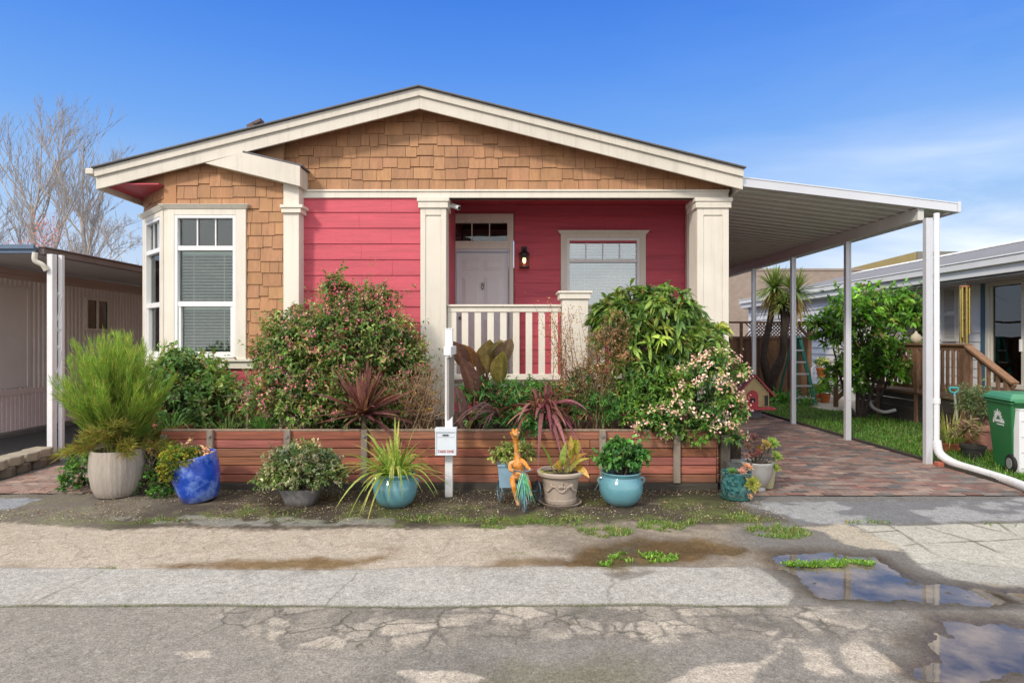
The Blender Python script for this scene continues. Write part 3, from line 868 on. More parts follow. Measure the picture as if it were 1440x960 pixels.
# shingles
lp = [(-RS, 1, RZ + RS * -RX * -1 * 0 + 0)]
def roofplanes(drop):
    # v <= RZ - drop - RS*(u-RX)   and  v <= RZ - drop + RS*(u-RX)
    return [(RS, 1, RZ - drop + RS * RX), (-RS, 1, RZ - drop - RS * RX)]
g = shingles(FRONT, -3.95, 3.17, fz(268), 5.2, roofplanes(.10) + [(-1, 0, 3.95), (1, 0, 3.17), (0, -1, -fz(268))], seed=12)
g.build('shingle_cladding', SHING, house)
sy0, sy1 = P(288, 229, 8.7), P(421, 262, 8.7)
ss = (sy0.z - sy1.z) / (sy1.x - sy0.x)
g = shingles(BAY, -4.93, -3.24, fz(505, YL), 5.0, roofplanes(.10) + [(ss, 1, sy0.z + .1 + ss * sy0.x), (-1, 0, 4.93), (1, 0, -3.24), (0, -1, -fz(505, YL))],
             e=.178, openings=[(fx(232, YL), fx(343, YL), fz(520, YL), fz(298, YL))], seed=21)
g.build('shingle_cladding', SHING, house)
g = shingles(SIDE, 0, SIDEL, fz(505, YL), 3.97, [(-1, 0, 0), (1, 0, SIDEL - .02), (0, 1, 3.97), (0, -1, -fz(505, YL))], e=.178,
             openings=[(-.1, SIDEL + .1, fz(520, YL), fz(298, YL))], seed=22)
g.build('shingle_cladding', SHING, house)
mb = MB()                                             # outer corner board above the bay windows
mb.hexa([BAY.p(-4.935, .026, fz(297, YL)), BAY.p(-4.76, .026, fz(297, YL)), BAY.p(-4.76, 0, fz(297, YL)), BAY.p(-4.935, 0, fz(297, YL)),
         BAY.p(-4.935, .026, zr(-4.935) - .2), BAY.p(-4.76, .026, zr(-4.76) - .2), BAY.p(-4.76, 0, zr(-4.76) - .2), BAY.p(-4.935, 0, zr(-4.935) - .2)])
mb.build('corner_board', M('tan_board', (.43, .21, .095), .6, .05, 5, .1, 40), house)

# roof slabs
rf = MB()
for sx_ in (-1, 1):
    xe = RX + sx_ * 4.56
    rf.prism([(RX, 8.60, RZ + .002), (xe, 8.60, zr(xe) + .002), (xe, 8.60, zr(xe) - .020), (RX, 8.60, RZ - .020)], (0, 11.2, 0))
roof = rf.build('roof', ROOFM, house, bevel=.004)
sb = MB()                                             # boarding under the shingles
for sx_ in (-1, 1):
    xe = RX + sx_ * 4.54
    sb.prism([(RX, 8.72, RZ - .024), (xe, 8.72, zr(xe) - .024), (xe, 8.72, zr(xe) - .06), (RX, 8.72, RZ - .06)], (0, 11.0, 0))
sb.build('roof_boarding', REDDK, house)
fa = MB()
for sx_ in (-1, 1):
    xe = RX + sx_ * 4.54
    d0, d1, d2 = .024, .135, .305
    fa.prism([(RX, 8.645, RZ - d0), (xe, 8.645, zr(xe) - d0), (xe, 8.645, zr(xe) - d1), (RX, 8.645, RZ - d1)], (0, .035, 0))
    fa.prism([(RX, 8.68, RZ - d0 - .002), (xe, 8.68, zr(xe) - d0 - .002), (xe, 8.68, zr(xe) - d2), (RX, 8.68, RZ - d2)], (0, .035, 0))
    fa.box(min(xe, xe - sx_ * .035), max(xe, xe - sx_ * .035), 8.717, 19.7, zr(xe) - d2, zr(xe) - d0)
# small gable over the bay
A_ = P(341, 214.5, 8.64); B2 = P(422, 233.5, 8.64); C2 = P(422, 262, 8.64); D2 = P(288, 229.5, 8.64)
fa.prism([A_, B2, C2, D2], (0, .045, 0))
e4 = Vector((-.006, .045, -.004)); fa.prism([A_ + e4, B2 + e4, C2 + e4 + Vector((0, 0, .01)), D2 + e4 + Vector((0, 0, .02))], (0, .34, 0))
fa.build('fascia', FASCIA, house, bevel=.004)
sr = MB()
k1 = (B2 - A_); up = Vector((0, 0, .03))
sr.prism([A_ + up * .1, B2 + k1 * .03 + up * .1, B2 + k1 * .03 + up * .9, A_ + up * .9], (0, .385, 0))
sr.build('small_gable_roof', ROOFM, house)
sf = MB(); sf.prism([(-5.77, 8.72, 3.93), (-4.95, 8.72, 3.93), (-4.95, 8.834, 3.93), (-5.3, 9.22, 3.93), (-5.665, 9.585, 3.93), (-5.665, 19.6, 3.93), (-5.77, 19.6, 3.93)], (0, 0, .018)); sf.build('soffit', REDDK, house)
sf = MB(); sf.box(3.18, 3.22, 9.1, 19.6, 3.93, 3.95); sf.build('soffit', REDDK, house)
gt_ = MB(); gt_.box(-5.95, -5.83, 8.66, 19.6, 4.06, 4.145); gt_.build('gutter', FASCIA, house, bevel=.01)

# horizontal cream beam, sill band, columns
be = MB(); be.box(-3.06, 3.17, YF - .035, YF + .12, fz(279), fz(268)); be.box(-3.06, 3.18, YF - .055, YF - .03, fz(270.5), fz(267.5))
be.build('beam', CREAM, house, bevel=.005)
sl_ = MB(); sl_.box(-4.95, -3.24, YL - .05, YL + .0, fz(518, YL), fz(508, YL)); sl_.box(-4.97, -3.24, YL - .085, YL, fz(508, YL), fz(504, YL))
for (w, a, b_) in ((.05, fz(518, YL), fz(508, YL)), (.085, fz(508, YL), fz(504, YL))):
    sl_.fbox(SIDE, 0, SIDEL + .01, 0, w, a, b_)
sl_.build('sill_band', CREAM, house, bevel=.004)


def column(xa, xb, y0, y1, z0, z1, panel=True):
    mb = MB(); wd = xb - xa
    mb.box(xa, xb, y0, y1, z0, z1)
    if panel:
        s_ = wd * .2
        mb.box(xa, xa + s_, y0 - .018, y0, z0, z1 - .06); mb.box(xb - s_, xb, y0 - .018, y0, z0, z1 - .06)
        mb.box(xa + s_, xb - s_, y0 - .018, y0, z1 - .22, z1 - .06)
        mb.box(xa + s_, xb - s_, y0 - .008, y0, z0, z1 - .26)
    o = mb.build('column', CREAM, house, bevel=.005)
    cp = MB()
    cp.box(xa - .03, xb + .03, y0 - .045, y1 + .02, z1 - .12, z1 - .03); cp.box(xa - .045, xb + .045, y0 - .06, y1 + .03, z1 - .03, z1 + .03)
    cp.build('capital', CREAM, o, bevel=.006)
    return o
column(fx(592), fx(628), YF - .04, YF + .33, .0, fz(279.5) - .03)
column(fx(979), fx(1023), YF - .04, YF + .36, .0, fz(279.5) - .03)
pil = MB(); pil.box(fx(399, 8.8), fx(421, 8.8), 8.78, YF + .05, .0, fz(258, 8.78)); p_ = pil.build('column', CREAM, house, bevel=.005)
cp = MB(); cp.box(fx(396, 8.76), fx(423.5, 8.76), 8.74, YF, fz(299, 8.74), fz(292, 8.74)); cp.box(fx(394, 8.74), fx(426, 8.74), 8.72, YF, fz(292, 8.72), fz(287.5, 8.72)); cp.build('capital', CREAM, p_, bevel=.006)
hp = MB(); hp.box(fx(966, YB - .1), 3.17, YB - .1, YB + .05, 1.1, 4.04); hp.build('column', CREAM, house, bevel=.005)


# windows -------------------------------------------------------------------
def room(fr, u0, u1, v0, v1, d, parent, mat=ROOM):
    mb = MB(); q = lambda u, w, v: fr.p(u, w, v)
    e = .03
    u0 += e; u1 -= e; v0 += e; v1 -= e
    mb.add([q(u0, -.12, v0), q(u1, -.12, v0), q(u1, -.12, v1), q(u0, -.12, v1), q(u0, -d, v0), q(u1, -d, v0), q(u1, -d, v1), q(u0, -d, v1)],
           [(4, 5, 6, 7), (0, 1, 5, 4), (3, 2, 6, 7), (0, 3, 7, 4), (1, 2, 6, 5)])
    return mb.build('room_recess', mat, parent, norm=False)


def window(fr, op, bars, muntins, blinds, glass=GLASS, casing=.12, head=True, blindmat=BLIND, sash=None, tilt=.35, parent=house, frame=VINYL, cmat=CREAM, name='window', d=.6, pitch=.045):
    u0, u1, v0, v1 = op; t = .045
    mb = MB()
    mb.fbox(fr, u0, u0 + t, -.07, .035, v0, v1, ); mb.fbox(fr, u1 - t, u1, -.07, .035, v0, v1)
    mb.fbox(fr, u0 + t, u1 - t, -.07, .034, v0, v0 + t); mb.fbox(fr, u0 + t, u1 - t, -.07, .034, v1 - t, v1)
    for (a, b_) in bars: mb.fbox(fr, u0 + t, u1 - t, -.06, .026, a, b_)
    if sash:
        a, b_ = sash; s_ = .04
        mb.fbox(fr, u0 + t, u0 + t + s_, -.06, .016, a, b_); mb.fbox(fr, u1 - t - s_, u1 - t, -.06, .016, a, b_)
        mb.fbox(fr, u0 + t + s_, u1 - t - s_, -.06, .015, a, a + s_)
    win = mb.build(name, frame, parent, bevel=.004)
    for (ua, ub, va, vb) in muntins:
        mu = MB(); mu.fbox(fr, ua, ub, -.028, -.006, va, vb); mu.build('muntin', frame, win)
    gl = MB(); gl.fbox(fr, u0 + t * .8, u1 - t * .8, -.034, -.030, v0 + t * .8, v1 - t * .8)
    gl.build('pane', glass, win)
    for (a, b_, op_) in blinds:
        bl = MB(); v = a; rr = random.Random(int(a * 100))
        bl.fbox(fr, u0 + t, u1 - t, -.13, -.09, b_ - .04, b_)
        while v < b_ - .04:
            dz = tilt * op_; c = v
            bl.hexa([fr.p(u0 + t, -.09, c - dz * .02), fr.p(u1 - t, -.09, c - dz * .02), fr.p(u1 - t, -.13, c + dz * .02 + .004), fr.p(u0 + t, -.13, c + dz * .02 + .004),
                     fr.p(u0 + t, -.09, c - dz * .02 + .003), fr.p(u1 - t, -.09, c - dz * .02 + .003), fr.p(u1 - t, -.13, c + dz * .02 + .007), fr.p(u0 + t, -.13, c + dz * .02 + .007)])
            v += pitch + rr.uniform(-.001, .001)
        for uu in (.25, .75):
            x = u0 + (u1 - u0) * uu; bl.fbox(fr, x - .003, x + .003, -.089, -.087, a, b_)
        bl.build('blind', blindmat, win)
    room(fr, u0, u1, v0, v1, d, win)
    if casing:
        ca = MB(); c = casing
        ca.fbox(fr, u0 - c, u0, 0, .040, v0 - .02, v1 + c * .6); ca.fbox(fr, u1, u1 + c, 0, .040, v0 - .02, v1 + c * .6)
        ca.fbox(fr, u0, u1, 0, .039, v1, v1 + c * .6)
        if head:
            h0 = v1 + c * .6
            ca.hexa([fr.p(u0 - c - .01, .05, h0), fr.p(u1 + c + .01, .05, h0), fr.p(u1 + c + .01, 0, h0), fr.p(u0 - c - .01, 0, h0),
                     fr.p(u0 - c - .06, .10, h0 + .06), fr.p(u1 + c + .06, .10, h0 + .06), fr.p(u1 + c + .06, 0, h0 + .06), fr.p(u0 - c - .06, 0, h0 + .06)])
        ca.build('casing', cmat, win, bevel=.003)
    return win


zA, zB, zC, zD = fz(347, YL), fz(352.5, YL), fz(424, YL), fz(431, YL)
mu3 = lambda u0, u1, v0, v1, n: [(u0 + (u1 - u0) * i / n - .008, u0 + (u1 - u0) * i / n + .008, v0, v1) for i in range(1, n)]
window(BAY, bw, [(zB, zA + .01), (zD, zC)], mu3(bw[0] + .045, bw[1] - .045, zA, bw[3] - .03, 3), [(zD + .02, zB, .85), (bw[2] + .08, zD, .7)], casing=.145, sash=(bw[2] + .045, zD))
window(SIDE, sw, [(zB, zA + .01), (zD, zC)], mu3(sw[0] + .045, sw[1] - .045, zA, sw[3] - .03, 3), [(zD + .02, zB, .85)], casing=.12, sash=(bw[2] + .045, zD))
pz0, pz1 = fz(369, YB), fz(364.5, YB)
window(PORCH, pw, [(pz0, pz1)], mu3(pw[0] + .045, pw[1] - .045, pz1, pw[3] - .03, 4), [(pw[2] + .06, pz0, 2.2), (pz1, pw[3] - .03, 2.6)], casing=.105, blindmat=BLINDB, pitch=.052, glass=glassmat('sky_glass', (.85, .93, .95), 1.6, 0, .20))
# door with transom
tw = (fx(635, YB), fx(717, YB), fz(343, YB), fz(310, YB))
window(PORCH, tw, [], mu3(tw[0] + .045, tw[1] - .045, tw[2], tw[3], 3), [], glass=GLASSD, casing=0, frame=CREAM)
cs = MB()
cs.fbox(PORCH, fx(629, YB), tw[0], 0, .04, 1.1, fz(301, YB)); cs.fbox(PORCH, tw[1], fx(722, YB), 0, .04, 1.1, fz(301, YB))
cs.fbox(PORCH, tw[0], tw[1], 0, .04, tw[3], fz(301, YB)); cs.fbox(PORCH, tw[0], tw[1], 0, .038, fz(350.5, YB), tw[2])
cs.build('door_casing', CREAM, house, bevel=.004)
jz = fz(350.5, YB)
db = MB()
db.fbox(PORCH, fx(635, YB), fx(641.5, YB), -.09, .02, 1.1, jz); db.fbox(PORCH, fx(715.5, YB), fx(717, YB), -.09, .02, 1.1, jz); db.fbox(PORCH, fx(641.5, YB), fx(715.5, YB), -.09, .02, fz(354.5, YB), jz)
dj = db.build('door_frame', M('door_frame_paint', (.60, .61, .68), .45, .03, 4), house, bevel=.003)
da, dbb, dz0, dz1 = fx(641.8, YB), fx(715.2, YB), 1.14, fz(355, YB)
dm = MB(); dm.fbox(PORCH, da, dbb, -.09, -.045, dz0, dz1)
dwid = dbb - da
def raised(ua, ub, va, vb):
    """moulded panel: sunk groove border and raised field"""
    for (o_, w0, w1) in ((0, -.045, -.032), (.035, -.045, -.020)):
        a, b_, c_, d_ = ua + o_, ub - o_, va + o_, vb - o_
        dm.hexa([PORCH.p(a, w1, c_), PORCH.p(b_, w1, c_), PORCH.p(b_, w0, c_), PORCH.p(a, w0, c_), PORCH.p(a, w1, d_), PORCH.p(b_, w1, d_), PORCH.p(b_, w0, d_), PORCH.p(a, w0, d_)])
for s_ in (0, 1):
    ua = da + dwid * (.12 + s_ * .42); ub = ua + dwid * .33
    raised(ua, ub, dz1 - .30, dz1 - .12); raised(ua, ub, dz1 - 1.02, dz1 - .42); raised(ua, ub, dz0 + .2, dz1 - 1.14)
door = dm.build('door', DOORM, house, bevel=.008, seg=2)
kn = MB(); kc = PORCH.p((da + dbb) / 2, -.03, fz(402, YB))
kn.ball(kc + Vector((0, 0, .03)), .022, .015, .03); kn.tube([kc + Vector((.022 * math.cos(a), -.012, -.02 + .03 * math.sin(a))) for a in np.linspace(0, 6.28, 12)], .006, 6); kn.ball(kc + Vector((0, 0, -.055)), .012, .012, .016)
kn.build('knocker', STEEL, door, smooth=True)
hd = MB(); hk = PORCH.p(da + .07, -.02, 2.12); hd.ball(hk, .03, .03, .03); hd.build('handle', STEEL, door, smooth=True)

# porch railing
rl = MB(); yR = YF + .05
z427, z437, z530 = fz(428), fz(438.5), fz(532)
for (xa, xb) in ((fx(629), fx(789)), (fx(827), fx(979))):
    rl.box(xa, xb, yR - .05, yR + .12, z427 - .03, z427); rl.box(xa, xb, yR - .02, yR + .06, z437, z427 - .03)
    rl.box(xa, xb, yR - .02, yR + .06, z530 - .02, z530 + .06)
    rl.box(xa, xa + .13, yR - .012, yR + .03, z530, z437)
rail = rl.build('porch_railing', CREAM, house, bevel=.004)
x = fx(649)
while x < fx(786):
    b_ = MB(); b_.box(x, x + .096, yR - .006, yR + .03, z530 + .06, z437); b_.build('baluster', CREAM, rail, bevel=.003); x += .187
x = fx(842)
while x < fx(978):
    b_ = MB(); b_.box(x, x + .096, yR - .006, yR + .03, z530 + .06, z437); b_.build('baluster', CREAM, rail, bevel=.003); x += .187
nw = MB(); nw.box(fx(790), fx(826), yR - .15, yR + .2, 1.0, fz(421)); nw.box(fx(786), fx(829), yR - .18, yR + .23, fz(421), fz(413)); nw.box(fx(783.5), fx(832), yR - .20, yR + .25, fz(413), fz(410))
nw.build('newel_post', CREAM, rail, bevel=.005)

# wall lantern
lx, lz = fx(737, YB), fz(365, YB); ly = YB - .14
ln_ = MB(); ln_.box(lx - .05, lx + .05, YB - .03, YB - .005, lz - .02, lz + .22); ln_.tube([(lx, YB - .02, lz + .1), (lx, YB - .07, lz + .2), (lx, ly, lz + .19), (lx, ly, lz + .14)], .01, 8)
ln_.lathe([(.02, lz + .16), (.04, lz + .135), (.095, lz + .075), (.095, lz + .065), (.08, lz + .062)], (lx, ly, 0), 12)
ln_.lathe([(.085, lz - .165), (.09, lz - .155), (.09, lz - .145), (.08, lz - .14)], (lx, ly, 0), 12)
for k in range(6):
    a = k * math.pi / 3; ln_.bar((lx + .078 * math.cos(a), ly + .078 * math.sin(a), lz - .15), (lx + .078 * math.cos(a), ly + .078 * math.sin(a), lz + .07), .010, .010)
ln_.lathe([(.082, lz + .005), (.084, lz + .009), (.084, lz + .014), (.08, lz + .016)], (lx, ly, 0), 12)
lant = ln_.build('porch_lantern', BLACK, house, smooth=False)
g_ = MB(); g_.lathe([(.07, lz - .14), (.07, lz + .06)], (lx, ly, 0), 12); g_.build('lamp_glass', glassmat('lamp_glass', (.95, .88, .75), 1.3), lant)
bu = MB(); bu.ball((lx, ly, lz - .03), .028, .028, .055); bu.build('bulb', M('lit_bulb', (1, .8, .5), .4, 0, 1, emit=(1, .62, .28, 5)), lant, smooth=True)
# security camera under the beam
cx_, cz_ = fx(641, 9.1), fz(290.5, 9.1)
sc_ = MB(); d_ = Vector((.75, -.5, -.35)).normalized(); c_ = Vector((cx_, 9.12, cz_))
sc_.tube([c_ - d_ * .07, c_ + d_ * .065], .036, 14); sc_.tube([c_ - d_ * .03, Vector((fx(629.5), 9.14, cz_ + .02))], .014, 8); sc_.ball((fx(630.5), 9.14, cz_ + .02), .03)
o = sc_.build('security_camera', VINYL, house, smooth=True)
s2 = MB(); s2.tube([c_ + d_ * .066, c_ + d_ * .071], .028, 14); s2.build('lens', BLACK, o)
# little pipe with a tilted cap on the roof
rv = MB(); q0 = P(356, 190, 9.6); rv.tube([(q0.x, 9.6, zr(q0.x)), (q0.x, 9.6, fz(173, 9.6))], .03, 8)
rv.prism([P(346, 176, 9.6), P(366, 166, 9.6), P(366, 170, 9.6), P(348, 180, 9.6)], (0, .16, 0)); rv.build('roof_vent', M('rusty_cap', (.12, .08, .07), .7, .3, 20), house)

# ------------------------------------------------------------------ carport
car = thing('carport', 'white aluminium lean-to carport over the brick driveway, on slim white posts', 'carport', (4.6, 13.5, 0))
cz0, cz1 = 3.965, 3.60; xA, xB = 3.27, 6.33; yA_, yB_ = 8.76, 18.6
pn = MB(); y = yA_ + .05
prof = []
while y < yB_:
    prof += [(y, 0), (y + .19, 0), (y + .205, .035), (y + .235, .035), (y + .25, 0)]; y += .25
for (p, q) in zip(prof[:-1], prof[1:]):
    pn.add([(xA, p[0], cz0 + p[1]), (xB - .03, p[0], cz1 + p[1]), (xB - .03, q[0], cz1 + q[1]), (xA, q[0], cz0 + q[1])], [(0, 1, 2, 3)])
for (p, q) in zip(prof[:-1], prof[1:]):                # underside a little lower, folded ribs standing proud
    pn.add([(xA, p[0], cz0 - .03 - p[1] * .6), (xB - .03, p[0], cz1 - .03 - p[1] * .6), (xB - .03, q[0], cz1 - .03 - q[1] * .6), (xA, q[0], cz0 - .03 - q[1] * .6)], [(0, 3, 2, 1)])
pn.build('roof_panel', PANM, car, norm=False)
fb = MB()
fb.prism([(xA, yA_ - .02, cz0 - .055), (xB, yA_ - .02, cz1 - .055), (xB, yA_ - .02, cz1 + .075), (xA, yA_ - .02, cz0 + .08)], (0, .05, 0))
fb.prism([(xA, yA_ - .028, cz0 + .06), (xB, yA_ - .028, cz1 + .06), (xB, yA_ - .028, cz1 + .078), (xA, yA_ - .028, cz0 + .082)], (0, .06, 0))
fb.box(xB - .005, xB + .035, yA_ - .04, yB_, cz1 - .06, cz1 + .09)
fb.build('fascia', ALU, car, bevel=.004)
bm2 = MB(); bm2.box(5.80, 5.885, yA_ + .03, yB_, 3.44, cz1 + .02); bm2.build('beam', PANM, car, bevel=.004)
for i, Yp in enumerate((8.66, 10.72, 12.78, 14.84, 16.9)):
    mb = MB(); s_ = .041; xc = 5.845
    mb.box(xc - s_, xc + s_, Yp - s_, Yp + s_, 0.0, 3.44)
    for sx_ in (-.035, .035): mb.box(xc + sx_ - .012, xc + sx_ + .012, Yp - s_ - .008, Yp - s_, 0, 3.44)
    mb.build('post', ALU, car, bevel=.006)
dn = MB(); dn.tube([(5.932, 8.60, 3.5), (5.932, 8.60, .30)], .037, 16); dn.tube([(5.932, 8.60, .86), (5.932, 8.60, .93)], .046, 16)
dn.build('downspout', WHITE, car, smooth=True)
br = MB(); br.box(5.85, 6.05, 8.44, 8.54, .0, .07); br.build('brick', M('red_brick', (.42, .13, .08), .8, .2, 20, .5, 60), base=(5.95, 8.48, 0), bevel=.006,
        label='single red brick under the end of the carport downspout', cat='brick')
# corrugated drain hose from the downspout to the street
mb = MB(); path = []; rad = []
ctl = [Vector((5.932, 8.60, .34)), Vector((5.935, 8.53, .17)), Vector((5.98, 8.32, .08)), Vector((6.0, 7.95, .062)), Vector((5.98, 7.55, .06)), Vector((5.93, 7.22, .058)), Vector((5.84, 6.90, .056))]
def catm(pts, n):
    pts = [pts[0] * 2 - pts[1]] + pts + [pts[-1] * 2 - pts[-2]]; out_ = []
    for i in range(1, len(pts) - 2):
        for k in range(n):
            t = k / n; a, b_, c_, d_ = pts[i - 1:i + 3]
            out_.append(.5 * ((2 * b_) + (c_ - a) * t + (2 * a - 5 * b_ + 4 * c_ - d_) * t * t + (3 * b_ - a - 3 * c_ + d_) * t ** 3))
    return out_ + [pts[-2]]
path = catm(ctl, 16)
rad = [.054 + (.004 if (i % 2) else -.002) for i in range(len(path))]
mb.tube(path, rad, 18, cap=False)
mb.build('drain_pipe', WHITE, base=(6.0, 7.6, 0), smooth=True, label='white corrugated drain pipe lying along the edge of the brick driveway', cat='drain pipe')
# ------------------------------------------------------------------ vegetation builders
def nrm(a):
    return a / (np.linalg.norm(a, axis=-1, keepdims=True) + 1e-9)


def rdir(n, zmin=-1.0):
    d = nrm(R.normal(size=(n * 3 + 20, 3))); d = d[d[:, 2] > zmin]
    while len(d) < n: d = np.concatenate([d, d])
    return d[:n]


def leaf_arrays(Pb, D, L, Wd, C, fold=.25, droop=.25, oval=True, Nrm=None):
    """leaves as folded blades: returns V, faces, colours"""
    n = len(Pb); D = nrm(D)
    if Nrm is None: Nrm = rdir(n) * .8 + np.array([0, 0, 1.0])
    S = nrm(np.cross(D, Nrm)); Nn = np.cross(S, D)
    L = np.broadcast_to(L, (n,))[:, None]; Wd = np.broadcast_to(Wd, (n,))[:, None]
    dz = np.array([0, 0, -1.0])
    def st(t, w, s):
        return Pb + D * L * t + S * Wd * (.5 * w * s) + Nn * Wd * (fold * w * abs(s)) + dz * (droop * L * t * t)
    if oval:
        V = np.stack([st(0, 0, 0), st(.32, .85, -1), st(.32, .85, 1), st(.70, .72, -1), st(.70, .72, 1), st(1, 0, 0), st(.32, 0, 0), st(.70, 0, 0)], 1)
        b = (np.arange(n) * 8)[:, None]
        F3 = np.concatenate([b + [0, 6, 1], b + [0, 2, 6], b + [3, 7, 5], b + [7, 4, 5]])
        F4 = np.concatenate([b + [1, 6, 7, 3], b + [6, 2, 4, 7]])
        return V.reshape(-1, 3), [F3, F4], np.repeat(C, 8, 0)
    V = np.stack([st(0, 0, 0), st(.45, 1, -1), st(.45, 1, 1), st(1, 0, 0)], 1)
    b = (np.arange(n) * 4)[:, None]
    return V.reshape(-1, 3), [np.concatenate([b + [0, 3, 1], b + [0, 2, 3]])], np.repeat(C, 4, 0)


def join_arrays(parts_):
    Vs, Fs, Cs = [], [], []; o = 0
    for (V, F_, C_) in parts_:
        Vs.append(V); Cs.append(C_)
        for f in F_: Fs.append(f + o)
        o += len(V)
    return np.concatenate(Vs), Fs, np.concatenate(Cs)


def blade_arrays(root, D, L, Wd, droop, C, C2=None, nseg=7, prof=None, twist=0.0, fold=.2):
    n = len(root); D = nrm(D); L = np.broadcast_to(L, (n,)); Wd = np.broadcast_to(Wd, (n,)); droop = np.broadcast_to(droop, (n,))
    up = np.array([0, 0, 1.0]); side = np.cross(D, up); bad = np.linalg.norm(side, axis=1) < .05
    side[bad] = [1, 0, 0]; side = nrm(side + R.normal(size=(n, 3)) * twist)
    prof = prof or (lambda t: np.minimum(1, .55 + t * 1.5) * np.clip((1 - t) * 2.2, 0, 1) ** .8)
    V = np.zeros((n, (nseg + 1) * 2, 3)); CC = np.zeros((n, (nseg + 1) * 2, 3)); C2 = C if C2 is None else C2
    for k in range(nseg + 1):
        t = k / nseg
        p = root + D * (L * t)[:, None] + np.array([0, 0, -1.0]) * (droop * L * t * t)[:, None]
        w = Wd * prof(t) * .5
        nn = np.cross(side, D)
        V[:, 2 * k] = p - side * w[:, None] + nn * (w * fold)[:, None]; V[:, 2 * k + 1] = p + side * w[:, None] + nn * (w * fold)[:, None]
        CC[:, 2 * k] = CC[:, 2 * k + 1] = C * (1 - t) + C2 * t
    b = (np.arange(n) * (nseg + 1) * 2)[:, None]
    F4 = np.concatenate([b + [2 * k, 2 * k + 1, 2 * k + 3, 2 * k + 2] for k in range(nseg)])
    return V.reshape(-1, 3), [F4], CC.reshape(-1, 3)


def pick(pal, n, jit=.18):
    pal = np.asarray(pal, float); c = pal[R.integers(0, len(pal), n)]
    return c * (1 + R.normal(size=(n, 1)) * jit).clip(.5, 1.6) * (1 + R.normal(size=(n, 3)) * jit * .3).clip(.7, 1.3)


def lobe(px, py, rx, rz, Y, ry=None):
    c = P(px, py, Y); k = Y / F
    return (c.x, c.y, c.z, rx * k, (ry if ry is not None else rx * k * .8), rz * k)


def crown(lobes, nclus, per, Ll, Wl, pal, tl=.10, zmin=-.35, shell=.2, inner=.35, oval=True, droop=.25, fold=.25, up=.35, fill=.25, spread=.8, tops=None, jit=.16, clear=None, shoots=.05, rag=.10):
    """leafy twigs sprouting through the volume of several lobes"""
    A = np.array(lobes); wt = A[:, 3] * A[:, 5] + A[:, 3] * A[:, 4] + A[:, 4] * A[:, 5]; wt = wt / wt.sum()
    which = R.choice(len(A), nclus, p=wt); d = rdir(nclus, zmin); R.shuffle(d)
    rad = 1 - np.abs(R.normal(size=nclus)) * shell; rad = np.where(R.random(nclus) < fill, R.random(nclus) ** .5, rad).clip(.1, 1.12)
    rad *= 1 + R.normal(size=nclus) * .06
    # ragged outline: bulges and bites that follow a noise over directions
    bn = fbm(d[:, 0] * 1.5 + which * 3.1 + 7, d[:, 2] * 1.5 + d[:, 1] * 1.1 + 5, 1.6, 3, int(nclus) % 97) - .5
    rad *= 1 + bn * rag * 4
    c = A[which, :3] + d * A[which, 3:6] * rad[:, None]
    # depth inside the union of lobes sets the inner shade painted into leaf colour
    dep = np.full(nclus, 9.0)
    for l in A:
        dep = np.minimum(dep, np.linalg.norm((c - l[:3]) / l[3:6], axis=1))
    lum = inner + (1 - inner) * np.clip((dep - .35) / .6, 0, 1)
    if clear is not None: keep = ~clear(c); c, d, lum, which = c[keep], d[keep], lum[keep], which[keep]
    n = len(c)
    pn = fbm(c[:, 0] * 5 + 3, c[:, 2] * 5 + c[:, 1] * 3 + 9, 1.0, 3, 61) - .5
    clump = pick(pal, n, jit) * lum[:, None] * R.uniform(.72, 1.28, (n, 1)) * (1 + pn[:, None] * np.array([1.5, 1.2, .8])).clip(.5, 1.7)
    tw = nrm(d + np.array([0, 0, up]) + R.normal(size=(n, 3)) * .45)
    k = per; t = R.random((n, k))
    ext = np.where((R.random(n) < shoots) & (dep > .8), R.uniform(1.8, 3.6, n), 1.0)
    base = c[:, None, :] + tw[:, None, :] * (t * tl * ext[:, None])[:, :, None]
    D = nrm(tw[:, None, :] * .6 + R.normal(size=(n, k, 3)) * spread)
    C_ = clump[:, None, :] * (1 + R.normal(size=(n, k, 1)) * .14).clip(.6, 1.5)
    if tops is not None:
        tp = np.asarray(tops, float)[R.integers(0, len(tops), (n, k))]
        m_ = ((t > .72) & (R.random((n, k)) < .75))[:, :, None]
        C_ = np.where(m_, tp * lum[:, None, None], C_)
    sz = R.uniform(.45, 1.40, n * k)
    dead = (R.random((n, k)) < .035)[:, :, None]; C_ = np.where(dead, np.array([.20, .13, .06]) * R.uniform(.6, 1.4, (n, k, 1)), C_)
    arr = leaf_arrays(base.reshape(-1, 3), D.reshape(-1, 3), Ll * sz, Wl * sz, C_.reshape(-1, 3), fold=fold, droop=droop, oval=oval)
    return arr, c, tw, dep


def leafobj(name, arr, parent, mat=None, base=None, smooth=False):
    V, F_, C_ = arr
    return link(name, np_mesh(V, F_, C_, smooth=smooth), mat or LEAF, parent, base)


def stems(parent, base, targets, r0=.012, mat=BARK, n=24, wob=.05, name='stem', spreadb=.06):
    mb = MB(); base = Vector(base); idx = R.permutation(len(targets))[:n]
    for i in idx:
        t = Vector(targets[i]); b = base + Vector((R.normal() * spreadb, R.normal() * spreadb, 0))
        m1 = b.lerp(t, .35) + Vector((R.normal() * wob, R.normal() * wob, .06)); m2 = b.lerp(t, .7) + Vector((R.normal() * wob, R.normal() * wob, .05))
        mb.tube([b, m1, m2, t], [r0, r0 * .75, r0 * .5, r0 * .25], 5, cap=False)
    return mb.build(name, mat, parent, norm=False, smooth=True)


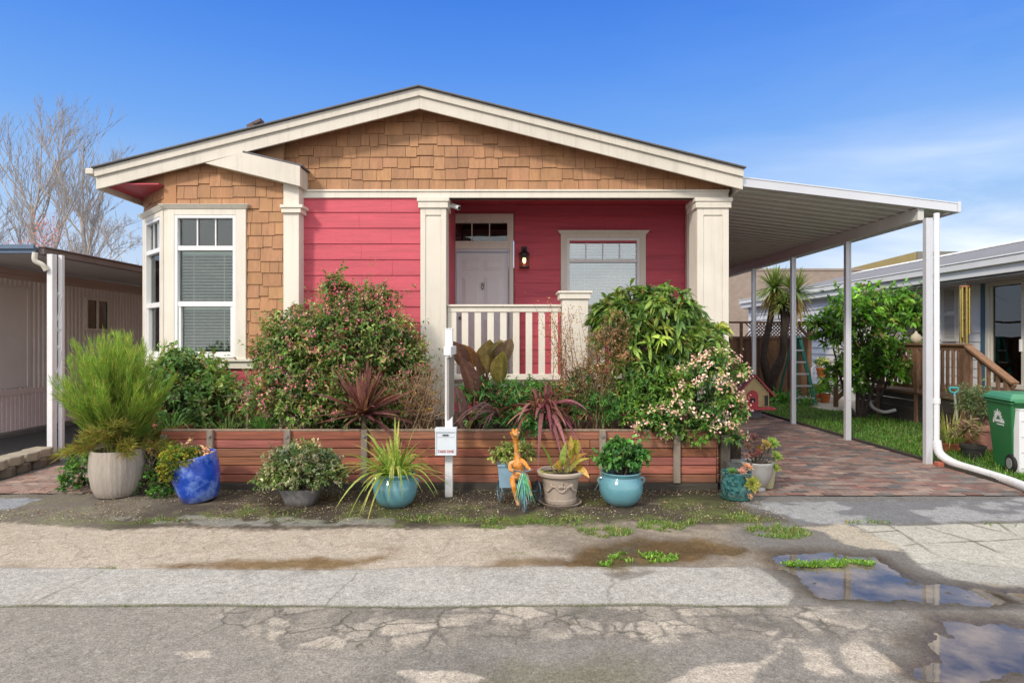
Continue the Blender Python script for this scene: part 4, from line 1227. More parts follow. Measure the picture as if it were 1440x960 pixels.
def flowers(parent, pos, out, pal, petal=.012, npet=5, per=7, spread=.035, mat=None, name='blossom'):
    """umbels of small five-petalled flowers facing out"""
    n = len(pos)
    c = pos[:, None, :] + R.normal(size=(n, per, 3)) * spread; c = c.reshape(-1, 3)
    o = nrm(np.repeat(out, per, 0) + R.normal(size=(n * per, 3)) * .5)
    a = nrm(np.cross(o, R.normal(size=o.shape))); b = np.cross(o, a); arrs = []
    col = pick(pal, n * per, .12)
    for k in range(npet):
        th = 2 * math.pi * k / npet
        D = a * math.cos(th) + b * math.sin(th) + o * .35
        arrs.append(leaf_arrays(c, D, petal * R.uniform(.8, 1.2, len(c)), petal * .95, col, fold=.1, droop=0, oval=False, Nrm=o))
    return leafobj(name, join_arrays(arrs), parent, mat or LEAFM)


def outer(c, tw, dep, n, front=True, thr=.8):
    ok = dep[:len(c)] > thr
    if front: ok &= (tw[:, 1] < .35)
    i = np.where(ok)[0]; R.shuffle(i); i = i[:n]
    return c[i] + tw[i] * .08, tw[i]


# ------------------------------------------------------------------ planter
PY = 7.18
plant_box = thing('planter_box', 'long raised planter bed of red-brown boards with grey posts, in front of the red house', 'planter', (-.8, PY, 0))
px0, px1, pzt = -4.02, 2.40, .705
bd = MB(); nbd = 6; z0 = .085; hgt = (pzt - .02 - z0) / nbd
for i in range(nbd):
    segs = [px0, -2.55 + R.normal() * .02, -.75, .93, px1] if i % 2 == 0 else [px0, -1.67, .05, px1]
    for a, b_ in zip(segs[:-1], segs[1:]):
        br = R.uniform(.68, 1.25); bd.box(a + .002, b_ - .002, PY + R.normal() * .0015, PY + .035, z0 + i * hgt + .004, z0 + (i + 1) * hgt - .004, (br, br * R.uniform(.82, 1.15), br * R.uniform(.8, 1.2)))
    br = R.uniform(.7, 1.1); bd.box(px0 - .03, px0, PY + .0, 8.9, z0 + i * hgt + .002, z0 + (i + 1) * hgt - .002, (br, br, br))
    br = R.uniform(.9, 1.3); bd.box(px1 + .06, px1 + .34, PY + .48, PY + .515, z0 + i * hgt + .002, z0 + (i + 1) * hgt - .002, (br, br, br))
    bd.box(px1 + .0, px1 + .035, PY + .035, PY + .48, z0 + i * hgt + .002, z0 + (i + 1) * hgt - .002, (br, br, br))
    bd.box(px1 + .305, px1 + .34, PY + .515, 8.9, z0 + i * hgt + .002, z0 + (i + 1) * hgt - .002, (br, br, br))
bd.build('board', WOODR, plant_box, bevel=.006)
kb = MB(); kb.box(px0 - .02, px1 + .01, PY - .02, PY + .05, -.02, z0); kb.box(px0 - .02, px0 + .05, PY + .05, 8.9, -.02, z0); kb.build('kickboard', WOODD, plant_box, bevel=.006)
cpb = MB(); cpb.box(px0 - .01, px1 + .01, PY - .006, PY + .06, pzt - .022, pzt, (1.15, 1, .9)); cpb.box(px1 + .0, px1 + .36, PY + .47, PY + .53, pzt - .022, pzt, (1.6, 1.5, 1.4)); cpb.build('cap_rail', WOODG, plant_box, bevel=.004)
for pxp, wdt, dk in ((232, .075, .7), (297, .075, 1), (405, .075, 1), (513, .075, .9), (847, .075, 1.25), (951, .08, 1), (1019, .105, .32)):
    xx = (pxp - CX) * PY / F; mb = MB(); mb.box(xx - wdt / 2, xx + wdt / 2, PY - .045, PY - .003, .09 if pxp != 1019 else 0, pzt + (.0 if pxp not in (232, 1019) else -.06), (dk, dk, dk))
    po = mb.build('post', WOODG, plant_box, bevel=.006)
    if pxp not in (232, 1019):
        bo = MB(); bo.tube([(xx, PY - .045, pzt - .075), (xx, PY - .056, pzt - .075)], .021, 14); bo.tube([(xx, PY - .056, pzt - .075), (xx, PY - .064, pzt - .075)], .011, 6); bo.build('bolt', STEEL, po)
ep = MB(); ep.box(px1 + .34, px1 + .40, PY + .44, PY + .50, 0, pzt + .01, (1.9, 1.8, 1.7)); ep.build('post', WOODG, plant_box, bevel=.005)
so_ = MB(); so_.box(px0 + .01, px1 + .3, PY + .05, 8.94, .3, .60); so_.build('soil', SOIL, plant_box)
SZ = .60

GR = [(.055, .12, .03), (.075, .15, .035), (.045, .10, .03), (.10, .17, .045)]

# leafy dark vine shrub against the bay
def shrub(name, label, lobes, ncl, per, Ll, Wl, pal, base, cat='shrub', mat=LEAF, nst=26, sr=.012, stemmat=BARK, group=None, **kw):
    t = thing(name, label, cat, base, group)
    arr, c, tw, dep = crown(lobes, ncl, per, Ll, Wl, pal, **kw)
    leafobj('foliage', arr, t, mat)
    if nst: stems(t, base, c, sr, stemmat, nst)
    return t, c, tw, dep

b0 = P(275, 600, 8.2)
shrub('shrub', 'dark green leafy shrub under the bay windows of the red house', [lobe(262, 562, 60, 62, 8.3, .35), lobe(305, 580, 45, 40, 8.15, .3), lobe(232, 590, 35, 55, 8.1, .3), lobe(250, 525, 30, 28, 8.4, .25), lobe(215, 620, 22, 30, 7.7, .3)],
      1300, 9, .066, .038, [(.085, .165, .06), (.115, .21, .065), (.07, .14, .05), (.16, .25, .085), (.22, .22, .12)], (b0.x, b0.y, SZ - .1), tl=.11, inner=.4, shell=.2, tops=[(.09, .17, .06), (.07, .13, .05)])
# spilling weeds at the planter's end and around the tan pot
shrub('weed', 'bright green weed growing between the stone pot and the paved path', [lobe(118, 660, 24, 32, 7.35, .2), lobe(108, 680, 18, 18, 7.2, .15)], 130, 7, .05, .035, [(.075, .17, .04), (.06, .14, .04)], (-5.05, 7.35, 0), cat='weed', nst=8, sr=.004, tl=.06)
shrub('weed', 'low green weed at the foot of the planter between stone pot and blue pot', [lobe(210, 682, 22, 22, 7.0, .15), lobe(232, 696, 14, 8, 6.9, .12)], 90, 7, .045, .03, [(.05, .13, .035), (.06, .14, .04)], (-4.15, 7.0, 0), cat='weed', nst=6, sr=.004, tl=.05)
shrub('hanging_plant', 'dry brown trailing plant hanging over the planter corner behind the stone pot', [lobe(214, 655, 14, 40, 7.12, .1), lobe(205, 640, 16, 20, 7.3, .1)], 120, 8, .05, .012, [(.13, .11, .06), (.09, .09, .04), (.06, .08, .03)], (-4.2, 7.25, .5), cat='plant', nst=0, up=-1.2, droop=.6)

# strap-like weeds at the left end
def strap(name, label, cat, center, n, L, Wd, droop, pal, elev=(20, 85), tip=None, mat=LEAF, base=None, rb=.03, nseg=7, group=None, az=None, twist=.1, part='foliage', prof=None):
    t = thing(name, label, cat, base or center, group)
    arr = strap_arr(center, n, L, Wd, droop, pal, elev, tip, rb, nseg, az, twist, prof)
    leafobj(part, arr, t, mat)
    return t


def strap_arr(center, n, L, Wd, droop, pal, elev=(20, 85), tip=None, rb=.03, nseg=7, az=None, twist=.1, prof=None):
    a = R.uniform(0, 2 * math.pi, n) if az is None else R.uniform(az[0], az[1], n)
    e = np.radians(R.uniform(elev[0], elev[1], n))
    D = np.stack([np.cos(a) * np.cos(e), np.sin(a) * np.cos(e), np.sin(e)], 1)
    root = np.asarray(center) + np.stack([np.cos(a), np.sin(a), np.zeros(n)], 1) * R.uniform(0, rb, (n, 1))
    C_ = pick(pal, n, .2); C2 = C_ if tip is None else pick(tip, n, .2)
    return blade_arrays(root, D, R.uniform(L[0], L[1], n), R.uniform(Wd[0], Wd[1], n), R.uniform(droop[0], droop[1], n), C_, C2, nseg=nseg, twist=twist, prof=prof)

strap('grass_clump', 'tuft of bright green strap leaves in the planter below the dry stalk', 'plant', P(370, 604, 7.5), 60, (.25, .42), (.012, .02), (.2, .6), [(.07, .17, .05), (.09, .2, .06)], (35, 85), rb=.1)
strap('grass_clump', 'thin green grass arching over the left end of the planter', 'plant', P(240, 600, 7.5), 70, (.3, .6), (.006, .012), (.3, .7), [(.08, .17, .05), (.11, .2, .07)], (20, 75), rb=.18)
t = thing('dry_stalk', 'dry pale stalk with thin bare side twigs left of the flowering shrub', 'plant', P(350, 604, 7.8))
mb = MB(); q = [P(347, 604, 7.8), P(350, 565, 7.8), P(352, 535, 7.8), P(362, 515, 7.8)]; mb.tube(q, [.016, .012, .009, .004], 6)
for i in range(22):
    s_ = R.uniform(.3, 1); a = q[0].lerp(q[2], s_); d_ = Vector((R.normal(), R.normal() * .5, abs(R.normal()) * .7)).normalized() * R.uniform(.12, .34)
    mb.tube([a, a + d_ * .5 + Vector((0, 0, .03)), a + d_], [.004, .003, .0015], 4, cap=False)
mb.build('stem', M('pale_twig', (.36, .27, .20), .85, .2, 20), t)

# big flowering shrub
b0 = P(480, 604, 8.0)
lb = [lobe(478, 500, 84, 62, 8.1, .5), lobe(425, 515, 58, 58, 7.95, .4), lobe(545, 500, 44, 56, 8.2, .4), lobe(500, 450, 44, 32, 8.25, .3), lobe(472, 415, 14, 26, 8.3, .12), lobe(528, 424, 26, 20, 8.3, .2),
      lobe(412, 462, 34, 24, 8.1, .3), lobe(402, 555, 42, 44, 7.75, .35), lobe(470, 565, 60, 44, 7.7, .3), lobe(572, 525, 26, 46, 8.2, .3), lobe(430, 585, 58, 34, 7.7, .3), lobe(500, 590, 56, 28, 7.65, .25), lobe(555, 575, 36, 32, 7.9, .25), lobe(390, 500, 26, 24, 7.95, .2)]
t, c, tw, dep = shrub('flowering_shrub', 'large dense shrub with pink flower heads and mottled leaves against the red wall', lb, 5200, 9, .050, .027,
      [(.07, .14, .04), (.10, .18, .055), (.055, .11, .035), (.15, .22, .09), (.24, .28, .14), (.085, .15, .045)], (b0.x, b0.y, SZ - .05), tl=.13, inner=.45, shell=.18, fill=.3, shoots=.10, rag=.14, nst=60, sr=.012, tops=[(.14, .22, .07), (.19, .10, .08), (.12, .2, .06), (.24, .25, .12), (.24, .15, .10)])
fp, fo = outer(c, tw, dep, 120, thr=.9); flowers(t, fp, fo, [(.55, .16, .20), (.45, .16, .22), (.6, .28, .25)], .016, 5, 9, .03)
fp, fo = outer(c, tw, dep, 200, thr=.88); flowers(t, fp, fo, [(.25, .12, .14), (.30, .16, .18)], .014, 4, 8, .03, name='bract')
# white variegated patch low on the left
strap('grass_clump', 'patch of thin green grass in the planter under the bay window shrub', 'plant', P(318, 604, 7.6), 90, (.16, .34), (.006, .011), (.2, .8), [(.08, .17, .05), (.12, .2, .07), (.18, .18, .09)], (25, 80), rb=.3)
# cordylines
def rosette(name, label, px, py, Y, n, L, Wd, pal, tip, droop=(.05, .5), elev=(-5, 88), rb=.03, stalk=True, cat='plant', az=None, group=None):
    c_ = P(px, py, Y); t = thing(name, label, cat, (c_.x, c_.y, min(c_.z, SZ)), group)
    arr = strap_arr(c_, n, L, Wd, droop, pal, elev, tip, rb, 8, az, .25)
    leafobj('foliage', arr, t, LEAFM, smooth=True)
    if stalk:
        mb = MB(); mb.tube([(c_.x, c_.y, SZ - .05), (c_.x, c_.y, c_.z + .02)], [.035, .03], 8); mb.build('stem', BARK, t)
    return t
rosette('cordyline', 'spiky burgundy cordyline with stiff sword leaves in front of the pink-flowered shrub', 512, 582, 7.36, 135, (.40, .76), (.034, .05), [(.10, .035, .038), (.14, .05, .05), (.08, .03, .04), (.16, .075, .06)], [(.15, .065, .055), (.20, .10, .06), (.11, .045, .05)], (.02, .28), (-8, 88))
t = thing('dry_shrub', 'tangle of bare dry beige twigs beside the white sign post', 'shrub', P(588, 604, 7.75)); mb = MB()
for i in range(170):
    a = P(588 + R.normal() * 14, 603, 7.75 + R.normal() * .12); tx = 588 + R.normal() * 22; ty = R.uniform(508, 590)
    b_ = P(tx, ty, 7.75 + R.normal() * .2); m_ = a.lerp(b_, .55) + Vector((R.normal() * .07, R.normal() * .07, .05)); e_ = b_ + Vector((R.normal() * .08, R.normal() * .08, -.03))
    mb.tube([a, m_, b_, e_], [.006, .005, .0035, .002], 4, cap=False)
mb.build('twig', TWIG, t, norm=False)
arr, c, tw, dep = crown([lobe(592, 572, 26, 24, 7.75, .2)], 40, 4, .05, .03, [(.35, .24, .08), (.28, .16, .07)], tl=.04); leafobj('foliage', arr, t)

# big-leaved canna, burgundy and green
def bigleaf(p0, dirv, L, Wd, roll=0.0, curl=.35, col=(.06, .035, .035), rib=(.10, .05, .05), n=9, m=7, cup=.3, tornj=.0):
    """paddle leaf with midrib, cupped, arching; returns V,F,C"""
    D = Vector(dirv).normalized(); side = D.cross(Vector((0, 0, 1)))
    if side.length < .1: side = Vector((1, 0, 0))
    side = Matrix.Rotation(roll, 3, D) @ side.normalized(); V = []; C_ = []
    p = Vector(p0); step = L / n
    for i in range(n + 1):
        t = i / n; w = Wd * .5 * (math.sin(math.pi * min(1, (t * .94 + .06)) ** .8)) ** .85 if t < 1 else .004
        nn = side.cross(D).normalized()
        for j in range(m):
            s_ = (j / (m - 1)) * 2 - 1
            e_ = R.normal() * tornj * abs(s_)
            V.append(p + side * (s_ * w) + nn * (cup * w * s_ * s_) + Vector((0, 0, e_)))
            k = 1 - abs(s_); cc = Vector(col).lerp(Vector(rib), max(0, 1 - abs(s_) * 5)); C_.append(tuple(cc * R.uniform(.8, 1.2) * (.85 + .3 * t)))
        D = (D + Vector((0, 0, -curl / n * (1 + t)))).normalized(); p = p + D * step
    F4 = [[i * m + j, i * m + j + 1, (i + 1) * m + j + 1, (i + 1) * m + j] for i in range(n) for j in range(m - 1)]
    return np.array([tuple(v) for v in V]), [np.array(F4)], np.array(C_)

t = thing('canna', 'canna with big rolled burgundy leaves in front of the porch balusters', 'plant', P(660, 604, 7.8)); arrs = []; mb = MB()
cn_ = [(666, 516, 645, 464, .26, .25, .15, .9, (.115, .055, .028)), (684, 524, 688, 470, .28, .30, -.15, .55, (.085, .065, .030)), (690, 500, 702, 468, .20, .22, .5, 1.2, (.12, .10, .07)),
       (708, 512, 714, 480, .24, .32, .1, .6, (.12, .085, .085)), (704, 538, 706, 494, .28, .26, .35, .8, (.12, .10, .035)), (652, 516, 641, 480, .26, .22, .5, .7, (.075, .04, .04)),
       (648, 586, 643, 545, .28, .20, -.4, .5, (.085, .05, .062)), (650, 604, 640, 572, .22, .20, .3, .9, (.09, .06, .07)), (660, 604, 672, 572, .24, .22, .6, .9, (.13, .11, .075)),
       (668, 556, 654, 506, .34, .22, .6, .5, (.07, .035, .035)), (676, 548, 668, 498, .34, .20, -.5, .5, (.065, .035, .032))]
for (ax, ay, bx, by, L_, w_, rl_, cu, col) in cn_:
    Y_ = 7.62 + R.normal() * .07; a = P(ax, ay, Y_); b_ = P(bx, by, Y_ - .10)
    arrs.append(bigleaf(a, b_ - a, L_ * 1.55, w_, rl_, cu * .8, col, tuple(np.array(col) * 1.6), cup=.45)); mb.tube([P(662 + (ax - 662) * .3, 606, 7.75), P(662 + (ax - 662) * .7, (ay + 606) / 2, Y_), a], [.016, .013, .009], 6)
leafobj('foliage', join_arrays(arrs), t, LEAF, smooth=True); mb.build('stem', M('canna_stem', (.09, .045, .03), .6, .2, 10), t, smooth=True)
# daisy bush: bright green
b0 = P(705, 604, 7.6)
shrub('shrub', 'bright green feathery bush below the porch balusters', [lobe(690, 558, 42, 28, 7.75, .3), lobe(725, 570, 40, 30, 7.7, .3), lobe(668, 560, 22, 24, 7.8, .2), lobe(738, 595, 28, 22, 7.4, .2), lobe(700, 590, 40, 18, 7.6, .25)],
      640, 10, .065, .016, [(.075, .19, .055), (.095, .23, .07), (.06, .15, .05)], (b0.x, b0.y, SZ - .05), tl=.07, inner=.3, nst=30, sr=.007, spread=1.0)
shrub('shrub', 'small leafy green sprig drooping over the planter edge behind the giraffe figure', [lobe(742, 610, 12, 26, 7.12, .08), lobe(752, 600, 12, 14, 7.2, .08)], 60, 8, .055, .02, [(.06, .16, .05)], (P(742, 600, 7.25).x, 7.25, SZ), tl=.05, nst=5, sr=.004)
# red flax, leaves falling over the planter front
t = rosette('flax_plant', 'red flax with long drooping maroon strap leaves spilling over the planter', 764, 582, 7.40, 74, (.5, .92), (.034, .054), [(.14, .04, .045), (.10, .035, .035), (.19, .07, .07)], [(.27, .12, .13), (.20, .07, .09), (.22, .13, .08)], (.45, 1.35), (20, 88), rb=.06, az=(math.pi * .9, math.pi * 2.1))
ce_ = P(680, 600, 7.45)
leafobj('foliage', strap_arr(P(704, 586, 7.36), 22, (.45, .85), (.026, .04), (.4, .9), [(.12, .06, .06), (.16, .09, .08)], (20, 60), [(.16, .09, .09)], .05, 8, (math.pi * .9, math.pi * 1.5), .3), t, LEAFM, smooth=True)
shrub('shrub', 'dense leafy green bush between the red flax and the dried stems', [lobe(772, 572, 36, 34, 7.85, .25), lobe(810, 575, 34, 30, 7.8, .2), lobe(745, 560, 22, 22, 7.9, .2)],
      620, 9, .055, .020, [(.06, .15, .045), (.085, .19, .055), (.05, .12, .04), (.12, .2, .06)], (P(785, 604, 7.85).x, 7.85, SZ), tl=.07, inner=.35, nst=20, sr=.006)
# tall dried flower stems
t = thing('dried_flower_plant', 'tall dried plant of thin stems with rusty seed heads in front of the porch newel', 'plant', P(810, 604, 7.6)); mb = MB(); pos = []
for i in range(58):
    a = P(808 + R.normal() * 20, 604, 7.65 + R.normal() * .1); r_ = R.random()
    top = P(*( (R.normal(775, 9), R.uniform(418, 470)) if r_ < .25 else (R.normal(806, 14), R.uniform(425, 530)) if r_ < .65 else (R.normal(845, 14), R.uniform(465, 560))), 7.7 + R.normal() * .12)
    m_ = a.lerp(top, .5) + Vector((R.normal() * .05, R.normal() * .05, 0)); mb.tube([a, m_, top], [.006, .004, .002], 4, cap=False)
    for k in range(40):
        s_ = R.uniform(.4, 1.05); base_ = (a.lerp(m_, s_ * 2) if s_ < .5 else m_.lerp(top, s_ * 2 - 1)); pos.append(np.array(base_) + R.normal(size=3) * .045)
mb.build('stem', M('rust_stem', (.20, .10, .06), .85, .2, 20), t, norm=False)
pos = np.array(pos); leafobj('seed_head', leaf_arrays(pos, R.normal(size=pos.shape), R.uniform(.015, .040, len(pos)), R.uniform(.010, .020, len(pos)), pick([(.36, .17, .09), (.28, .13, .08), (.38, .24, .12), (.18, .08, .06), (.42, .24, .08)], len(pos)), oval=False), t, LEAFM)
shrub('dried_shrub', 'brown wispy seeding shrub between the dried stems and the big glossy bush', [lobe(855, 505, 26, 46, 7.55, .2), lobe(832, 550, 28, 40, 7.5, .2), lobe(868, 470, 14, 30, 7.6, .15)], 620, 9, .034, .013, [(.26, .16, .09), (.20, .12, .07), (.12, .13, .05), (.3, .2, .12)], (P(845, 604, 7.5).x, 7.5, SZ), tl=.1, nst=26, sr=.005, mat=LEAFM, oval=False, stemmat=TWIG)
shrub('shrub', 'fresh green upright weeds in the planter behind the second turquoise pot', [lobe(838, 578, 30, 26, 7.45, .2), lobe(870, 585, 24, 22, 7.4, .2), lobe(815, 545, 16, 22, 7.6, .15)], 420, 9, .06, .012, [(.065, .17, .05), (.085, .2, .06), (.05, .13, .045)], (P(845, 604, 7.45).x, 7.45, SZ), tl=.08, nst=16, sr=.004, up=1.0)
# large glossy bush
b0 = P(925, 604, 8.0)
lb = [lobe(915, 470, 68, 55, 8.1, .5), lobe(960, 500, 50, 48, 8.1, .45), lobe(880, 445, 36, 34, 8.2, .3), lobe(935, 432, 40, 28, 8.2, .3), lobe(985, 478, 28, 30, 8.2, .25), lobe(900, 535, 52, 40, 7.85, .35), lobe(855, 450, 20, 20, 8.15, .15)]
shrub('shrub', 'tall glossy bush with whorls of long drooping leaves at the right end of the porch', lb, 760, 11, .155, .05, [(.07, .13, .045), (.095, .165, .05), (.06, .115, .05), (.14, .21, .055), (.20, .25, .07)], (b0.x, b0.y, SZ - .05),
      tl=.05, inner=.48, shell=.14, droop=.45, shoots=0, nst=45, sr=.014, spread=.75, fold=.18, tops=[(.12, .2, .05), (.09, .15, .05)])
b0 = P(905, 604, 7.45)
shrub('shrub', 'rounded light green evergreen shrub below the glossy bush', [lobe(898, 562, 36, 36, 7.5, .25), lobe(938, 555, 36, 36, 7.55, .25), lobe(880, 590, 26, 22, 7.35, .2), lobe(920, 588, 36, 26, 7.4, .25)],
      650, 11, .05, .022, [(.07, .16, .04), (.10, .21, .045), (.06, .14, .035), (.15, .24, .05)], (b0.x, b0.y, SZ - .05), tl=.06, inner=.42, nst=30, sr=.008, spread=.9)
lb = [lobe(985, 560, 42, 48, 7.35, .3), lobe(1015, 580, 28, 38, 7.4, .25), lobe(960, 600, 46, 30, 7.22, .25), lobe(1000, 615, 38, 26, 7.2, .2), lobe(925, 600, 26, 20, 7.2, .2), lobe(1010, 525, 30, 26, 7.5, .25)]
b0 = P(985, 604, 7.4)
t, c, tw, dep = shrub('flowering_shrub', 'bush covered in pale pink blossom at the right corner of the planter', lb, 900, 9, .055, .026, [(.065, .15, .04), (.09, .19, .05), (.055, .12, .035), (.14, .21, .055)], (b0.x, b0.y, SZ - .05), tl=.06, inner=.42, nst=40, sr=.009)
fp, fo = outer(c, tw, dep, 125, thr=.86); flowers(t, fp, fo, [(.66, .47, .40), (.60, .38, .35), (.70, .56, .46), (.5, .28, .28)], .0165, 5, 10, .028)
# ------------------------------------------------------------------ pots in front of the planter
def pot_center(px, pyb, r):
    """front contact row -> centre on the ground"""
    Y = gy(pyb) + r
    return Vector(((px - CX) * Y / F, Y, 0))


def soil_disc(t, c, r, z, tilt=None):
    mb = MB(); n = 24; vs = [Vector((0, 0, z + .01))] + [Vector((r * math.cos(2 * math.pi * k / n), r * math.sin(2 * math.pi * k / n), z)) for k in range(n)]
    if tilt is not None: vs = [tilt @ v for v in vs]
    mb.add([c + v for v in vs], [(0, 1 + k, 1 + (k + 1) % n) for k in range(n)]); mb.build('soil', SOIL, t)

TAN = M('stone_pot', (.42, .37, .32), .85, .14, 10, .8, 50, stretch=(3, 3, .8), grime=.3, gcol=(.22, .19, .15), splash=.09)
c = pot_center(165, 704, .22); t = thing('potted_plant', 'tall feathery green rush in a big ribbed tan stone pot beside the planter', 'potted plant', c)
mb = MB(); n = 96; prof = [(.16, 0), (.205, .02), (.245, .12), (.268, .26), (.272, .36), (.262, .50), (.258, .525), (.235, .525), (.232, .45)]
mb.lathe(prof, c, n)
for i, v in enumerate(mb.v):                                        # vertical ribs
    v = Vector(v) - c; a = math.atan2(v.y, v.x); k = 1 + .012 * math.sin(a * 34) + .006 * math.sin(a * 15 + 1)
    mb.v[i] = tuple(Vector((v.x * k, v.y * k, v.z)) + c)
mb.build('pot', TAN, t, smooth=True); soil_disc(t, c, .24, .47)
cc = c + Vector((0, 0, .47))
arr = []
gpal = [(.17, .26, .04), (.14, .26, .045), (.21, .28, .05), (.26, .25, .06), (.12, .22, .035)]
n = 130
a = R.uniform(0, 2 * math.pi, n); e = np.radians(R.uniform(56, 90, n)); D = np.stack([np.cos(a) * np.cos(e), np.sin(a) * np.cos(e), np.sin(e)], 1)
nl = 16; tt = []
LL = np.where(e > np.radians(70), R.uniform(.9, 1.34, n), R.uniform(.55, 1.0, n))
rootp = np.array(cc) + np.stack([np.cos(a), np.sin(a), 0 * a], 1) * R.uniform(0, .15, (n, 1))
arr.append(blade_arrays(rootp, D, LL, R.uniform(.006, .010, n), .08 * np.cos(e), pick([(.16, .12, .05), (.13, .15, .04)], n), pick(gpal, n), nseg=6))
for s_ in np.linspace(.22, 1.0, 34):                                # fine hair along each cane, in whorls
    for _ in range(6):
        ll = LL * s_; pb = rootp + D * ll[:, None] + np.array([0, 0, -1.0]) * (.08 * np.cos(e) * LL * s_ ** 2)[:, None] + R.normal(size=(n, 3)) * .012
        dd = nrm(D * 1.0 + R.normal(size=(n, 3)) * .26 + np.array([0, 0, .2]))
        cl = pick(gpal, n, .2) * (.65 + .5 * s_)
        arr.append(leaf_arrays(pb, dd, R.uniform(.10, .22, n) * (1.2 - .5 * s_), .0055, cl, oval=False, droop=.1))
n2 = 26; n2 = 24; a = R.uniform(0, 2 * math.pi, n2); e = np.radians(R.uniform(10, 56, n2)); D2 = np.stack([np.cos(a) * np.cos(e), np.sin(a) * np.cos(e), np.sin(e)], 1)
rp = np.array(cc) + D2 * .12; L2 = R.uniform(.3, .62, n2)
ypal = [(.26, .27, .06), (.28, .24, .07), (.22, .26, .06), (.27, .20, .08)]
arr.append(blade_arrays(rp, D2, L2, .007, .35, pick(ypal, n2), nseg=6))
for s_ in np.linspace(.2, 1, 26):
    for _ in range(5):
        pb = rp + D2 * (L2 * s_)[:, None] + np.array([0, 0, -1.0]) * (.35 * L2 * s_ ** 2)[:, None] + R.normal(size=(n2, 3)) * .012
        arr.append(leaf_arrays(pb, nrm(D2 + R.normal(size=(n2, 3)) * .45), R.uniform(.08, .18, n2), .005, pick(ypal, n2, .2), oval=False, droop=.2))
n3 = 160; a = R.uniform(0, 2 * math.pi, n3); e = np.radians(R.uniform(30, 88, n3)); D3 = np.stack([np.cos(a) * np.cos(e), np.sin(a) * np.cos(e), np.sin(e)], 1)
arr.append(blade_arrays(np.array(cc) + D3 * .08, D3, R.uniform(.15, .35, n3), .007, .1, pick([(.17, .09, .05), (.2, .12, .06), (.12, .07, .04)], n3), nseg=3))
# two long stray canes leaning to the left
for (qx, qy) in ((78, 590), (75, 632), (100, 560)):
    e_ = P(qx + 5, qy - 60 if qy < 600 else qy - 78, c.y); dd = np.array(e_ - cc)[None]; L_ = np.linalg.norm(dd, axis=1)
    arr.append(blade_arrays(np.array(cc)[None], dd, L_, .008, .02, pick(gpal, 1), nseg=6))
    for s_ in np.linspace(.3, 1, 40):
        pb = np.repeat(np.array(cc)[None] + nrm(dd) * (L_ * s_)[:, None] - np.array([0, 0, .02 * L_[0] * s_ * s_]), 7, 0) + R.normal(size=(7, 3)) * .012
        arr.append(leaf_arrays(pb, nrm(np.repeat(nrm(dd), 7, 0) + R.normal(size=(7, 3)) * .35), R.uniform(.06, .13, 7), .0045, pick(gpal, 7), oval=False, droop=.1))
leafobj('foliage', join_arrays(arr), t, LEAFM)

# tilted cobalt pot
BLUEG = M('cobalt_glaze', (.014, .075, .50), .14, .3, 9, .05, 12, spec=.6, coat=.5, grime=1.0, gcol=(.30, .45, .70), splash=.09)
c = pot_center(280, 710, .19); t = thing('potted_plant', 'tilted cobalt blue glazed pot with yellow-green stonecrop spilling over one side', 'potted plant', c)
tl = Matrix.Rotation(math.radians(-9), 3, 'Y') @ Matrix.Rotation(math.radians(4), 3, 'X')
mb = MB(); mb.lathe([(.17, .0), (.185, .015), (.215, .12), (.24, .25), (.247, .36), (.240, .45), (.246, .475), (.240, .49), (.222, .485), (.215, .40)], c + Vector((.02, 0, .018)), 64, tilt=tl)
mb.build('pot', BLUEG, t, smooth=True); soil_disc(t, c + Vector((.02, 0, .018)), .22, .44, tl)
q = c + tl @ Vector((0, 0, .47))
arr, c_, tw, dep = crown([(q.x - .04, q.y - .16, q.z + .03, .17, .14, .12), (q.x - .12, q.y - .19, q.z - .06, .12, .10, .13)], 640, 12, .022, .014, [(.20, .21, .03), (.24, .20, .03), (.15, .20, .035), (.12, .19, .04)], tl=.03, zmin=-.9, inner=.45, spread=.9)
leafobj('foliage', arr, t, LEAFM)
arr, c_, tw, dep = crown([(q.x + .05, q.y - .02, q.z + .02, .12, .10, .07)], 90, 9, .07, .012, [(.09, .17, .06), (.12, .2, .07)], tl=.04, inner=.5)
leafobj('foliage', arr, t, LEAFM)
arr, c_, tw, dep = crown([(q.x + .14, q.y - .02, q.z + .04, .07, .06, .05), (q.x - .03, q.y - .02, q.z + .12, .03, .03, .06)], 40, 8, .05, .018, [(.42, .28, .16), (.5, .3, .24), (.35, .25, .15)], tl=.04, inner=.7)
leafobj('dry_leaves', arr, t, LEAFM)

# grey square bowl with a mound of small leaves
GREYP = M('grey_glaze', (.20, .195, .20), .35, .2, 6, .15, 60, spec=.5, coat=.2, grime=.5, gcol=(.45, .43, .42), stretch=(4, 4, 1), splash=.09)
c = pot_center(425, 713, .15); t = thing('potted_plant', 'low grey glazed bowl hidden under a round mound of small variegated leaves', 'potted plant', c)
mb = MB(); mb.lathe([(.135, 0), (.15, .012), (.165, .06), (.205, .17), (.215, .19), (.20, .19), (.17, .14)], c, 64, sq=4.5); mb.build('pot', GREYP, t, smooth=True)
zc = .21
arr, c_, tw, dep = crown([(c.x, c.y, zc + .10, .42, .36, .30), (c.x - .22, c.y - .05, zc + .03, .22, .2, .18), (c.x + .24, c.y - .05, zc + .06, .22, .2, .18), (c.x, c.y - .18, zc + .06, .28, .16, .2)], 1500, 9, .030, .019,
                           [(.10, .15, .05), (.14, .18, .07), (.075, .13, .04), (.24, .26, .15), (.30, .29, .2)], tl=.05, zmin=-.2, inner=.3, shell=.12, clear=lambda p: (p[:, 2] < .17))
leafobj('foliage', arr, t, LEAFM)
mb = MB()
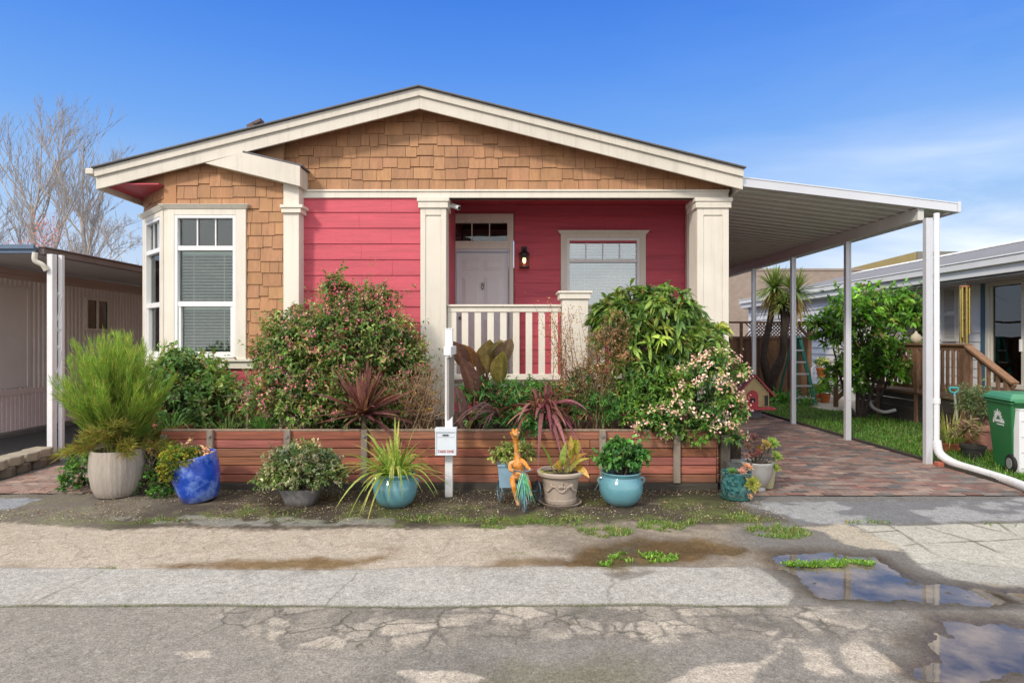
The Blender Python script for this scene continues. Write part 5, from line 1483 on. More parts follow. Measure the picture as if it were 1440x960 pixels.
for i in range(30):
    d_ = Vector((-abs(R.normal()), R.normal() * .5, -.15)).normalized(); a_ = c + Vector((-.15, -.1, .24)); mb.tube([a_, a_ + d_ * R.uniform(.2, .42) + Vector((0, 0, -.03))], [.003, .0015], 4, cap=False)
stems(t, c + Vector((0, 0, .16)), c_, .006, BARK, 40)

# two turquoise urns
TURQ = M('turquoise_glaze', (.115, .30, .36), .16, .12, 3, .04, 12, spec=.6, coat=.5, grime=.35, gcol=(.20, .36, .36), splash=.09)
def urn(px, pyb, label):
    c = pot_center(px, pyb, .17); t = thing('potted_plant', label, 'potted plant', c, 'turquoise urns in front of the planter')
    k = 1.0
    mb = MB(); mb.lathe([(.13, 0), (.15, .012), (.195, .06), (.228, .14), (.232, .20), (.218, .26), (.195, .295), (.190, .305), (.196, .325), (.214, .345), (.212, .355), (.196, .352), (.18, .31), (.178, .26)], c, 72)
    mb.build('pot', TURQ, t, smooth=True); soil_disc(t, c, .182, .29)
    for s_ in (-1, 1):
        h = MB(); h.tube([c + Vector((s_ * .195, -.02, .29)), c + Vector((s_ * .235, -.02, .288)), c + Vector((s_ * .245, -.02, .262)), c + Vector((s_ * .222, -.02, .228))], [.013, .012, .012, .013], 8)
        h.build('handle', TURQ, t, smooth=True)
    return t, c
t, c = urn(556, 717, 'turquoise urn with handles holding arching yellow-green strap grass')
arr = strap_arr(c + Vector((0, 0, .30)), 150, (.42, .95), (.020, .034), (.25, 1.05), [(.15, .25, .05), (.19, .27, .06), (.24, .28, .09), (.11, .21, .05)], (32, 88), [(.22, .24, .07), (.26, .23, .08), (.15, .2, .05)], .11, 9)
leafobj('foliage', arr, t, LEAF)
t, c = urn(873, 715, 'turquoise urn with handles holding a small glossy dark green shrub')
arr, c_, tw, dep = crown([(c.x, c.y, .48, .16, .15, .16), (c.x + .12, c.y, .50, .13, .12, .10), (c.x - .08, c.y - .02, .44, .13, .12, .12), (c.x - .02, c.y, .62, .05, .05, .06)], 260, 8, .06, .038, [(.045, .13, .04), (.07, .17, .05), (.035, .10, .035)], tl=.05, inner=.3)
leafobj('foliage', arr, t); stems(t, c + Vector((0, 0, .3)), c_, .006, BARK, 20)

# embossed stone pot with saucer
STONE = M('cast_stone', (.40, .33, .275), .85, .12, 9, .6, 60, grime=.3, gcol=(.2, .16, .12), splash=.09)
c = pot_center(788, 716, .20); t = thing('potted_plant', 'pale terracotta pot with a raised garland on a saucer, holding yellowing leaves', 'potted plant', c)
mb = MB(); mb.lathe([(.165, .03), (.17, .035), (.172, .075), (.166, .082), (.198, .30), (.226, .315), (.245, .325), (.25, .352), (.238, .366), (.215, .364), (.205, .31)], c, 72); mb.build('pot', STONE, t, smooth=True)
mb = MB()
for k in range(26):
    u = (k / 25) * 2 - 1; a = -math.pi / 2 + u * .85; z = .215 - .028 * math.cos(u * 6.3) - .012; rr_ = .172 + (z - .08) * .145 + .004
    mb.ball(c + Vector((rr_ * math.cos(a), rr_ * math.sin(a), z)), .013 + .004 * (k % 2), .012, .012, 8, 6)
for (u, z, s_) in ((0, .235, .024), (-.14, .225, .016), (.14, .225, .016), (0, .26, .015), (-.55, .24, .018), (.55, .24, .018)):
    a = -math.pi / 2 + u; rr_ = .172 + (z - .08) * .145 + .004; mb.ball(c + Vector((rr_ * math.cos(a), rr_ * math.sin(a), z)), s_, .014, s_, 10, 6)
mb.build('garland_relief', STONE, t, smooth=True)
mb = MB(); mb.lathe([(.17, 0), (.20, .004), (.222, .035), (.226, .04), (.214, .042), (.19, .018), (.17, .016)], c, 48); mb.build('saucer', STONE, t, smooth=True); soil_disc(t, c, .21, .33)
arrs = []; mb = MB()
for (dx, dz, tx, tz, L_, w_, col, rl_) in ((-.10, .40, -.16, .62, .30, .10, (.10, .17, .035), .2), (.10, .50, .13, .75, .24, .085, (.23, .21, .04), -.4), (.0, .38, -.05, .52, .24, .11, (.33, .22, .08), 1.0), (.10, .36, .2, .52, .26, .11, (.20, .20, .05), .3),
                                           (.16, .38, .27, .42, .24, .08, (.38, .25, .09), .8), (-.16, .34, -.21, .45, .13, .10, (.22, .24, .05), -.2), (.05, .36, .05, .56, .2, .09, (.42, .27, .13), 1.9), (.02, .40, .04, .6, .26, .08, (.13, .18, .04), .2),
                                           (.12, .42, .22, .58, .22, .09, (.40, .24, .10), -.8), (.17, .55, .17, .72, .16, .07, (.25, .22, .05), .5), (-.02, .36, -.02, .44, .16, .1, (.45, .2, .1), .6), (.10, .60, .10, .80, .14, .06, (.28, .2, .06), .2)):
    a = c + Vector((dx, -.03 + R.normal() * .04, dz)); d_ = Vector((tx - dx, R.normal() * .06 - .03, tz - dz))
    arrs.append(bigleaf(a, d_, L_, w_, rl_, .7, col, tuple(np.array(col) * 1.2), cup=.25)); mb.tube([c + Vector((dx * .4, 0, .33)), c + Vector((dx * .8, 0, (dz + .33) / 2)), a], [.010, .008, .006], 6)
leafobj('foliage', join_arrays(arrs), t, LEAF, smooth=True); mb.build('stem', M('pale_stem', (.22, .2, .06), .6, .2, 10), t, smooth=True)

# pots at the right-hand corner
TEAL = M('teal_glaze', (.02, .10, .105), .2, .9, 22, .25, 30, spec=.6, coat=.5, grime=.9, gcol=(.16, .34, .33), splash=.09)
def aeonium(c, r, pal, n=34, nrmv=(0, -.7, .7)):
    o = Vector(nrmv).normalized(); a = o.orthogonal().normalized(); b_ = o.cross(a); arrs = []
    k = np.arange(n); th = k * 2.39996; t_ = (k / n)
    D = np.array(a)[None] * np.cos(th)[:, None] + np.array(b_)[None] * np.sin(th)[:, None]
    D = D * (.35 + .75 * t_)[:, None] + np.array(o)[None] * (1.0 - .8 * t_)[:, None]
    C_ = pick(pal, n, .1) * (.8 + .35 * (1 - t_))[:, None]
    return leaf_arrays(np.array(c)[None] + D * .01, D, r * (.35 + .65 * t_), r * .42 * (.5 + .6 * t_), C_, fold=.15, droop=.05, Nrm=np.repeat(np.array(o)[None], n, 0) + D * -.3)
c = pot_center(1035, 706, .15); t = thing('potted_plant', 'teal crackle-glazed pot on a saucer with rosette succulents hanging over its rim', 'potted plant', c)
mb = MB(); mb.lathe([(.12, .02), (.14, .03), (.158, .10), (.162, .20), (.155, .27), (.163, .29), (.16, .305), (.146, .30), (.14, .25)], c, 48); mb.build('pot', TEAL, t, smooth=True)
mb = MB(); mb.lathe([(.13, 0), (.155, .006), (.172, .03), (.174, .036), (.164, .036), (.14, .02)], c, 48); mb.build('saucer', M('teal_saucer', (.03, .16, .14), .2, .2, 10, spec=.6, coat=.5), t, smooth=True); soil_disc(t, c, .15, .27)
ar = [aeonium(c + Vector((.11, -.17, .20)), .105, [(.20, .23, .05), (.27, .22, .06)], 40, (.1, -.9, .35)), aeonium(c + Vector((-.06, -.05, .30)), .08, [(.08, .17, .05)], 26, (-.2, -.3, .9)), aeonium(c + Vector((.09, -.08, .36)), .07, [(.42, .24, .14), (.40, .2, .12)], 24, (.1, -.5, .8)),
      aeonium(c + Vector((.03, -.10, .31)), .07, [(.38, .2, .16)], 22, (0, -.6, .7)), aeonium(c + Vector((.08, -.18, .07)), .04, [(.4, .25, .15)], 18, (.1, -.8, .5))]
leafobj('foliage', join_arrays(ar), t, LEAFM)
SILV = M('silver_glaze', (.42, .41, .39), .14, .35, 4, .03, 10, spec=.7, coat=.6, grime=.6, gcol=(.15, .15, .17), metal=.15, splash=.09)
c = pot_center(1066, 696, .15) + Vector((0, .03, 0)); t = thing('potted_plant', 'silvery white glazed pot with branching dark red and lime rosette succulents', 'potted plant', c)
mb = MB(); mb.lathe([(.09, 0), (.095, .03), (.08, .06), (.12, .10), (.165, .20), (.178, .31), (.186, .335), (.18, .35), (.165, .345), (.155, .29)], c, 56); mb.build('pot', SILV, t, smooth=True); soil_disc(t, c, .165, .32)
ar = []; mb = MB()
for (dx, dz, r_, pal) in ((-.12, .52, .07, [(.12, .07, .05)]), (-.05, .62, .08, [(.10, .05, .045)]), (.03, .48, .07, [(.20, .13, .05)]), (.15, .56, .10, [(.16, .25, .05)]), (.17, .42, .09, [(.17, .24, .05)]), (.18, .28, .08, [(.2, .25, .06)]), (-.08, .42, .06, [(.13, .06, .05)]), (.07, .55, .08, [(.25, .18, .06)]), (-.02, .46, .05, [(.16, .05, .05)]), (-.15, .42, .05, [(.2, .12, .1)])):
    q = c + Vector((dx, R.normal() * .05 - .04, dz)); ar.append(aeonium(q, r_, pal, 26, (dx, -.6, .7))); mb.tube([c + Vector((dx * .2, 0, .32)), c + Vector((dx * .7, -.01, (dz + .32) / 2 - .02)), q], [.009, .008, .007], 6)
leafobj('foliage', join_arrays(ar), t, LEAFM); mb.build('stem', BARK, t)
c2 = c + Vector((.17, .16, 0)); t = thing('plant_pot', 'cream tapered pot half hidden behind the silvery white pot', 'pot', c2)
mb = MB(); mb.lathe([(.075, 0), (.08, .01), (.115, .27), (.12, .28), (.108, .28), (.10, .24)], c2, 32); mb.build('pot', M('cream_pot', (.50, .47, .28), .5, .08, 6), t, smooth=True); soil_disc(t, c2, .105, .25)
c3 = P(1038, 660, 7.05); c3.z = 0; t = thing('plant_pot', 'dark grey round pot behind the teal pot at the planter corner', 'pot', c3)
mb = MB(); mb.lathe([(.08, 0), (.12, .05), (.135, .33), (.145, .36), (.13, .36), (.12, .3)], c3, 32); mb.build('pot', M('dark_pot', (.10, .11, .11), .5, .2, 8), t, smooth=True); soil_disc(t, c3, .125, .32)

# ------------------------------------------------------------------ sign post with flyer box
def text_obj(s, size, mat, name, parent, fr, u, w, v, bold=.0, sx=1.0, ext=.0015, rot=0):
    cu = bpy.data.curves.new('t', 'FONT'); cu.body = s; cu.size = size; cu.align_x = 'CENTER'; cu.align_y = 'CENTER'; cu.extrude = ext; cu.offset = bold
    o = bpy.data.objects.new('t', cu); COL.objects.link(o); dg = bpy.context.evaluated_depsgraph_get(); dg.update()
    me = bpy.data.meshes.new_from_object(o.evaluated_get(dg)); bpy.data.objects.remove(o)
    cr, sr_ = math.cos(rot), math.sin(rot)
    for vv in me.vertices:
        x, y, z = vv.co; x *= sx
        vv.co = fr.p(u + x * cr - y * sr_, w + z, v + x * sr_ + y * cr)
    me.materials.clear()
    return link(name, me, mat, parent)

c = P(631, 699, gy(699)); c.z = 0; t = thing('sign_post', 'white square sign post with a flyer box and an edge-on hanging sign', 'sign post', c)
yq = c.y; pz = EYE - (463 - CY) * yq / F; hw = .042
mb = MB(); mb.box(c.x - hw, c.x + hw, yq, yq + .084, -.05, pz); mb.box(c.x - hw - .006, c.x + hw + .006, yq - .006, yq + .09, pz, pz + .012); mb.build('post', WHITE, t, bevel=.004)
mb = MB(); az = P(0, 492, yq).z; mb.box(c.x + .01, c.x + .085, yq - .62, yq - .002, az - .045, az + .045); mb.build('arm', WHITE, t, bevel=.004)
mb = MB(); mb.box(c.x - .075, c.x - .02, yq - .05, yq - .004, az - .03, az + .02); mb.build('hook', STEEL, t)
mb = MB(); z0_, z1_ = P(0, 588, yq).z + .02, az - .07
vs = [(c.x + .036, yq - .56), (c.x + .058, yq - .56), (c.x + .066, yq - .04), (c.x + .048, yq - .04)]
mb.prism([(p[0], p[1], z0_ + .03) for p in vs], (0, 0, z1_ - z0_ - .03)); mb.build('hanging_sign', M('sign_back', (.30, .27, .25), .5, .08, 5, .05, 30), t)
mb = MB()
for yy in (.12, .46): mb.tube([(c.x + .05, yq - yy, z1_ - .01), (c.x + .05, yq - yy, az - .03)], .005, 6)
mb.build('chain', STEEL, t)
FB = Fr((c.x - .022, yq - .004, 0), (1, 0, 0), (0, -1, 0)); bz1, bz0 = P(0, 601.5, yq - .1).z, P(0, 640, yq - .1).z; bh = bz1 - bz0; bwid = .115
mb = MB(); mb.fbox(FB, -bwid, bwid, 0, .10, bz0, bz1 - .03)
mb.fbox(FB, -bwid - .003, bwid + .003, 0, .115, bz1 - .045, bz1)
mb.fbox(FB, -bwid, -bwid + .016, .10, .108, bz0, bz1 - .045); mb.fbox(FB, bwid - .016, bwid, .10, .108, bz0, bz1 - .045); mb.fbox(FB, -bwid + .016, bwid - .016, .10, .108, bz0, bz0 + .014)
fbx = mb.build('flyer_box', M('flyer_box_plastic', (.66, .72, .79), .3, .05, 4, 0, 60, grime=.1), t, bevel=.003)
mb = MB(); mb.fbox(FB, -.035, .03, .1005, .112, bz1 - .082, bz1 - .070); mb.build('latch', BLACK, fbx)
mb = MB(); mb.fbox(FB, -bwid + .018, bwid - .018, .1002, .103, bz1 - .100, bz1 - .097); mb.build('seam', M('seam_grey', (.4, .42, .46), .5), fbx)
text_obj('TAKE ONE', .040, M('red_lettering', (.42, .05, .06), .5, .02), 'lettering', fbx, FB, 0, .1015, bz0 + .042, .0008, .92)

# ------------------------------------------------------------------ giraffe figure on a tricycle planter
def skin(pts, edges, rad, sub=2, root=0):
    me = bpy.data.meshes.new('s'); me.from_pydata([tuple(p) for p in pts], edges, []); o = bpy.data.objects.new('s', me); COL.objects.link(o)
    md = o.modifiers.new('k', 'SKIN'); md.use_smooth_shade = True
    for i, r_ in enumerate(rad):
        sv_ = me.skin_vertices[0].data[i]; rr_ = r_ if hasattr(r_, '__len__') else (r_, r_); sv_.radius = rr_; sv_.use_root = (i == root)
    m2_ = o.modifiers.new('u', 'SUBSURF'); m2_.levels = sub; m2_.render_levels = sub
    dg = bpy.context.evaluated_depsgraph_get(); dg.update(); r_ = bpy.data.meshes.new_from_object(o.evaluated_get(dg)); bpy.data.objects.remove(o)
    for p in r_.polygons: p.use_smooth = True
    return r_
GY = gy(718) + .08
gq = lambda px, py, dy=0: P(px, py, GY + dy)
c = gq(733, 718); c.z = 0; t = thing('tricycle_planter', 'orange metal giraffe figure riding a small tricycle with a blue planter box behind', 'garden ornament', c)
GIR = M('giraffe_paint', (.60, .23, .025), .5, .45, 40, .2, 60, grime=1.0, gcol=(.55, .47, .38), splash=.16, scol=(.25, .22, .2))
# body: pelvis, chest, neck, head / arms / legs
pts = [gq(730, 668, .06), gq(729, 652, .05), gq(727, 640, .03), gq(725, 622, .0), gq(723.5, 611, -.01), gq(724, 609, -.05), gq(726, 611, -.12),
       gq(717, 651, .03), gq(717.5, 661, -.05), gq(725, 662, -.14), gq(737, 649, .03), gq(742, 657, -.05), gq(746, 660.5, -.12),
       gq(720, 673, -.02), gq(722, 682, -.12), gq(727, 704, -.08), gq(730, 711, -.13), gq(739, 672, -.02), gq(743, 681, -.11), gq(745, 692, -.05), gq(747, 697, -.10),
       gq(721, 602, .02), gq(727.5, 602, .02), gq(717, 607.5, .01), gq(731, 607.5, .01)]
ed = [(0, 1), (1, 2), (2, 3), (3, 4), (4, 5), (5, 6), (1, 7), (7, 8), (8, 9), (1, 10), (10, 11), (11, 12), (0, 13), (13, 14), (14, 15), (15, 16), (0, 17), (17, 18), (18, 19), (19, 20), (4, 21), (4, 22), (4, 23), (4, 24)]
rd = [.055, .058, .030, .020, .030, .032, .022, .024, .020, .018, .024, .020, .018, .034, .030, .020, .018, .034, .030, .020, .018, .007, .007, .010, .010]
link('giraffe', skin(pts, ed, rd), GIR, t)
mb = MB(); mb.ball(gq(722, 608.5, -.055), .007); mb.ball(gq(727.5, 608.5, -.055), .007); mb.build('eye', BLACK, t, smooth=True)
mb = MB(); mb.ball(gq(721, 601.5, .02), .010); mb.ball(gq(727.5, 601.5, .02), .010); mb.build('horn_tip', BLACK, t, smooth=True)
FRM = M('old_blue_metal', (.13, .18, .21), .5, .3, 20, .2, 60, metal=.5, grime=.4, gcol=(.2, .12, .08))
mb = MB(); hub = gq(737, 698, -.14); hub.z = .10; st_ = gq(736, 664, -.12)
mb.tube([hub + Vector((-.022, 0, 0)), hub + Vector((-.022, .0, .13)), st_ + Vector((0, 0, -.03)), st_], .008, 8); mb.tube([hub + Vector((.022, 0, 0)), hub + Vector((.022, 0, .13)), st_ + Vector((0, 0, -.03))], .008, 8)
mb.tube([gq(722, 661, -.15), st_, gq(749, 660, -.13)], .008, 8)
seat = gq(730, 677, .08); ax = gq(712, 690, .28); ax.z = .115
mb.tube([st_ + Vector((0, 0, -.08)), seat, Vector((seat.x, ax.y, .12))], .012, 8); mb.tube([Vector((seat.x - .2, ax.y, .115)), Vector((seat.x + .2, ax.y, .115))], .009, 8); mb.ball(seat, .06, .08, .02)
mb.build('frame', FRM, t, smooth=True)
def wheel(cn, r_, axis, name='wheel'):
    mb = MB(); axis = Vector(axis).normalized(); a = axis.orthogonal().normalized(); b_ = axis.cross(a)
    ring = [cn + (a * math.cos(k) + b_ * math.sin(k)) * r_ for k in np.linspace(0, 2 * math.pi, 33)]; mb.tube(ring, .009, 8, cap=False)
    for k in np.linspace(0, 2 * math.pi, 11)[:-1]: mb.tube([cn, cn + (a * math.cos(k) + b_ * math.sin(k)) * r_], .0035, 5)
    mb.tube([cn - axis * .02, cn + axis * .02], .015, 10); return mb.build(name, FRM, t, smooth=True)
wheel(hub, .095, (1, .25, 0)); wheel(Vector((seat.x - .205, ax.y, .115)), .110, (1, .25, 0)); wheel(Vector((seat.x + .205, ax.y, .115)), .110, (1, .25, 0))
n = 60; rt = np.array(st_)[None] + R.normal(size=(n, 3)) * [.02, .01, .01] + np.array([0, -.012, -.02]); D = np.stack([R.normal(size=n) * .18, -.25 + R.normal(size=n) * .1, -np.ones(n)], 1)
leafobj('ribbon', blade_arrays(rt, D, R.uniform(.12, .30, n), .008, .1, pick([(.10, .32, .26), (.14, .36, .16), (.12, .25, .40), (.2, .42, .3)], n), nseg=4), t, LEAFM)
mb = MB(); bx, by = seat.x - .075, ax.y
mb.prism([(bx - .13, by - .10, .17), (bx + .13, by - .10, .17), (bx + .15, by - .13, .42), (bx - .15, by - .13, .42)], (0, .22, 0)); mb.box(bx - .155, bx + .155, by - .14, by + .10, .40, .425)
mb.build('planter_bucket', M('pale_blue_metal', (.26, .42, .55), .4, .15, 6, .05, 40, grime=.3, gcol=(.3, .2, .12)), t, bevel=.004)
arr, c_, tw, dep = crown([(bx - .02, by - .04, .52, .17, .14, .11), (bx - .10, by - .06, .49, .12, .12, .10), (bx + .14, by - .02, .52, .09, .10, .10)], 260, 9, .028, .02, [(.20, .25, .08), (.25, .27, .1), (.15, .22, .06)], tl=.03, inner=.4, zmin=-.5, spread=.7)
leafobj('succulent', arr, t, LEAFM)

# hose bit behind stone pot
mb = MB(); mb.tube(catm([P(838, 698, 7.0), P(826, 704, 6.9), P(812, 697, 7.12), P(835, 690, 7.14), P(846, 664, 7.13), P(847, 640, 7.12)], 8), .006, 8)
mb.build('irrigation_tube', M('grey_tube', (.25, .24, .22), .5), base=P(830, 704, 7.0), smooth=True, label='thin grey irrigation tube on the planter boards between two pots', cat='tube')
# ------------------------------------------------------------------ neighbour on the left
CORR = M('corrugated_taupe', (.76, .725, .725), .5, .05, 3, .04, 30, grime=.12, gcol=(.2, .15, .13))
PINKT = M('faded_pink_trim', (.56, .44, .41), .6, .08, 5, .08, 40, grime=.2, gcol=(.3, .2, .17))
SKIRT = M('pink_skirting', (.78, .68, .69), .6, .06, 4, .06, 30, grime=.2, gcol=(.3, .24, .24))
wx = -9.2; y0_, y1_ = 7.4, 22.0
lh = thing('mobile_home', 'taupe corrugated mobile home with a flat awning and pink skirting, left of the red house', 'mobile home', (wx, 12, 0))
mb = MB(); y = y0_; pr = []
wo = (13.35, 14.15, 1.93, 2.66)
while y < y1_: pr += [(y, 0), (y + .055, 0), (y + .07, .018), (y + .10, .018), (y + .115, 0)]; y += .115
for (p, q) in zip(pr[:-1], pr[1:]):
    mb.add([(wx + p[1], p[0], .82), (wx + q[1], q[0], .82), (wx + q[1], q[0], 2.98), (wx + p[1], p[0], 2.98)], [(0, 1, 2, 3)])
mb.add([(wx, y0_, .8), (wx - 4, y0_, .8), (wx - 4, y0_, 3.2), (wx, y0_, 3.2)], [(0, 1, 2, 3)])
mb.build('wall', CORR, lh, norm=False)
mb = MB(); y = y0_
while y < y1_: mb.box(wx - .02, wx + (.0 if int(y * 20) % 2 else .006), y, y + .048, .06, .72); y += .05
mb.box(wx - .02, wx + .02, y0_, y1_, .72, .82); mb.build('skirting', SKIRT, lh)
mb = MB(); mb.box(wx - .02, wx + .025, y0_, y1_, 2.86, 2.95); mb.box(wx - .02, wx + .045, y0_, y1_, 2.95, 3.06); mb.build('trim', PINKT, lh, bevel=.004)
mb = MB(); mb.box(wx - 4, wx, 7.4, y1_, 3.15, 3.28); mb.build('roof', M('pale_roof', (.5, .5, .5), .7, .1, 5), lh)
aw = MB(); ax1 = -7.1
aw.prism([(wx, 9.28, 3.08), (ax1, 9.28, 3.03), (ax1, 9.28, 3.06), (wx, 9.28, 3.11)], (0, 12.5, 0)); aw.build('awning', M('awning_panel', (.62, .62, .61), .5, .06, 4), lh)
gu = MB(); gu.box(wx - .5, ax1 + .02, 9.22, 9.27, 3.03, 3.13); gu.box(wx - .5, ax1 + .03, 9.18, 9.22, 3.09, 3.16); gu.build('fascia', M('blue_grey_gutter', (.12, .17, .25), .4, .1, 6, metal=.3), lh, bevel=.006)
gu = MB(); gu.box(ax1, ax1 + .11, 9.28, 21.7, 3.02, 3.12); gu.box(ax1 + .02, ax1 + .13, 9.26, 21.7, 3.12, 3.145); gu.build('gutter', M('brown_gutter', (.20, .165, .16), .4, .15, 6, metal=.3, grime=.3), lh, bevel=.006)
GX = Fr((wx, 0, 0), (0, 1, 0), (1, 0, 0))
wm = M('beige_window_frame', (.78, .73, .67), .5, .05, 5)
w_ = MB(); a, b_, c_, d_ = wo; s_ = .055
w_.fbox(GX, a, a + s_, .0, .06, c_, d_); w_.fbox(GX, b_ - s_, b_, .0, .06, c_, d_); w_.fbox(GX, a + s_, b_ - s_, .0, .058, c_, c_ + s_); w_.fbox(GX, a + s_, b_ - s_, .0, .058, d_ - s_, d_); w_.fbox(GX, (a + b_) / 2 - .03, (a + b_) / 2 + .03, .0, .05, c_ + s_, d_ - s_)
wi = w_.build('window', wm, lh, bevel=.003)
g_ = MB(); g_.fbox(GX, a + s_, b_ - s_, .024, .028, c_ + s_, d_ - s_); g_.build('pane', M('black_glass', (.015, .018, .016), .04, .1, 3, spec=1.0), wi)
dr = MB(); dr.fbox(GX, 10.9, 10.95, .02, .045, .85, 2.75); dr.fbox(GX, 11.75, 11.8, .02, .045, .85, 2.75); dr.fbox(GX, 10.95, 11.75, .02, .045, 2.7, 2.75); dr.fbox(GX, 10.95, 11.75, .018, .03, .85, 2.7); dr.build('door', CORR, lh, bevel=.003)
# scrolled double post
pp = MB(); pxa = (73 - CX) * 9.34 / F; pxb = (87 - CX) * 9.45 / F
pp.box(pxa - .043, pxa + .043, 9.29, 9.39, 0, 3.03); p1 = pp.build('post', WHITE, lh, bevel=.006)
pp = MB(); pp.box(pxb - .03, pxb + .03, 9.41, 9.47, 0, 3.03); pp.build('post', WHITE, lh, bevel=.004)
sc_ = MB(); xm = (pxa + pxb) / 2 + .01
for k, z in enumerate((2.42, 1.9, 1.62, 1.1, .82)):
    sg = 1 if k % 2 else -1; sp_ = [Vector((xm + sg * .01 + .04 * (1 - i / 18) * math.cos(i * .7) * sg, 9.4, z + .04 * (1 - i / 18) * math.sin(i * .7))) for i in range(15)]
    sc_.tube(sp_, .007, 6)
for (za, zb) in ((2.38, 1.95), (1.58, 1.15)): sc_.tube(catm([Vector((xm + .05, 9.4, za)), Vector((xm + .03, 9.4, (za + zb) / 2 + .05)), Vector((xm - .04, 9.4, zb))], 6), .008, 6)
sc_.build('scroll_ironwork', WHITE, lh, smooth=True)
ds = MB(); ds.tube(catm([Vector((-7.06, 9.2, 3.04)), Vector((-7.06, 9.2, 2.92)), Vector((-6.98, 9.24, 2.86)), Vector((pxa - .03, 9.27, 2.78))], 6), .038, 10); ds.build('downspout', M('cream_pipe', (.62, .58, .50), .5, .1, 8, grime=.3), lh, smooth=True)
# neighbour's asphalt drive and its kerb
mb = MB(); mb.add([(-9.2, 6.6, .004), (-6.62, 6.6, .004), (-6.62, 22, .004), (-9.2, 22, .004)], [(0, 1, 2, 3)]); mb.build('neighbour_driveway', M('dark_asphalt', (.055, .055, .058), .8, .25, 8, .8, 120), kind='structure')
mb = MB(); mb.box(-9.15, -8.95, 7.4, 22, .0, .07); mb.build('curb', M('concrete_curb', (.16, .155, .15), .85, .2, 8, .5, 50), kind='structure')
BLK = M('tan_block', (.34, .30, .235), .9, .2, 8, .8, 45, grime=.4, gcol=(.14, .13, .09)); BLKD = M('mossy_block', (.15, .135, .105), .9, .3, 8, .8, 45, grime=.4)
ew = thing('edging_wall', 'low dry-stacked wall of tan concrete edging blocks beside the paved path', 'edging wall', (-6.42, 7.9, 0))
yy = 6.35; k = 0
while yy < 8.75:
    mb = MB(); dx = R.normal() * .015 + .04 * math.sin(yy * 2); hh = .12
    mb.prism([(-6.62 + dx, yy + .01, .122), (-6.36 + dx, yy + .03, .122), (-6.32 + dx, yy + .15, .122), (-6.36 + dx, yy + .27, .122), (-6.62 + dx, yy + .29, .122)], (0, 0, hh)); mb.build('block', BLK, ew, bevel=.015, seg=2)
    mb = MB(); mb.prism([(-6.6 + dx, yy + .15, 0), (-6.38 + dx, yy + .17, 0), (-6.34 + dx, yy + .29, 0), (-6.38 + dx, yy + .42, 0), (-6.6 + dx, yy + .44, 0)], (0, 0, .12)); mb.build('block', BLKD, ew, bevel=.012, seg=2)
    yy += .30; k += 1

# ------------------------------------------------------------------ bare trees far left
def bare_tree(name, label, x, y, H_, spread, seed, mat=BARKL, levels=4, r0=.15, up=.75, group=None, first=.18, nb=(3, 5), cat='tree', low=False):
    rr = np.random.default_rng(seed); t = thing(name, label, cat, (x, y, 0), group); trunk = MB(); br = MB(); tips = []
    def grow(mb, p, d, L_, r, lev):
        n = 5; pts = [p]; q = p; dd = d
        for i in range(n):
            dd = (dd + Vector((rr.normal() * .09, rr.normal() * .09, .06 * up))).normalized(); q = q + dd * (L_ / n); pts.append(q)
        mb.tube(pts, [r * (1 - .62 * i / n) + .002 for i in range(n + 1)], 7 if lev == 0 else 4 if lev < 3 else 3, cap=False)
        tips.append(q)
        if lev >= levels: return
        k = rr.integers(nb[0], nb[1] + 1) + (7 if lev == 0 else 2 if lev == 1 else 0)
        for j in range(k):
            s_ = rr.uniform(first if lev == 0 else .2, 1.0); i = min(int(s_ * n), n - 1); b_ = pts[i].lerp(pts[i + 1], s_ * n - i)
            a = rr.uniform(0, 2 * math.pi); ds_ = dd.orthogonal().normalized(); ds_ = Matrix.Rotation(a, 3, dd) @ ds_
            nd = (dd * up + ds_ * spread * rr.uniform(.6, 1.2) + Vector((0, 0, .25))).normalized()
            grow(br, b_, nd, L_ * rr.uniform(.42, .68) * (1.1 - .35 * s_), max(.007, r * .40 * (1.1 - .5 * s_)), lev + 1)
    grow(trunk, Vector((x, y, 0)), Vector((rr.normal() * .03, rr.normal() * .03, 1)).normalized(), H_ * .78, r0, 0)
    trunk.build('trunk', mat, t, norm=False, smooth=True); br.build('crown', mat, t, norm=False, smooth=True)
    return t, tips
gb = 'bare trees behind the mobile home'
t, tips = bare_tree('bare_tree', 'tall leafless tree with dense upright branches, nearest the left edge', -21.6, 28, 10.4, .46, 4, group=gb, first=.25)
sp_ = np.array([tuple(v) for v in tips]); sp_ = sp_[R.permutation(len(sp_))[:300]]
t, tips = bare_tree('bare_tree', 'tall slender leafless tree beside the roof corner of the red house', -18.9, 28, 10.2, .44, 9, group=gb, first=.3)
t, tips = bare_tree('bare_tree', 'lower spreading leafless tree in the gap right of the two tall bare trees', -16.4, 26, 6.0, .85, 14, group=gb, up=.55, r0=.12, first=.15)
t, tips = bare_tree('bare_tree', 'twiggy leafless tree cut off by the left edge of the view', -22.9, 27, 8.6, .6, 21, group=gb, r0=.12)
t, tips = bare_tree('blossom_tree', 'small tree with coral red buds rising over the mobile home roof', -17.9, 22, 4.9, .7, 33, r0=.09, levels=4)
tp = np.array([tuple(v) for v in tips]); tp = tp[tp[:, 2] > 3.2]; tp = np.repeat(tp, 2, 0) + R.normal(size=(len(tp) * 2, 3)) * .10
leafobj('blossom', leaf_arrays(tp, R.normal(size=tp.shape), .07, .05, pick([(.62, .14, .12), (.55, .22, .2), (.6, .3, .28)], len(tp)), oval=False), t, LEAFM)

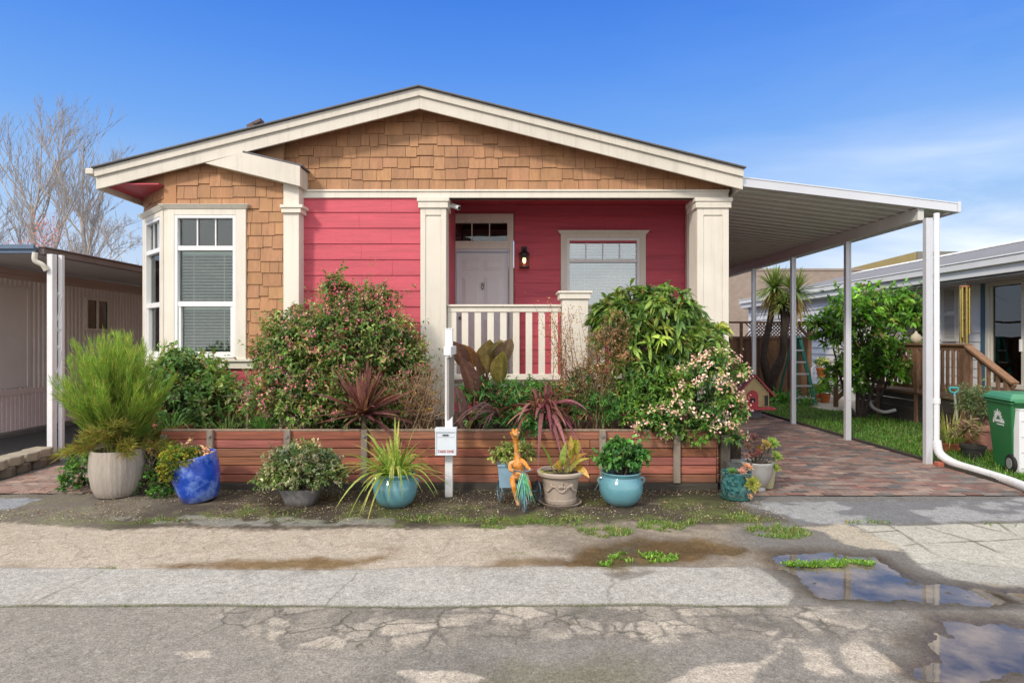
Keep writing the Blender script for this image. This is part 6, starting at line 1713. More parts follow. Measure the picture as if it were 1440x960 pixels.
# ------------------------------------------------------------------ neighbour on the right
RWX, EX = 10.5, 9.5
SIDW = M('white_lap_siding', (.66, .66, .67), .5, .04, 3, .08, 40, grime=.08)
rh = thing('neighbour_house', 'white lap-sided single-storey house with a grey roof and a sliding door, right of the carport', 'house', (RWX, 18, 0))
RF = Fr((RWX, 0, 0), (0, 1, 0), (-1, 0, 0))
sd = (11.75, 13.62, .72, 3.0); wn = (15.05, 16.6, 1.75, 3.0)
mb = MB(); ye = 25.2
clap(mb, RF, 9.0, 17.4, .5, 3.3, e=.2, openings=[sd, wn], seam=False, th=.022, seed=31)
R2 = Fr((9.75, 0, 0), (0, 1, 0), (-1, 0, 0)); clap(mb, R2, 17.35, ye, .3, 3.05, e=.2, seam=False, th=.04, seed=33); mb.box(9.752, RWX, 17.3, 17.36, 0, 3.05); mb.box(9.752, 9.80, 17.36, ye, 0, 3.05); mb.box(9.72, 9.76, ye - .1, ye + .02, .2, 3.05); mb.box(9.72, 9.76, 17.28, 17.37, .2, 3.05)
for (a, b_, z0, z1) in ((9.0, sd[0], .0, 3.4), (sd[1], wn[0], 0, 3.4), (wn[1], 17.4, 0, 3.4), (sd[0], sd[1], 0, sd[2]), (sd[0], sd[1], sd[3], 3.4), (wn[0], wn[1], 0, wn[2]), (wn[0], wn[1], wn[3], 3.4)):
    mb.box(RWX + .001, RWX + .08, a, b_, z0, z1)
mb.box(9.80, RWX + 6, ye - .08, ye, 0, 3.1); 
mb.build('wall', SIDW, rh)
ro = MB(); ez, rz_, rx_ = 3.33, 4.55, 14.6
ro.prism([(EX + .05, 7.5, ez), (rx_, 7.5, rz_), (rx_, 7.5, rz_ - .12), (EX + .05, 7.5, ez - .12)], (0, 17.9, 0))
ro.prism([(rx_, 7.5, rz_), (rx_ + 5, 7.5, ez), (rx_ + 5, 7.5, ez - .12), (rx_, 7.5, rz_ - .12)], (0, 17.9, 0)); ro.build('roof', M('grey_shingle_roof', (.20, .195, .205), .85, .2, 20, .5, 60), rh)
ed_ = MB(); pv = [R.uniform(0, .10) for _ in range(60)]
for i in range(60):
    y = 7.5 + i * .298; w_ = .55 + pv[i]; zz = lambda x: ez + (x - EX) * (rz_ - ez) / (rx_ - EX) + .012
    ed_.prism([(rx_ - w_, y, zz(rx_ - w_)), (rx_, y, zz(rx_)), (rx_, y + .297, zz(rx_)), (rx_ - w_ + pv[(i + 1) % 60] * .3, y + .297, zz(rx_ - w_ + pv[(i + 1) % 60] * .3))], (0, 0, .03))
ed_.prism([(EX + .02, 7.5, ez + .005), (EX + .40, 7.5, ez + .085), (EX + .40, 7.5, ez + .10), (EX + .02, 7.5, ez + .03)], (0, 17.9, 0))
ed_.build('roof_edge', M('white_roof_coating', (.78, .78, .77), .6, .05, 6, grime=.1), rh)
fs = MB(); fs.box(EX - .02, EX + .05, 7.5, 25.4, 3.02, 3.33); fs.box(EX - .10, EX - .02, 7.5, 25.4, 3.19, 3.33); fs.box(EX - .12, EX - .02, 7.5, 25.4, 3.33, 3.36); fs.build('gutter', M('white_gutter', (.74, .74, .73), .4, .04, 4, grime=.15), rh, bevel=.008)
sf = MB(); sf.box(EX + .05, RWX, 7.5, 25.3, 2.98, 3.0); sf.build('soffit', M('soffit_grey', (.4, .4, .42), .6), rh)
BLT = M('blue_trim', (.05, .105, .15), .5, .08, 5); CRF = M('cream_door_frame', (.55, .53, .47), .4, .04, 5)
mb = MB(); a, b_, c_, d_ = sd
mb.fbox(RF, b_, b_ + .12, 0, .05, c_ - .1, d_ + .05); mb.fbox(RF, a - .12, b_, 0, .05, d_, d_ + .05); mb.fbox(RF, a - .12, a, 0, .05, c_ - .1, d_)
dr = mb.build('door_trim', BLT, rh)
mb = MB(); s_ = .09
mb.fbox(RF, b_ - s_, b_, -.06, .04, c_, d_); mb.fbox(RF, a, a + s_, -.06, .04, c_, d_); mb.fbox(RF, a + s_, b_ - s_, -.06, .04, d_ - s_, d_); mb.fbox(RF, a + s_, b_ - s_, -.06, .06, c_, c_ + .1); m_ = (a + b_) / 2 - .05
mb.fbox(RF, m_ - .05, m_ + .05, -.05, .02, c_ + .1, d_ - s_); mb.fbox(RF, b_ - s_ - .06, b_ - s_, -.05, .02, c_ + .1, d_ - s_)
sdo = mb.build('sliding_door', CRF, rh, bevel=.004)
mb = MB(); mb.fbox(RF, a + s_, b_ - s_, -.03, -.026, c_ + .1, d_ - s_); mb.build('pane', GLASSD, sdo)
mb = MB(); mb.fbox(RF, m_ + .02, m_ + .05, .02, .06, 1.5, 1.75); mb.build('handle', WHITE, sdo)
room(RF, a, b_, c_, d_, 1.6, sdo, M('dim_room', (.05, .045, .04), .8, .3, 2))
mb = MB(); a, b_, c_, d_ = wn; s_ = .07
mb.fbox(RF, a, a + s_, -.05, .04, c_, d_); mb.fbox(RF, b_ - s_, b_, -.05, .04, c_, d_); mb.fbox(RF, a + s_, b_ - s_, -.05, .04, c_, c_ + s_); mb.fbox(RF, a + s_, b_ - s_, -.05, .04, d_ - s_, d_); w2 = mb.build('window', VINYL, rh)
mb = MB(); mb.fbox(RF, a + s_, b_ - s_, -.03, -.026, c_ + s_, d_ - s_); mb.build('pane', GLASSD, w2); room(RF, a, b_, c_, d_, .5, w2)
SHU = M('cream_shutter', (.52, .50, .45), .5, .05, 5)
for (a, b_) in ((14.5, 14.95), (16.7, 17.15)):
    mb = MB(); z0, z1 = 1.7, 3.0
    mb.fbox(RF, a, a + .05, .022, .05, z0, z1); mb.fbox(RF, b_ - .05, b_, .022, .05, z0, z1)
    for z in (z0, (z0 + z1) / 2 - .04, z1 - .07): mb.fbox(RF, a + .05, b_ - .05, .022, .05, z, z + .07)
    z = z0 + .08
    while z < z1 - .08:
        if abs(z - (z0 + z1) / 2) > .05:
            mb.hexa([RF.p(a + .05, .045, z), RF.p(b_ - .05, .045, z), RF.p(b_ - .05, .024, z + .012), RF.p(a + .05, .024, z + .012), RF.p(a + .05, .045, z + .006), RF.p(b_ - .05, .045, z + .006), RF.p(b_ - .05, .024, z + .03), RF.p(a + .05, .024, z + .03)])
        z += .036
    mb.build('shutter', SHU, rh)

# deck with rails and stair
DX = 8.35
dk = thing('deck', 'weathered brown timber deck with railing and a short stair at the white house', 'deck', (9.4, 13.5, 0))
mb = MB(); y = 11.3
for i in range(4):
    z = .03 + i * .155; mb.box(DX - .03, DX, 11.3, 14.9, z, z + .148, tuple([R.uniform(.7, 1.2)] * 3))
mb.build('skirt_board', WOODD, dk, bevel=.004)
mb = MB(); mb.box(DX - .06, RWX - .02, 11.25, 14.9, .62, .665, (.8, .8, .8)); mb.box(DX - .04, RWX - .02, 11.22, 11.26, .02, .62, (.6, .6, .6)); mb.build('floor', WOODB, dk)
mb = MB(); mb.box(DX - .06, DX + .10, 11.3, 14.9, 1.63, 1.67, (1.1, 1.1, 1.1)); mb.box(DX - .02, DX + .03, 11.3, 14.9, 1.54, 1.63); mb.box(DX - .02, DX + .03, 11.3, 14.9, .74, .82, (1.1, 1, .9)); mb.build('rail', WOODB, dk, bevel=.004)
y = 11.36; i = 0
while y < 14.9:
    mb = MB(); wd = .10 if i % 9 == 0 else .045; br = R.uniform(.7, 1.25)
    mb.box(DX - .05 if wd > .05 else DX - .025, DX + .045 if wd > .05 else DX + .02, y - wd / 2, y + wd / 2, .0 if wd > .05 else .80, 1.55, (br, br, br)); mb.build('post' if wd > .05 else 'baluster', WOODB, dk, bevel=.003); y += .145; i += 1
mb = MB(); A0, A1 = Vector((DX + .02, 11.3, 1.62)), Vector((DX + .02, 10.25, 1.02)); mb.bar(A0, A1, .14, .04, col=(1.25, 1.2, 1.1)); mb.bar(A0 + Vector((0, 0, -.06)), A1 + Vector((0, 0, -.06)), .04, .08)
mb.bar(A0 + Vector((0, 0, -.85)), A1 + Vector((0, 0, -.80)), .05, .12); mb.build('stair_rail', WOODB, dk, bevel=.003)
mb = MB(); mb.bar((DX + .02, 14.9, 1.62), (DX + .02, 15.9, 1.0), .12, .04); mb.bar((DX + .02, 14.9, .78), (DX + .02, 15.9, .2), .05, .1); mb.box(DX - .02, DX + .07, 15.85, 15.94, 0, 1.02); mb.build('stair_rail', WOODB, dk, bevel=.003)
for i in range(5):
    s_ = (i + .3) / 5; q = A0.lerp(A1, s_); mb = MB(); wd = .045 if i < 4 else .09; mb.box(q.x - wd / 2, q.x + wd / 2, q.y - wd / 2, q.y + wd / 2, q.z - .85 if i < 4 else 0, q.z - .05); mb.build('baluster' if i < 4 else 'post', WOODB, dk)
for i in range(3):
    mb = MB(); mb.box(DX + .04, DX + 1.4, 11.22 - .30 * (i + 1), 11.22 - .30 * i, .46 - .17 * i, .50 - .17 * i); mb.build('step', WOODB, dk, bevel=.004)

# ornaments on the deck rail
c = P(1347, 466, 12.2); mb = MB(); c = Vector((DX + .02, 12.2, 1.67)); t = thing('shell_ornament', 'coiled rusty shell ornament standing on the deck rail below the shutter', 'ornament', c)
path = []; rad = []
for i in range(44):
    a = i * .32; r_ = .015 + .0032 * i; path.append(c + Vector((0.02 * math.sin(a), r_ * math.cos(a), .16 + r_ * math.sin(a)))); rad.append(.010 + .0007 * i)
mb.tube(path, rad, 10); mb.box(c.x - .03, c.x + .03, c.y - .08, c.y + .08, c.z, c.z + .02); mb.build('shell', M('rusty_shell', (.34, .21, .15), .6, .3, 12, .3, 40), t, smooth=True)
c = Vector((DX + .02, 12.75, 1.67)); mb = MB(); mb.lathe([(.05, 0), (.085, .03), (.11, .09), (.085, .16), (.03, .21), (.018, .25), (.012, .25)], c, 20, jit=0)
mb.build('gourd_ornament', M('pale_gourd', (.45, .40, .30), .7, .2, 10, .3, 30), base=c, smooth=True, label='pale gourd-shaped ornament on the deck rail behind the coiled shell', cat='ornament')

# wind chimes hanging from the eave
c = Vector((9.60, 13.05, 2.98)); t = thing('wind_chime', 'very long brass wind chime hanging from the eave of the white house', 'wind chime', c)
mb = MB(); mb.lathe([(.10, -.14), (.105, -.13), (.105, -.105), (.10, -.10)], c, 20); mb.build('top_plate', M('copper_wood', (.36, .17, .08), .5, .2, 10), t)
mb = MB()
for k in range(3): a = k * 2.1; mb.tube([c + Vector((.08 * math.cos(a), .08 * math.sin(a), -.10)), c], .004, 5)
mb.build('cord', STEEL, t)
BRASS = M('brass_tube', (.52, .40, .13), .3, .1, 4, .03, 30, metal=.75)
for k, L_ in enumerate((1.25, 1.15, 1.35, 1.05, 1.2, .98)):
    a = k * math.pi / 3 + .3; mb = MB(); q = c + Vector((.075 * math.cos(a), .075 * math.sin(a), -.14)); mb.tube([q, q - Vector((0, 0, L_))], .026, 12); mb.build('chime_tube', BRASS, t, smooth=True)
mb = MB(); mb.lathe([(.03, -.8), (.032, -.79), (.032, -.775), (.03, -.77)], c, 14); mb.tube([c - Vector((0, 0, .14)), c - Vector((0, 0, 1.6))], .003, 5); mb.build('clapper', STEEL, t)

# ------------------------------------------------------------------ lawn, edging, patio
LAWN = M('lawn_soil', (.04, .055, .02), .95, .4, 12, .6, 40)
mb = MB(); mb.add([(5.97, 7.15, .012), (DX - .03, 7.15, .012), (DX - .03, 18.3, .012), (5.97, 18.3, .012)], [(0, 1, 2, 3)]); mb.build('lawn_ground', LAWN, kind='structure')
mb = MB(); mb.add([(DX - .03, 6.0, .0125), (13, 6.0, .0125), (13, 11.2, .0125), (DX - .03, 11.2, .0125)], [(0, 1, 2, 3)]); mb.build('side_yard', LAWN, kind='structure')
n = 52000; gx_ = R.uniform(5.98, 9.2, n); gy_ = 7.2 + (R.random(n) ** 1.5) * 9.6
kp = (gx_ < DX - .05) | (gy_ < 10.0); kp &= ~((gx_ > 7.6) & (gy_ > 15)); dn_ = fbm(gx_, gy_, 1.5, 3, 9); kp &= (R.random(n) < .35 + dn_); gx_, gy_ = gx_[kp], gy_[kp]; n = len(gx_)
D = nrm(np.stack([R.normal(size=n) * .5, R.normal(size=n) * .5, np.ones(n)], 1)); tall = .5 + 1.1 * fbm(gx_, gy_, 2.2, 3, 15) + .5 * (gx_ > 6.6) * (gy_ < 9.5)
arr = blade_arrays(np.stack([gx_, gy_, np.full(n, .01)], 1), D, R.uniform(.05, .13, n) * tall, R.uniform(.007, .014, n), R.uniform(.1, .7, n), pick([(.045, .125, .018), (.06, .155, .025), (.085, .175, .03), (.045, .105, .022), (.12, .14, .05)], n, .2), nseg=3)
o = leafobj('grass', arr, None, LEAF); tag(o, 'bright green lawn between the brick driveway and the deck', 'grass', kind='stuff')
mb = MB(); mb.box(5.925, 5.965, 7.15, 18.2, 0, .055); mb.build('lawn_edging', WOODD, base=(5.945, 12, 0), bevel=.005, label='long dark timber edging board between the brick driveway and the lawn', cat='edging')
mb = MB(); mb.box(5.98, 9, 7.02, 7.14, 0, .05); mb.build('curb', M('curb_concrete', (.30, .24, .20), .85, .2, 8, .4, 50), kind='structure')
mb = MB(); mb.add([(7.7, 15.2, .018), (8.3, 14.6, .018), (10.4, 17.6, .018), (10.4, 22, .018), (8.5, 22, .018), (8.0, 17.5, .018)], [(0, 1, 2, 3, 4, 5)]); mb.build('patio', M('patio_concrete', (.36, .33, .29), .85, .1, 6, .3, 40), kind='structure')

# fence with lattice top
fy = 19.0; fe = thing('fence', 'dark weathered board fence with a lattice top behind the palm', 'fence', (8.2, fy, 0)); mb = MB(); x = 3.2
while x < 9.2: br = R.choice([.35, .6, .8, 1.0, 1.1]); mb.box(x, x + .135, fy + R.normal() * .006, fy + .03, .03, 1.78 + R.normal() * .01, (br, br * .95, br * .9)); x += .14
mb.build('board', WOODB, fe)
mb = MB(); mb.box(3.2, 9.25, fy - .04, fy + .05, 1.76, 1.84, (.8, .8, .8)); mb.box(3.2, 9.25, fy - .03, fy + .04, 2.24, 2.30)
for x in (3.2, 5.1, 6.56, 7.05, 9.16): mb.box(x, x + .09, fy - .045, fy - .005, 0, 2.3)
mb.build('frame', WOODB, fe)
mb = MB(); x = 7.15
for s_ in (-1, 1):
    x = 6.7
    while x < 10.1:
        a = Vector((x, fy + .005 * s_, 1.84)); b_ = a + Vector((s_ * .40, 0, .40))
        if 7.14 <= min(a.x, b_.x) and max(a.x, b_.x) <= 9.2: mb.bar(a, b_, .035, .008, up=(0, 1, 0))
        x += .105
mb.build('lattice', WOODB, fe)
ar_ = thing('garden_arch', 'small brown timber arch post with a crossbeam at the end of the fence', 'garden arch', (10.0, 18.2, 0)); mb = MB(); qx = P(1138, 470, 18.2).x
mb.box(qx - .05, qx + .05, 18.15, 18.25, 0, 2.15); mb.box(qx - .45, qx + .75, 18.12, 18.28, 2.15, 2.28); mb.bar((qx + .04, 18.2, 1.85), (qx + .30, 18.2, 2.15), .06, .05); mb.bar((qx - .04, 18.2, 1.85), (qx - .3, 18.2, 2.15), .06, .05); mb.build('post', WOODB, ar_)

# far buildings
mb = MB(); mb.box(8.5, 24, 42, 42.4, 0, 6.4); mb.box(8.5, 24, 41.95, 42.45, 6.4, 6.55)
fb_ = thing('commercial_building', 'long tan block-walled building beyond the fence', 'building', (15, 42, 0)); mb.build('wall', M('tan_block_wall', (.30, .24, .20), .9, .12, 3, .3, 20, grime=.2, gcol=(.4, .36, .33)), fb_)
mb = MB(); mb.prism([(24, 48, 0), (31.5, 48, 0), (38, 60, 0), (24, 60, 0)], (0, 0, 8.1)); mb.v = mb.v; fb2 = thing('commercial_building', 'flat-topped olive yellow building showing above the white house roof', 'building', (28, 50, 0))
mb = MB(); mb.prism([P(1165, 385, 60) * 1, P(1288, 354, 46), P(1288, 480, 46), P(1165, 480, 60)], (3, 0, 0)); mb.build('wall', M('olive_stucco', (.42, .32, .13), .9, .05, 3), fb2)
mb = MB(); q = P(1288, 354, 46); mb.box(q.x, q.x + 8, 45.8, 45.95, 0, q.z); mb.build('side_wall', M('grey_stucco', (.20, .19, .16), .9, .05, 3), fb2)

# palm-like cordyline with three heads
pc = Vector((P(1085, 562, 18.0).x, 18.0, 0)); t = thing('palm_tree', 'three-headed spiky palm-like tree with dark forked trunk in front of the fence', 'tree', pc); mb = MB()
h1, h2, h3 = P(1090, 405, 18.0), P(1118, 410, 17.8), P(1100, 428, 17.7)
mb.tube(catm([pc, P(1082, 540, 18), P(1074, 500, 18), P(1083, 450, 18), h1], 5), [.12] * 8 + [.09] * 6 + [.07] * 3, 9, cap=False); f = P(1078, 545, 18)
mb.tube(catm([pc + Vector((.05, 0, 0)), P(1086, 535, 17.95), P(1100, 500, 17.9), P(1104, 460, 17.85), h2], 5), [.13] * 8 + [.10] * 6 + [.065] * 3, 9, cap=False); mb.tube([P(1103, 465, 17.85), h3], [.1, .07], 8)
mb.tube([P(1104, 455, 17.85), P(1114, 440, 17.8), h2], [.08, .07, .06], 8)
mb.build('trunk', M('dark_trunk', (.055, .042, .035), .95, .4, 8, .8, 20, stretch=(1, 1, 3)), t, norm=False, smooth=True)
arr = []
for h in (h1, h2, h3):
    k = 1.0 if h is not h3 else .6
    arr.append(strap_arr(h, 190, (.55 * k, .95 * k), (.04, .06), (.02, .35), [(.10, .16, .04), (.07, .12, .04), (.16, .19, .06)], (-35, 88), [(.17, .2, .06), (.13, .17, .05)], .08, 6))
    if h is not h3: arr.append(strap_arr(h - Vector((0, 0, .12)), 90, (.4, .75), (.03, .05), (.3, .8), [(.24, .18, .08), (.2, .13, .07)], (-75, -10), None, .08, 5))
leafobj('crown', join_arrays(arr), t, LEAFM)
def clump(px, py, Y, n, L_, W_, dr, label, pal, rb=.15):
    c_ = P(px, py, Y); c_.z = 0.01; return strap('strap_plant', label, 'plant', c_, n, L_, W_, dr, pal, (30, 85), None, LEAF, None, rb)
clump(1100, 575, 17.0, 130, (.5, .95), (.04, .06), (.3, .9), 'broad clump of green strap leaves at the foot of the palm', [(.05, .13, .03), (.07, .17, .04), (.09, .2, .06)], .35)
clump(1130, 575, 16.4, 60, (.35, .6), (.03, .05), (.3, .9), 'small clump of strap leaves behind the second carport post', [(.05, .13, .03), (.08, .17, .05)], .2)
# step ladder
LG = M('green_fibreglass', (.03, .19, .15), .45, .1, 8); lb_ = Vector((P(1128, 570, 16.7).x, 16.7, 0)); t = thing('stepladder', 'green stepladder standing open between palm and bushy tree', 'ladder', lb_)
top = EYE - (476 - CY) * 16.7 / F
k = 16.7 / F
XL = lambda px: (px - CX) * k
for (xa, xb, ya, yb) in ((1113, 1118.5, 16.45, 16.75), (1140.5, 1126, 16.45, 16.75)):
    mb = MB(); mb.bar((XL(xa), ya, 0), (XL(xb), yb, top), .09, .05); mb.build('rail', LG, t)
mb = MB()
for (xa, xb) in ((1110, 1117), (1136, 1125)): mb.bar((XL(xa), 17.45, 0), (XL(xb), 16.8, top), .05, .04)
mb.build('back_rail', LG, t)
for i in range(5):
    s_ = (i + .6) / 5.6; z = top * s_; xa = 1113 + 5.5 * s_; xb = 1140.5 - 14.5 * s_; yy = 16.45 + .3 * s_; mb = MB(); mb.box(XL(xa), XL(xb), yy - .04, yy + .05, z - .02, z + .02); mb.build('step', ALU, t)
mb = MB(); mb.box(XL(1117), XL(1127.5), 16.68, 16.9, top, top + .05); mb.build('top_cap', LG, t, bevel=.01)
# patio chair stand with orange pots
ORG = M('orange_pot', (.55, .17, .05), .6, .1, 8, .1, 30)
ch = Vector((P(1156, 563, 17.6).x, 17.6, 0.02)); t = thing('garden_chair', 'white wire garden chair on the patio under the orange pots', 'chair', ch); mb = MB()
for dx in (-.2, .2):
    mb.tube([ch + Vector((dx * 1.15, -.2, 0)), ch + Vector((dx, -.18, .42)), ch + Vector((dx, .18, .42))], .014, 6); mb.tube([ch + Vector((dx * 1.15, .22, 0)), ch + Vector((dx, .18, .42)), ch + Vector((dx * .9, .26, .9))], .014, 6)
mb.tube([ch + Vector((-.18, .26, .9)), ch + Vector((0, .28, 1.0)), ch + Vector((.18, .26, .9))], .014, 6)
for k in range(5): mb.tube([ch + Vector((-.2 + .1 * k, -.18, .42)), ch + Vector((-.2 + .1 * k, .18, .42))], .010, 6); mb.tube([ch + Vector((-.16 + .08 * k, .19, .44)), ch + Vector((-.15 + .075 * k, .26, .92))], .007, 6)
mb.build('frame', WHITE, t, smooth=True)
def opot(p, r, h, label, plantpal, name='potted_plant'):
    t = thing(name, label, 'potted plant', p); mb = MB(); mb.lathe([(r * .7, 0), (r * .72, .01), (r * .95, h * .8), (r * 1.05, h * .82), (r * 1.05, h), (r * .92, h), (r * .85, h * .8)], p, 20); mb.build('pot', ORG, t, smooth=True)
    arr, c_, tw, dep = crown([(p.x, p.y, p.z + h + .10, r * 1.2, r * 1.2, .14)], 50, 7, .08, .035, plantpal, tl=.06, inner=.4); leafobj('foliage', arr, t)
opot(Vector((P(1156, 525, 17.3).x, 17.3, .70)), .15, .25, 'bright orange pot with a small plant held up above the white chair', [(.12, .2, .06), (.3, .3, .12)])
mb = MB(); q = Vector((P(1156, 525, 17.3).x, 17.3, 0.02)); mb.tube([q, q + Vector((0, 0, .66))], .02, 8); mb.lathe([(.14, .655), (.14, .68)], q, 20); mb.lathe([(.12, 0), (.12, .02)], q, 20)
mb.build('plant_stand', WHITE, base=q, label='thin white plant stand under the bright orange pot', cat='stand')
opot(Vector((P(1160, 556, 17.0).x, 17.0, .02)), .15, .24, 'orange pot on the patio floor beside the white chair', [(.1, .18, .05)])
opot(Vector((P(1147, 560, 17.1).x, 17.1, .02)), .12, .2, 'small orange pot on the patio floor next to the ladder', [(.3, .3, .06), (.12, .2, .05)])
mb = MB(); q = Vector((RWX - .03, P(0, 0, 1).y * 0 + 24.0, 1.5)); t = thing('wall_pot', 'orange clay wall pot hanging on the white siding', 'pot', q); mb.lathe([(.06, 0), (.18, .12), (.24, .34), (.26, .36), (.22, .36), (.15, .2)], q - Vector((.2, 0, 0)), 20); mb.build('pot', ORG, t, smooth=True)
# dolls' house on a stand
dh = Vector((P(1056, 583, 13.9).x, 13.9, 0)); DK = 13.9 / F
t = thing('toy_house', 'small red and yellow toy house on a block at the edge of the brick driveway', 'toy house', dh); zt = lambda py: EYE - (py - CY) * DK; xt = lambda px: (px - CX) * DK
YEL = M('yellow_boards', (.62, .50, .26), .6, .08, 8); RTOY = M('toy_red', (.56, .08, .10), .5, .1, 8); RROOF = M('toy_roof', (.42, .085, .10), .6, .15, 10)
mb = MB(); fr_ = Fr((0, 13.75, 0), (1, 0, 0), (0, -1, 0)); xa, xb, xm, ze, zp, zb = xt(1037), xt(1078), xt(1058), zt(552), zt(530), zt(571)
mb.prism([(xa, 13.78, zb), (xb, 13.78, zb), (xb, 13.78, ze), (xm, 13.78, zp), (xa, 13.78, ze)], (0, .5, 0)); z = zb
while z < zp:
    h_ = max(0, min(1, (zp - z) / (zp - ze))); wl = xm - (xm - xa) * (h_ if z > ze else 1); wr = xm + (xb - xm) * (h_ if z > ze else 1); mb.box(wl, wr, 13.765, 13.78, z + .005, z + .042); z += .052
mb.build('wall', YEL, t)
mb = MB(); mb.prism([(xa - .08, 13.70, ze - .05), (xm, 13.70, zp + .03), (xm, 13.70, zp + .07), (xa - .1, 13.70, ze - .02)], (0, .68, 0)); mb.prism([(xb + .10, 13.70, ze - .08), (xm, 13.70, zp + .03), (xm, 13.70, zp + .07), (xb + .12, 13.70, ze - .04)], (0, .68, 0)); mb.build('roof', RROOF, t)
mb = MB(); mb.box(xt(1020), xt(1082), 13.55, 14.35, zb - .05, zb); mb.build('base', RTOY, t, bevel=.005)
mb = MB(); dxm = xt(1055); pr_ = [(dxm - .12, 13.745, zb), (dxm + .12, 13.745, zb)] + [(dxm + .12 * math.cos(a), 13.745, zb + .24 + .13 * math.sin(a)) for a in np.linspace(0, math.pi, 12)]; mb.prism(pr_, (0, .02, 0)); mb.build('door', RTOY, t)
mb = MB(); mb.box(dxm - .06, dxm + .05, 13.735, 13.745, zb + .10, zb + .2); mb.box(xt(1071), xt(1076.5), 13.755, 13.766, zb + .02, ze - .05); mb.build('window', M('toy_window', (.06, .07, .06), .2), t)
mb = MB(); mb.box(xt(1070), xt(1071), 13.75, 13.765, zb, ze - .03, ); mb.box(xt(1076.5), xt(1077.5), 13.75, 13.765, zb, ze - .03); mb.build('trim', YEL, t)
mb = MB(); mb.box(xt(1045), xt(1066), 13.7, 14.2, 0, zb - .05); mb.build('block', M('grey_block', (.16, .16, .18), .8, .2, 8), t, bevel=.01)

# citrus-like tree in front of the deck
tc_ = Vector((P(1207, 590, 13.6).x, 13.6, 0)); t = thing('bushy_tree', 'round leafy green tree with several dark stems in front of the deck', 'tree', tc_)
lb = [lobe(1230, 440, 52, 38, 13.5, .7), lobe(1205, 470, 46, 50, 13.4, .7), lobe(1265, 450, 34, 40, 13.5, .6), lobe(1170, 470, 28, 28, 13.6, .4), lobe(1225, 520, 46, 34, 13.3, .6), lobe(1185, 540, 26, 34, 13.4, .4), lobe(1275, 500, 24, 24, 13.3, .4), lobe(1160, 455, 18, 16, 13.7, .3), lobe(1255, 525, 28, 18, 13.1, .3)]
arr, c_, tw, dep = crown(lb, 1050, 8, .12, .055, [(.085, .20, .035), (.12, .26, .04), (.065, .15, .03), (.16, .29, .05)], tl=.16, inner=.4, shell=.25, fill=.35)
leafobj('crown', arr, t); mb = MB()
for (a_, b_, c__) in (((1212, 588), (1228, 540), (1240, 470)), ((1208, 590), (1205, 540), (1200, 470)), ((1205, 590), (1190, 560), (1172, 490)), ((1210, 590), (1240, 552), (1265, 500)), ((1209, 588), (1218, 530), (1230, 430))):
    mb.tube(catm([P(a_[0], a_[1], 13.6), P(b_[0], b_[1], 13.5 + R.normal() * .1), P(c__[0], c__[1], 13.5 + R.normal() * .15)], 6), [.05 - .0028 * i for i in range(13)], 7, cap=False)
for i in range(70):
    q = Vector(c_[R.integers(len(c_))]); o_ = P(1215 + R.normal() * 20, R.uniform(470, 545), 13.5); mb.tube([o_, o_.lerp(q, .5) + Vector((R.normal() * .06, R.normal() * .06, .04)), q], [.016, .011, .005], 5, cap=False)
mb.build('trunk', M('dark_bark', (.07, .055, .045), .9, .3, 14, .6, 30), t, norm=False, smooth=True)
# hose on the deck skirt
mb = MB(); mb.tube(catm([P(1222, 562, 13.6), P(1228, 573, 13.4), P(1243, 579, 13.2), P(1260, 576, 13.1)], 8), .035, 8); o = mb.build('garden_hose', M('pale_hose', (.40, .40, .40), .5), base=P(1240, 578, 13.2), smooth=True, label='pale hose looped against the dark deck boards', cat='hose')

# shovel
sp0 = Vector((P(1341, 545, 10.9).x, 10.9, P(0, 545, 10.9).z)); sb_ = Vector((P(1349, 600, 10.7).x, 10.7, 0.0)); t = thing('spade', 'spade with a turquoise D-handle leaning by the deck stair', 'spade', sb_)
ax_ = (sp0 - sb_).normalized(); mb = MB(); mb.tube([sb_ + ax_ * .25, sb_.lerp(sp0, .86)], .020, 10); mb.build('shaft', M('grey_shaft', (.30, .30, .31), .6), t, smooth=True)
mb = MB(); s0 = sb_.lerp(sp0, .85); x_ = Vector((1, 0, 0)); mb.tube([s0, sb_.lerp(sp0, .90), sb_.lerp(sp0, .93) + x_ * .07, sp0 + x_ * .075], .017, 8); mb.tube([sb_.lerp(sp0, .90), sb_.lerp(sp0, .93) - x_ * .07, sp0 - x_ * .075], .017, 8); mb.tube([sp0 - x_ * .08, sp0 + x_ * .08], .018, 8); mb.build('handle', M('turquoise_plastic', (.07, .42, .42), .4), t, smooth=True)
mb = MB(); mb.prism([sb_ + Vector((-.09, 0, .28)), sb_ + Vector((.09, 0, .28)), sb_ + Vector((.085, 0, .08)), sb_ + Vector((0, 0, 0)), sb_ + Vector((-.085, 0, .08))], (0, .006, 0)); mb.build('blade', STEEL, t)
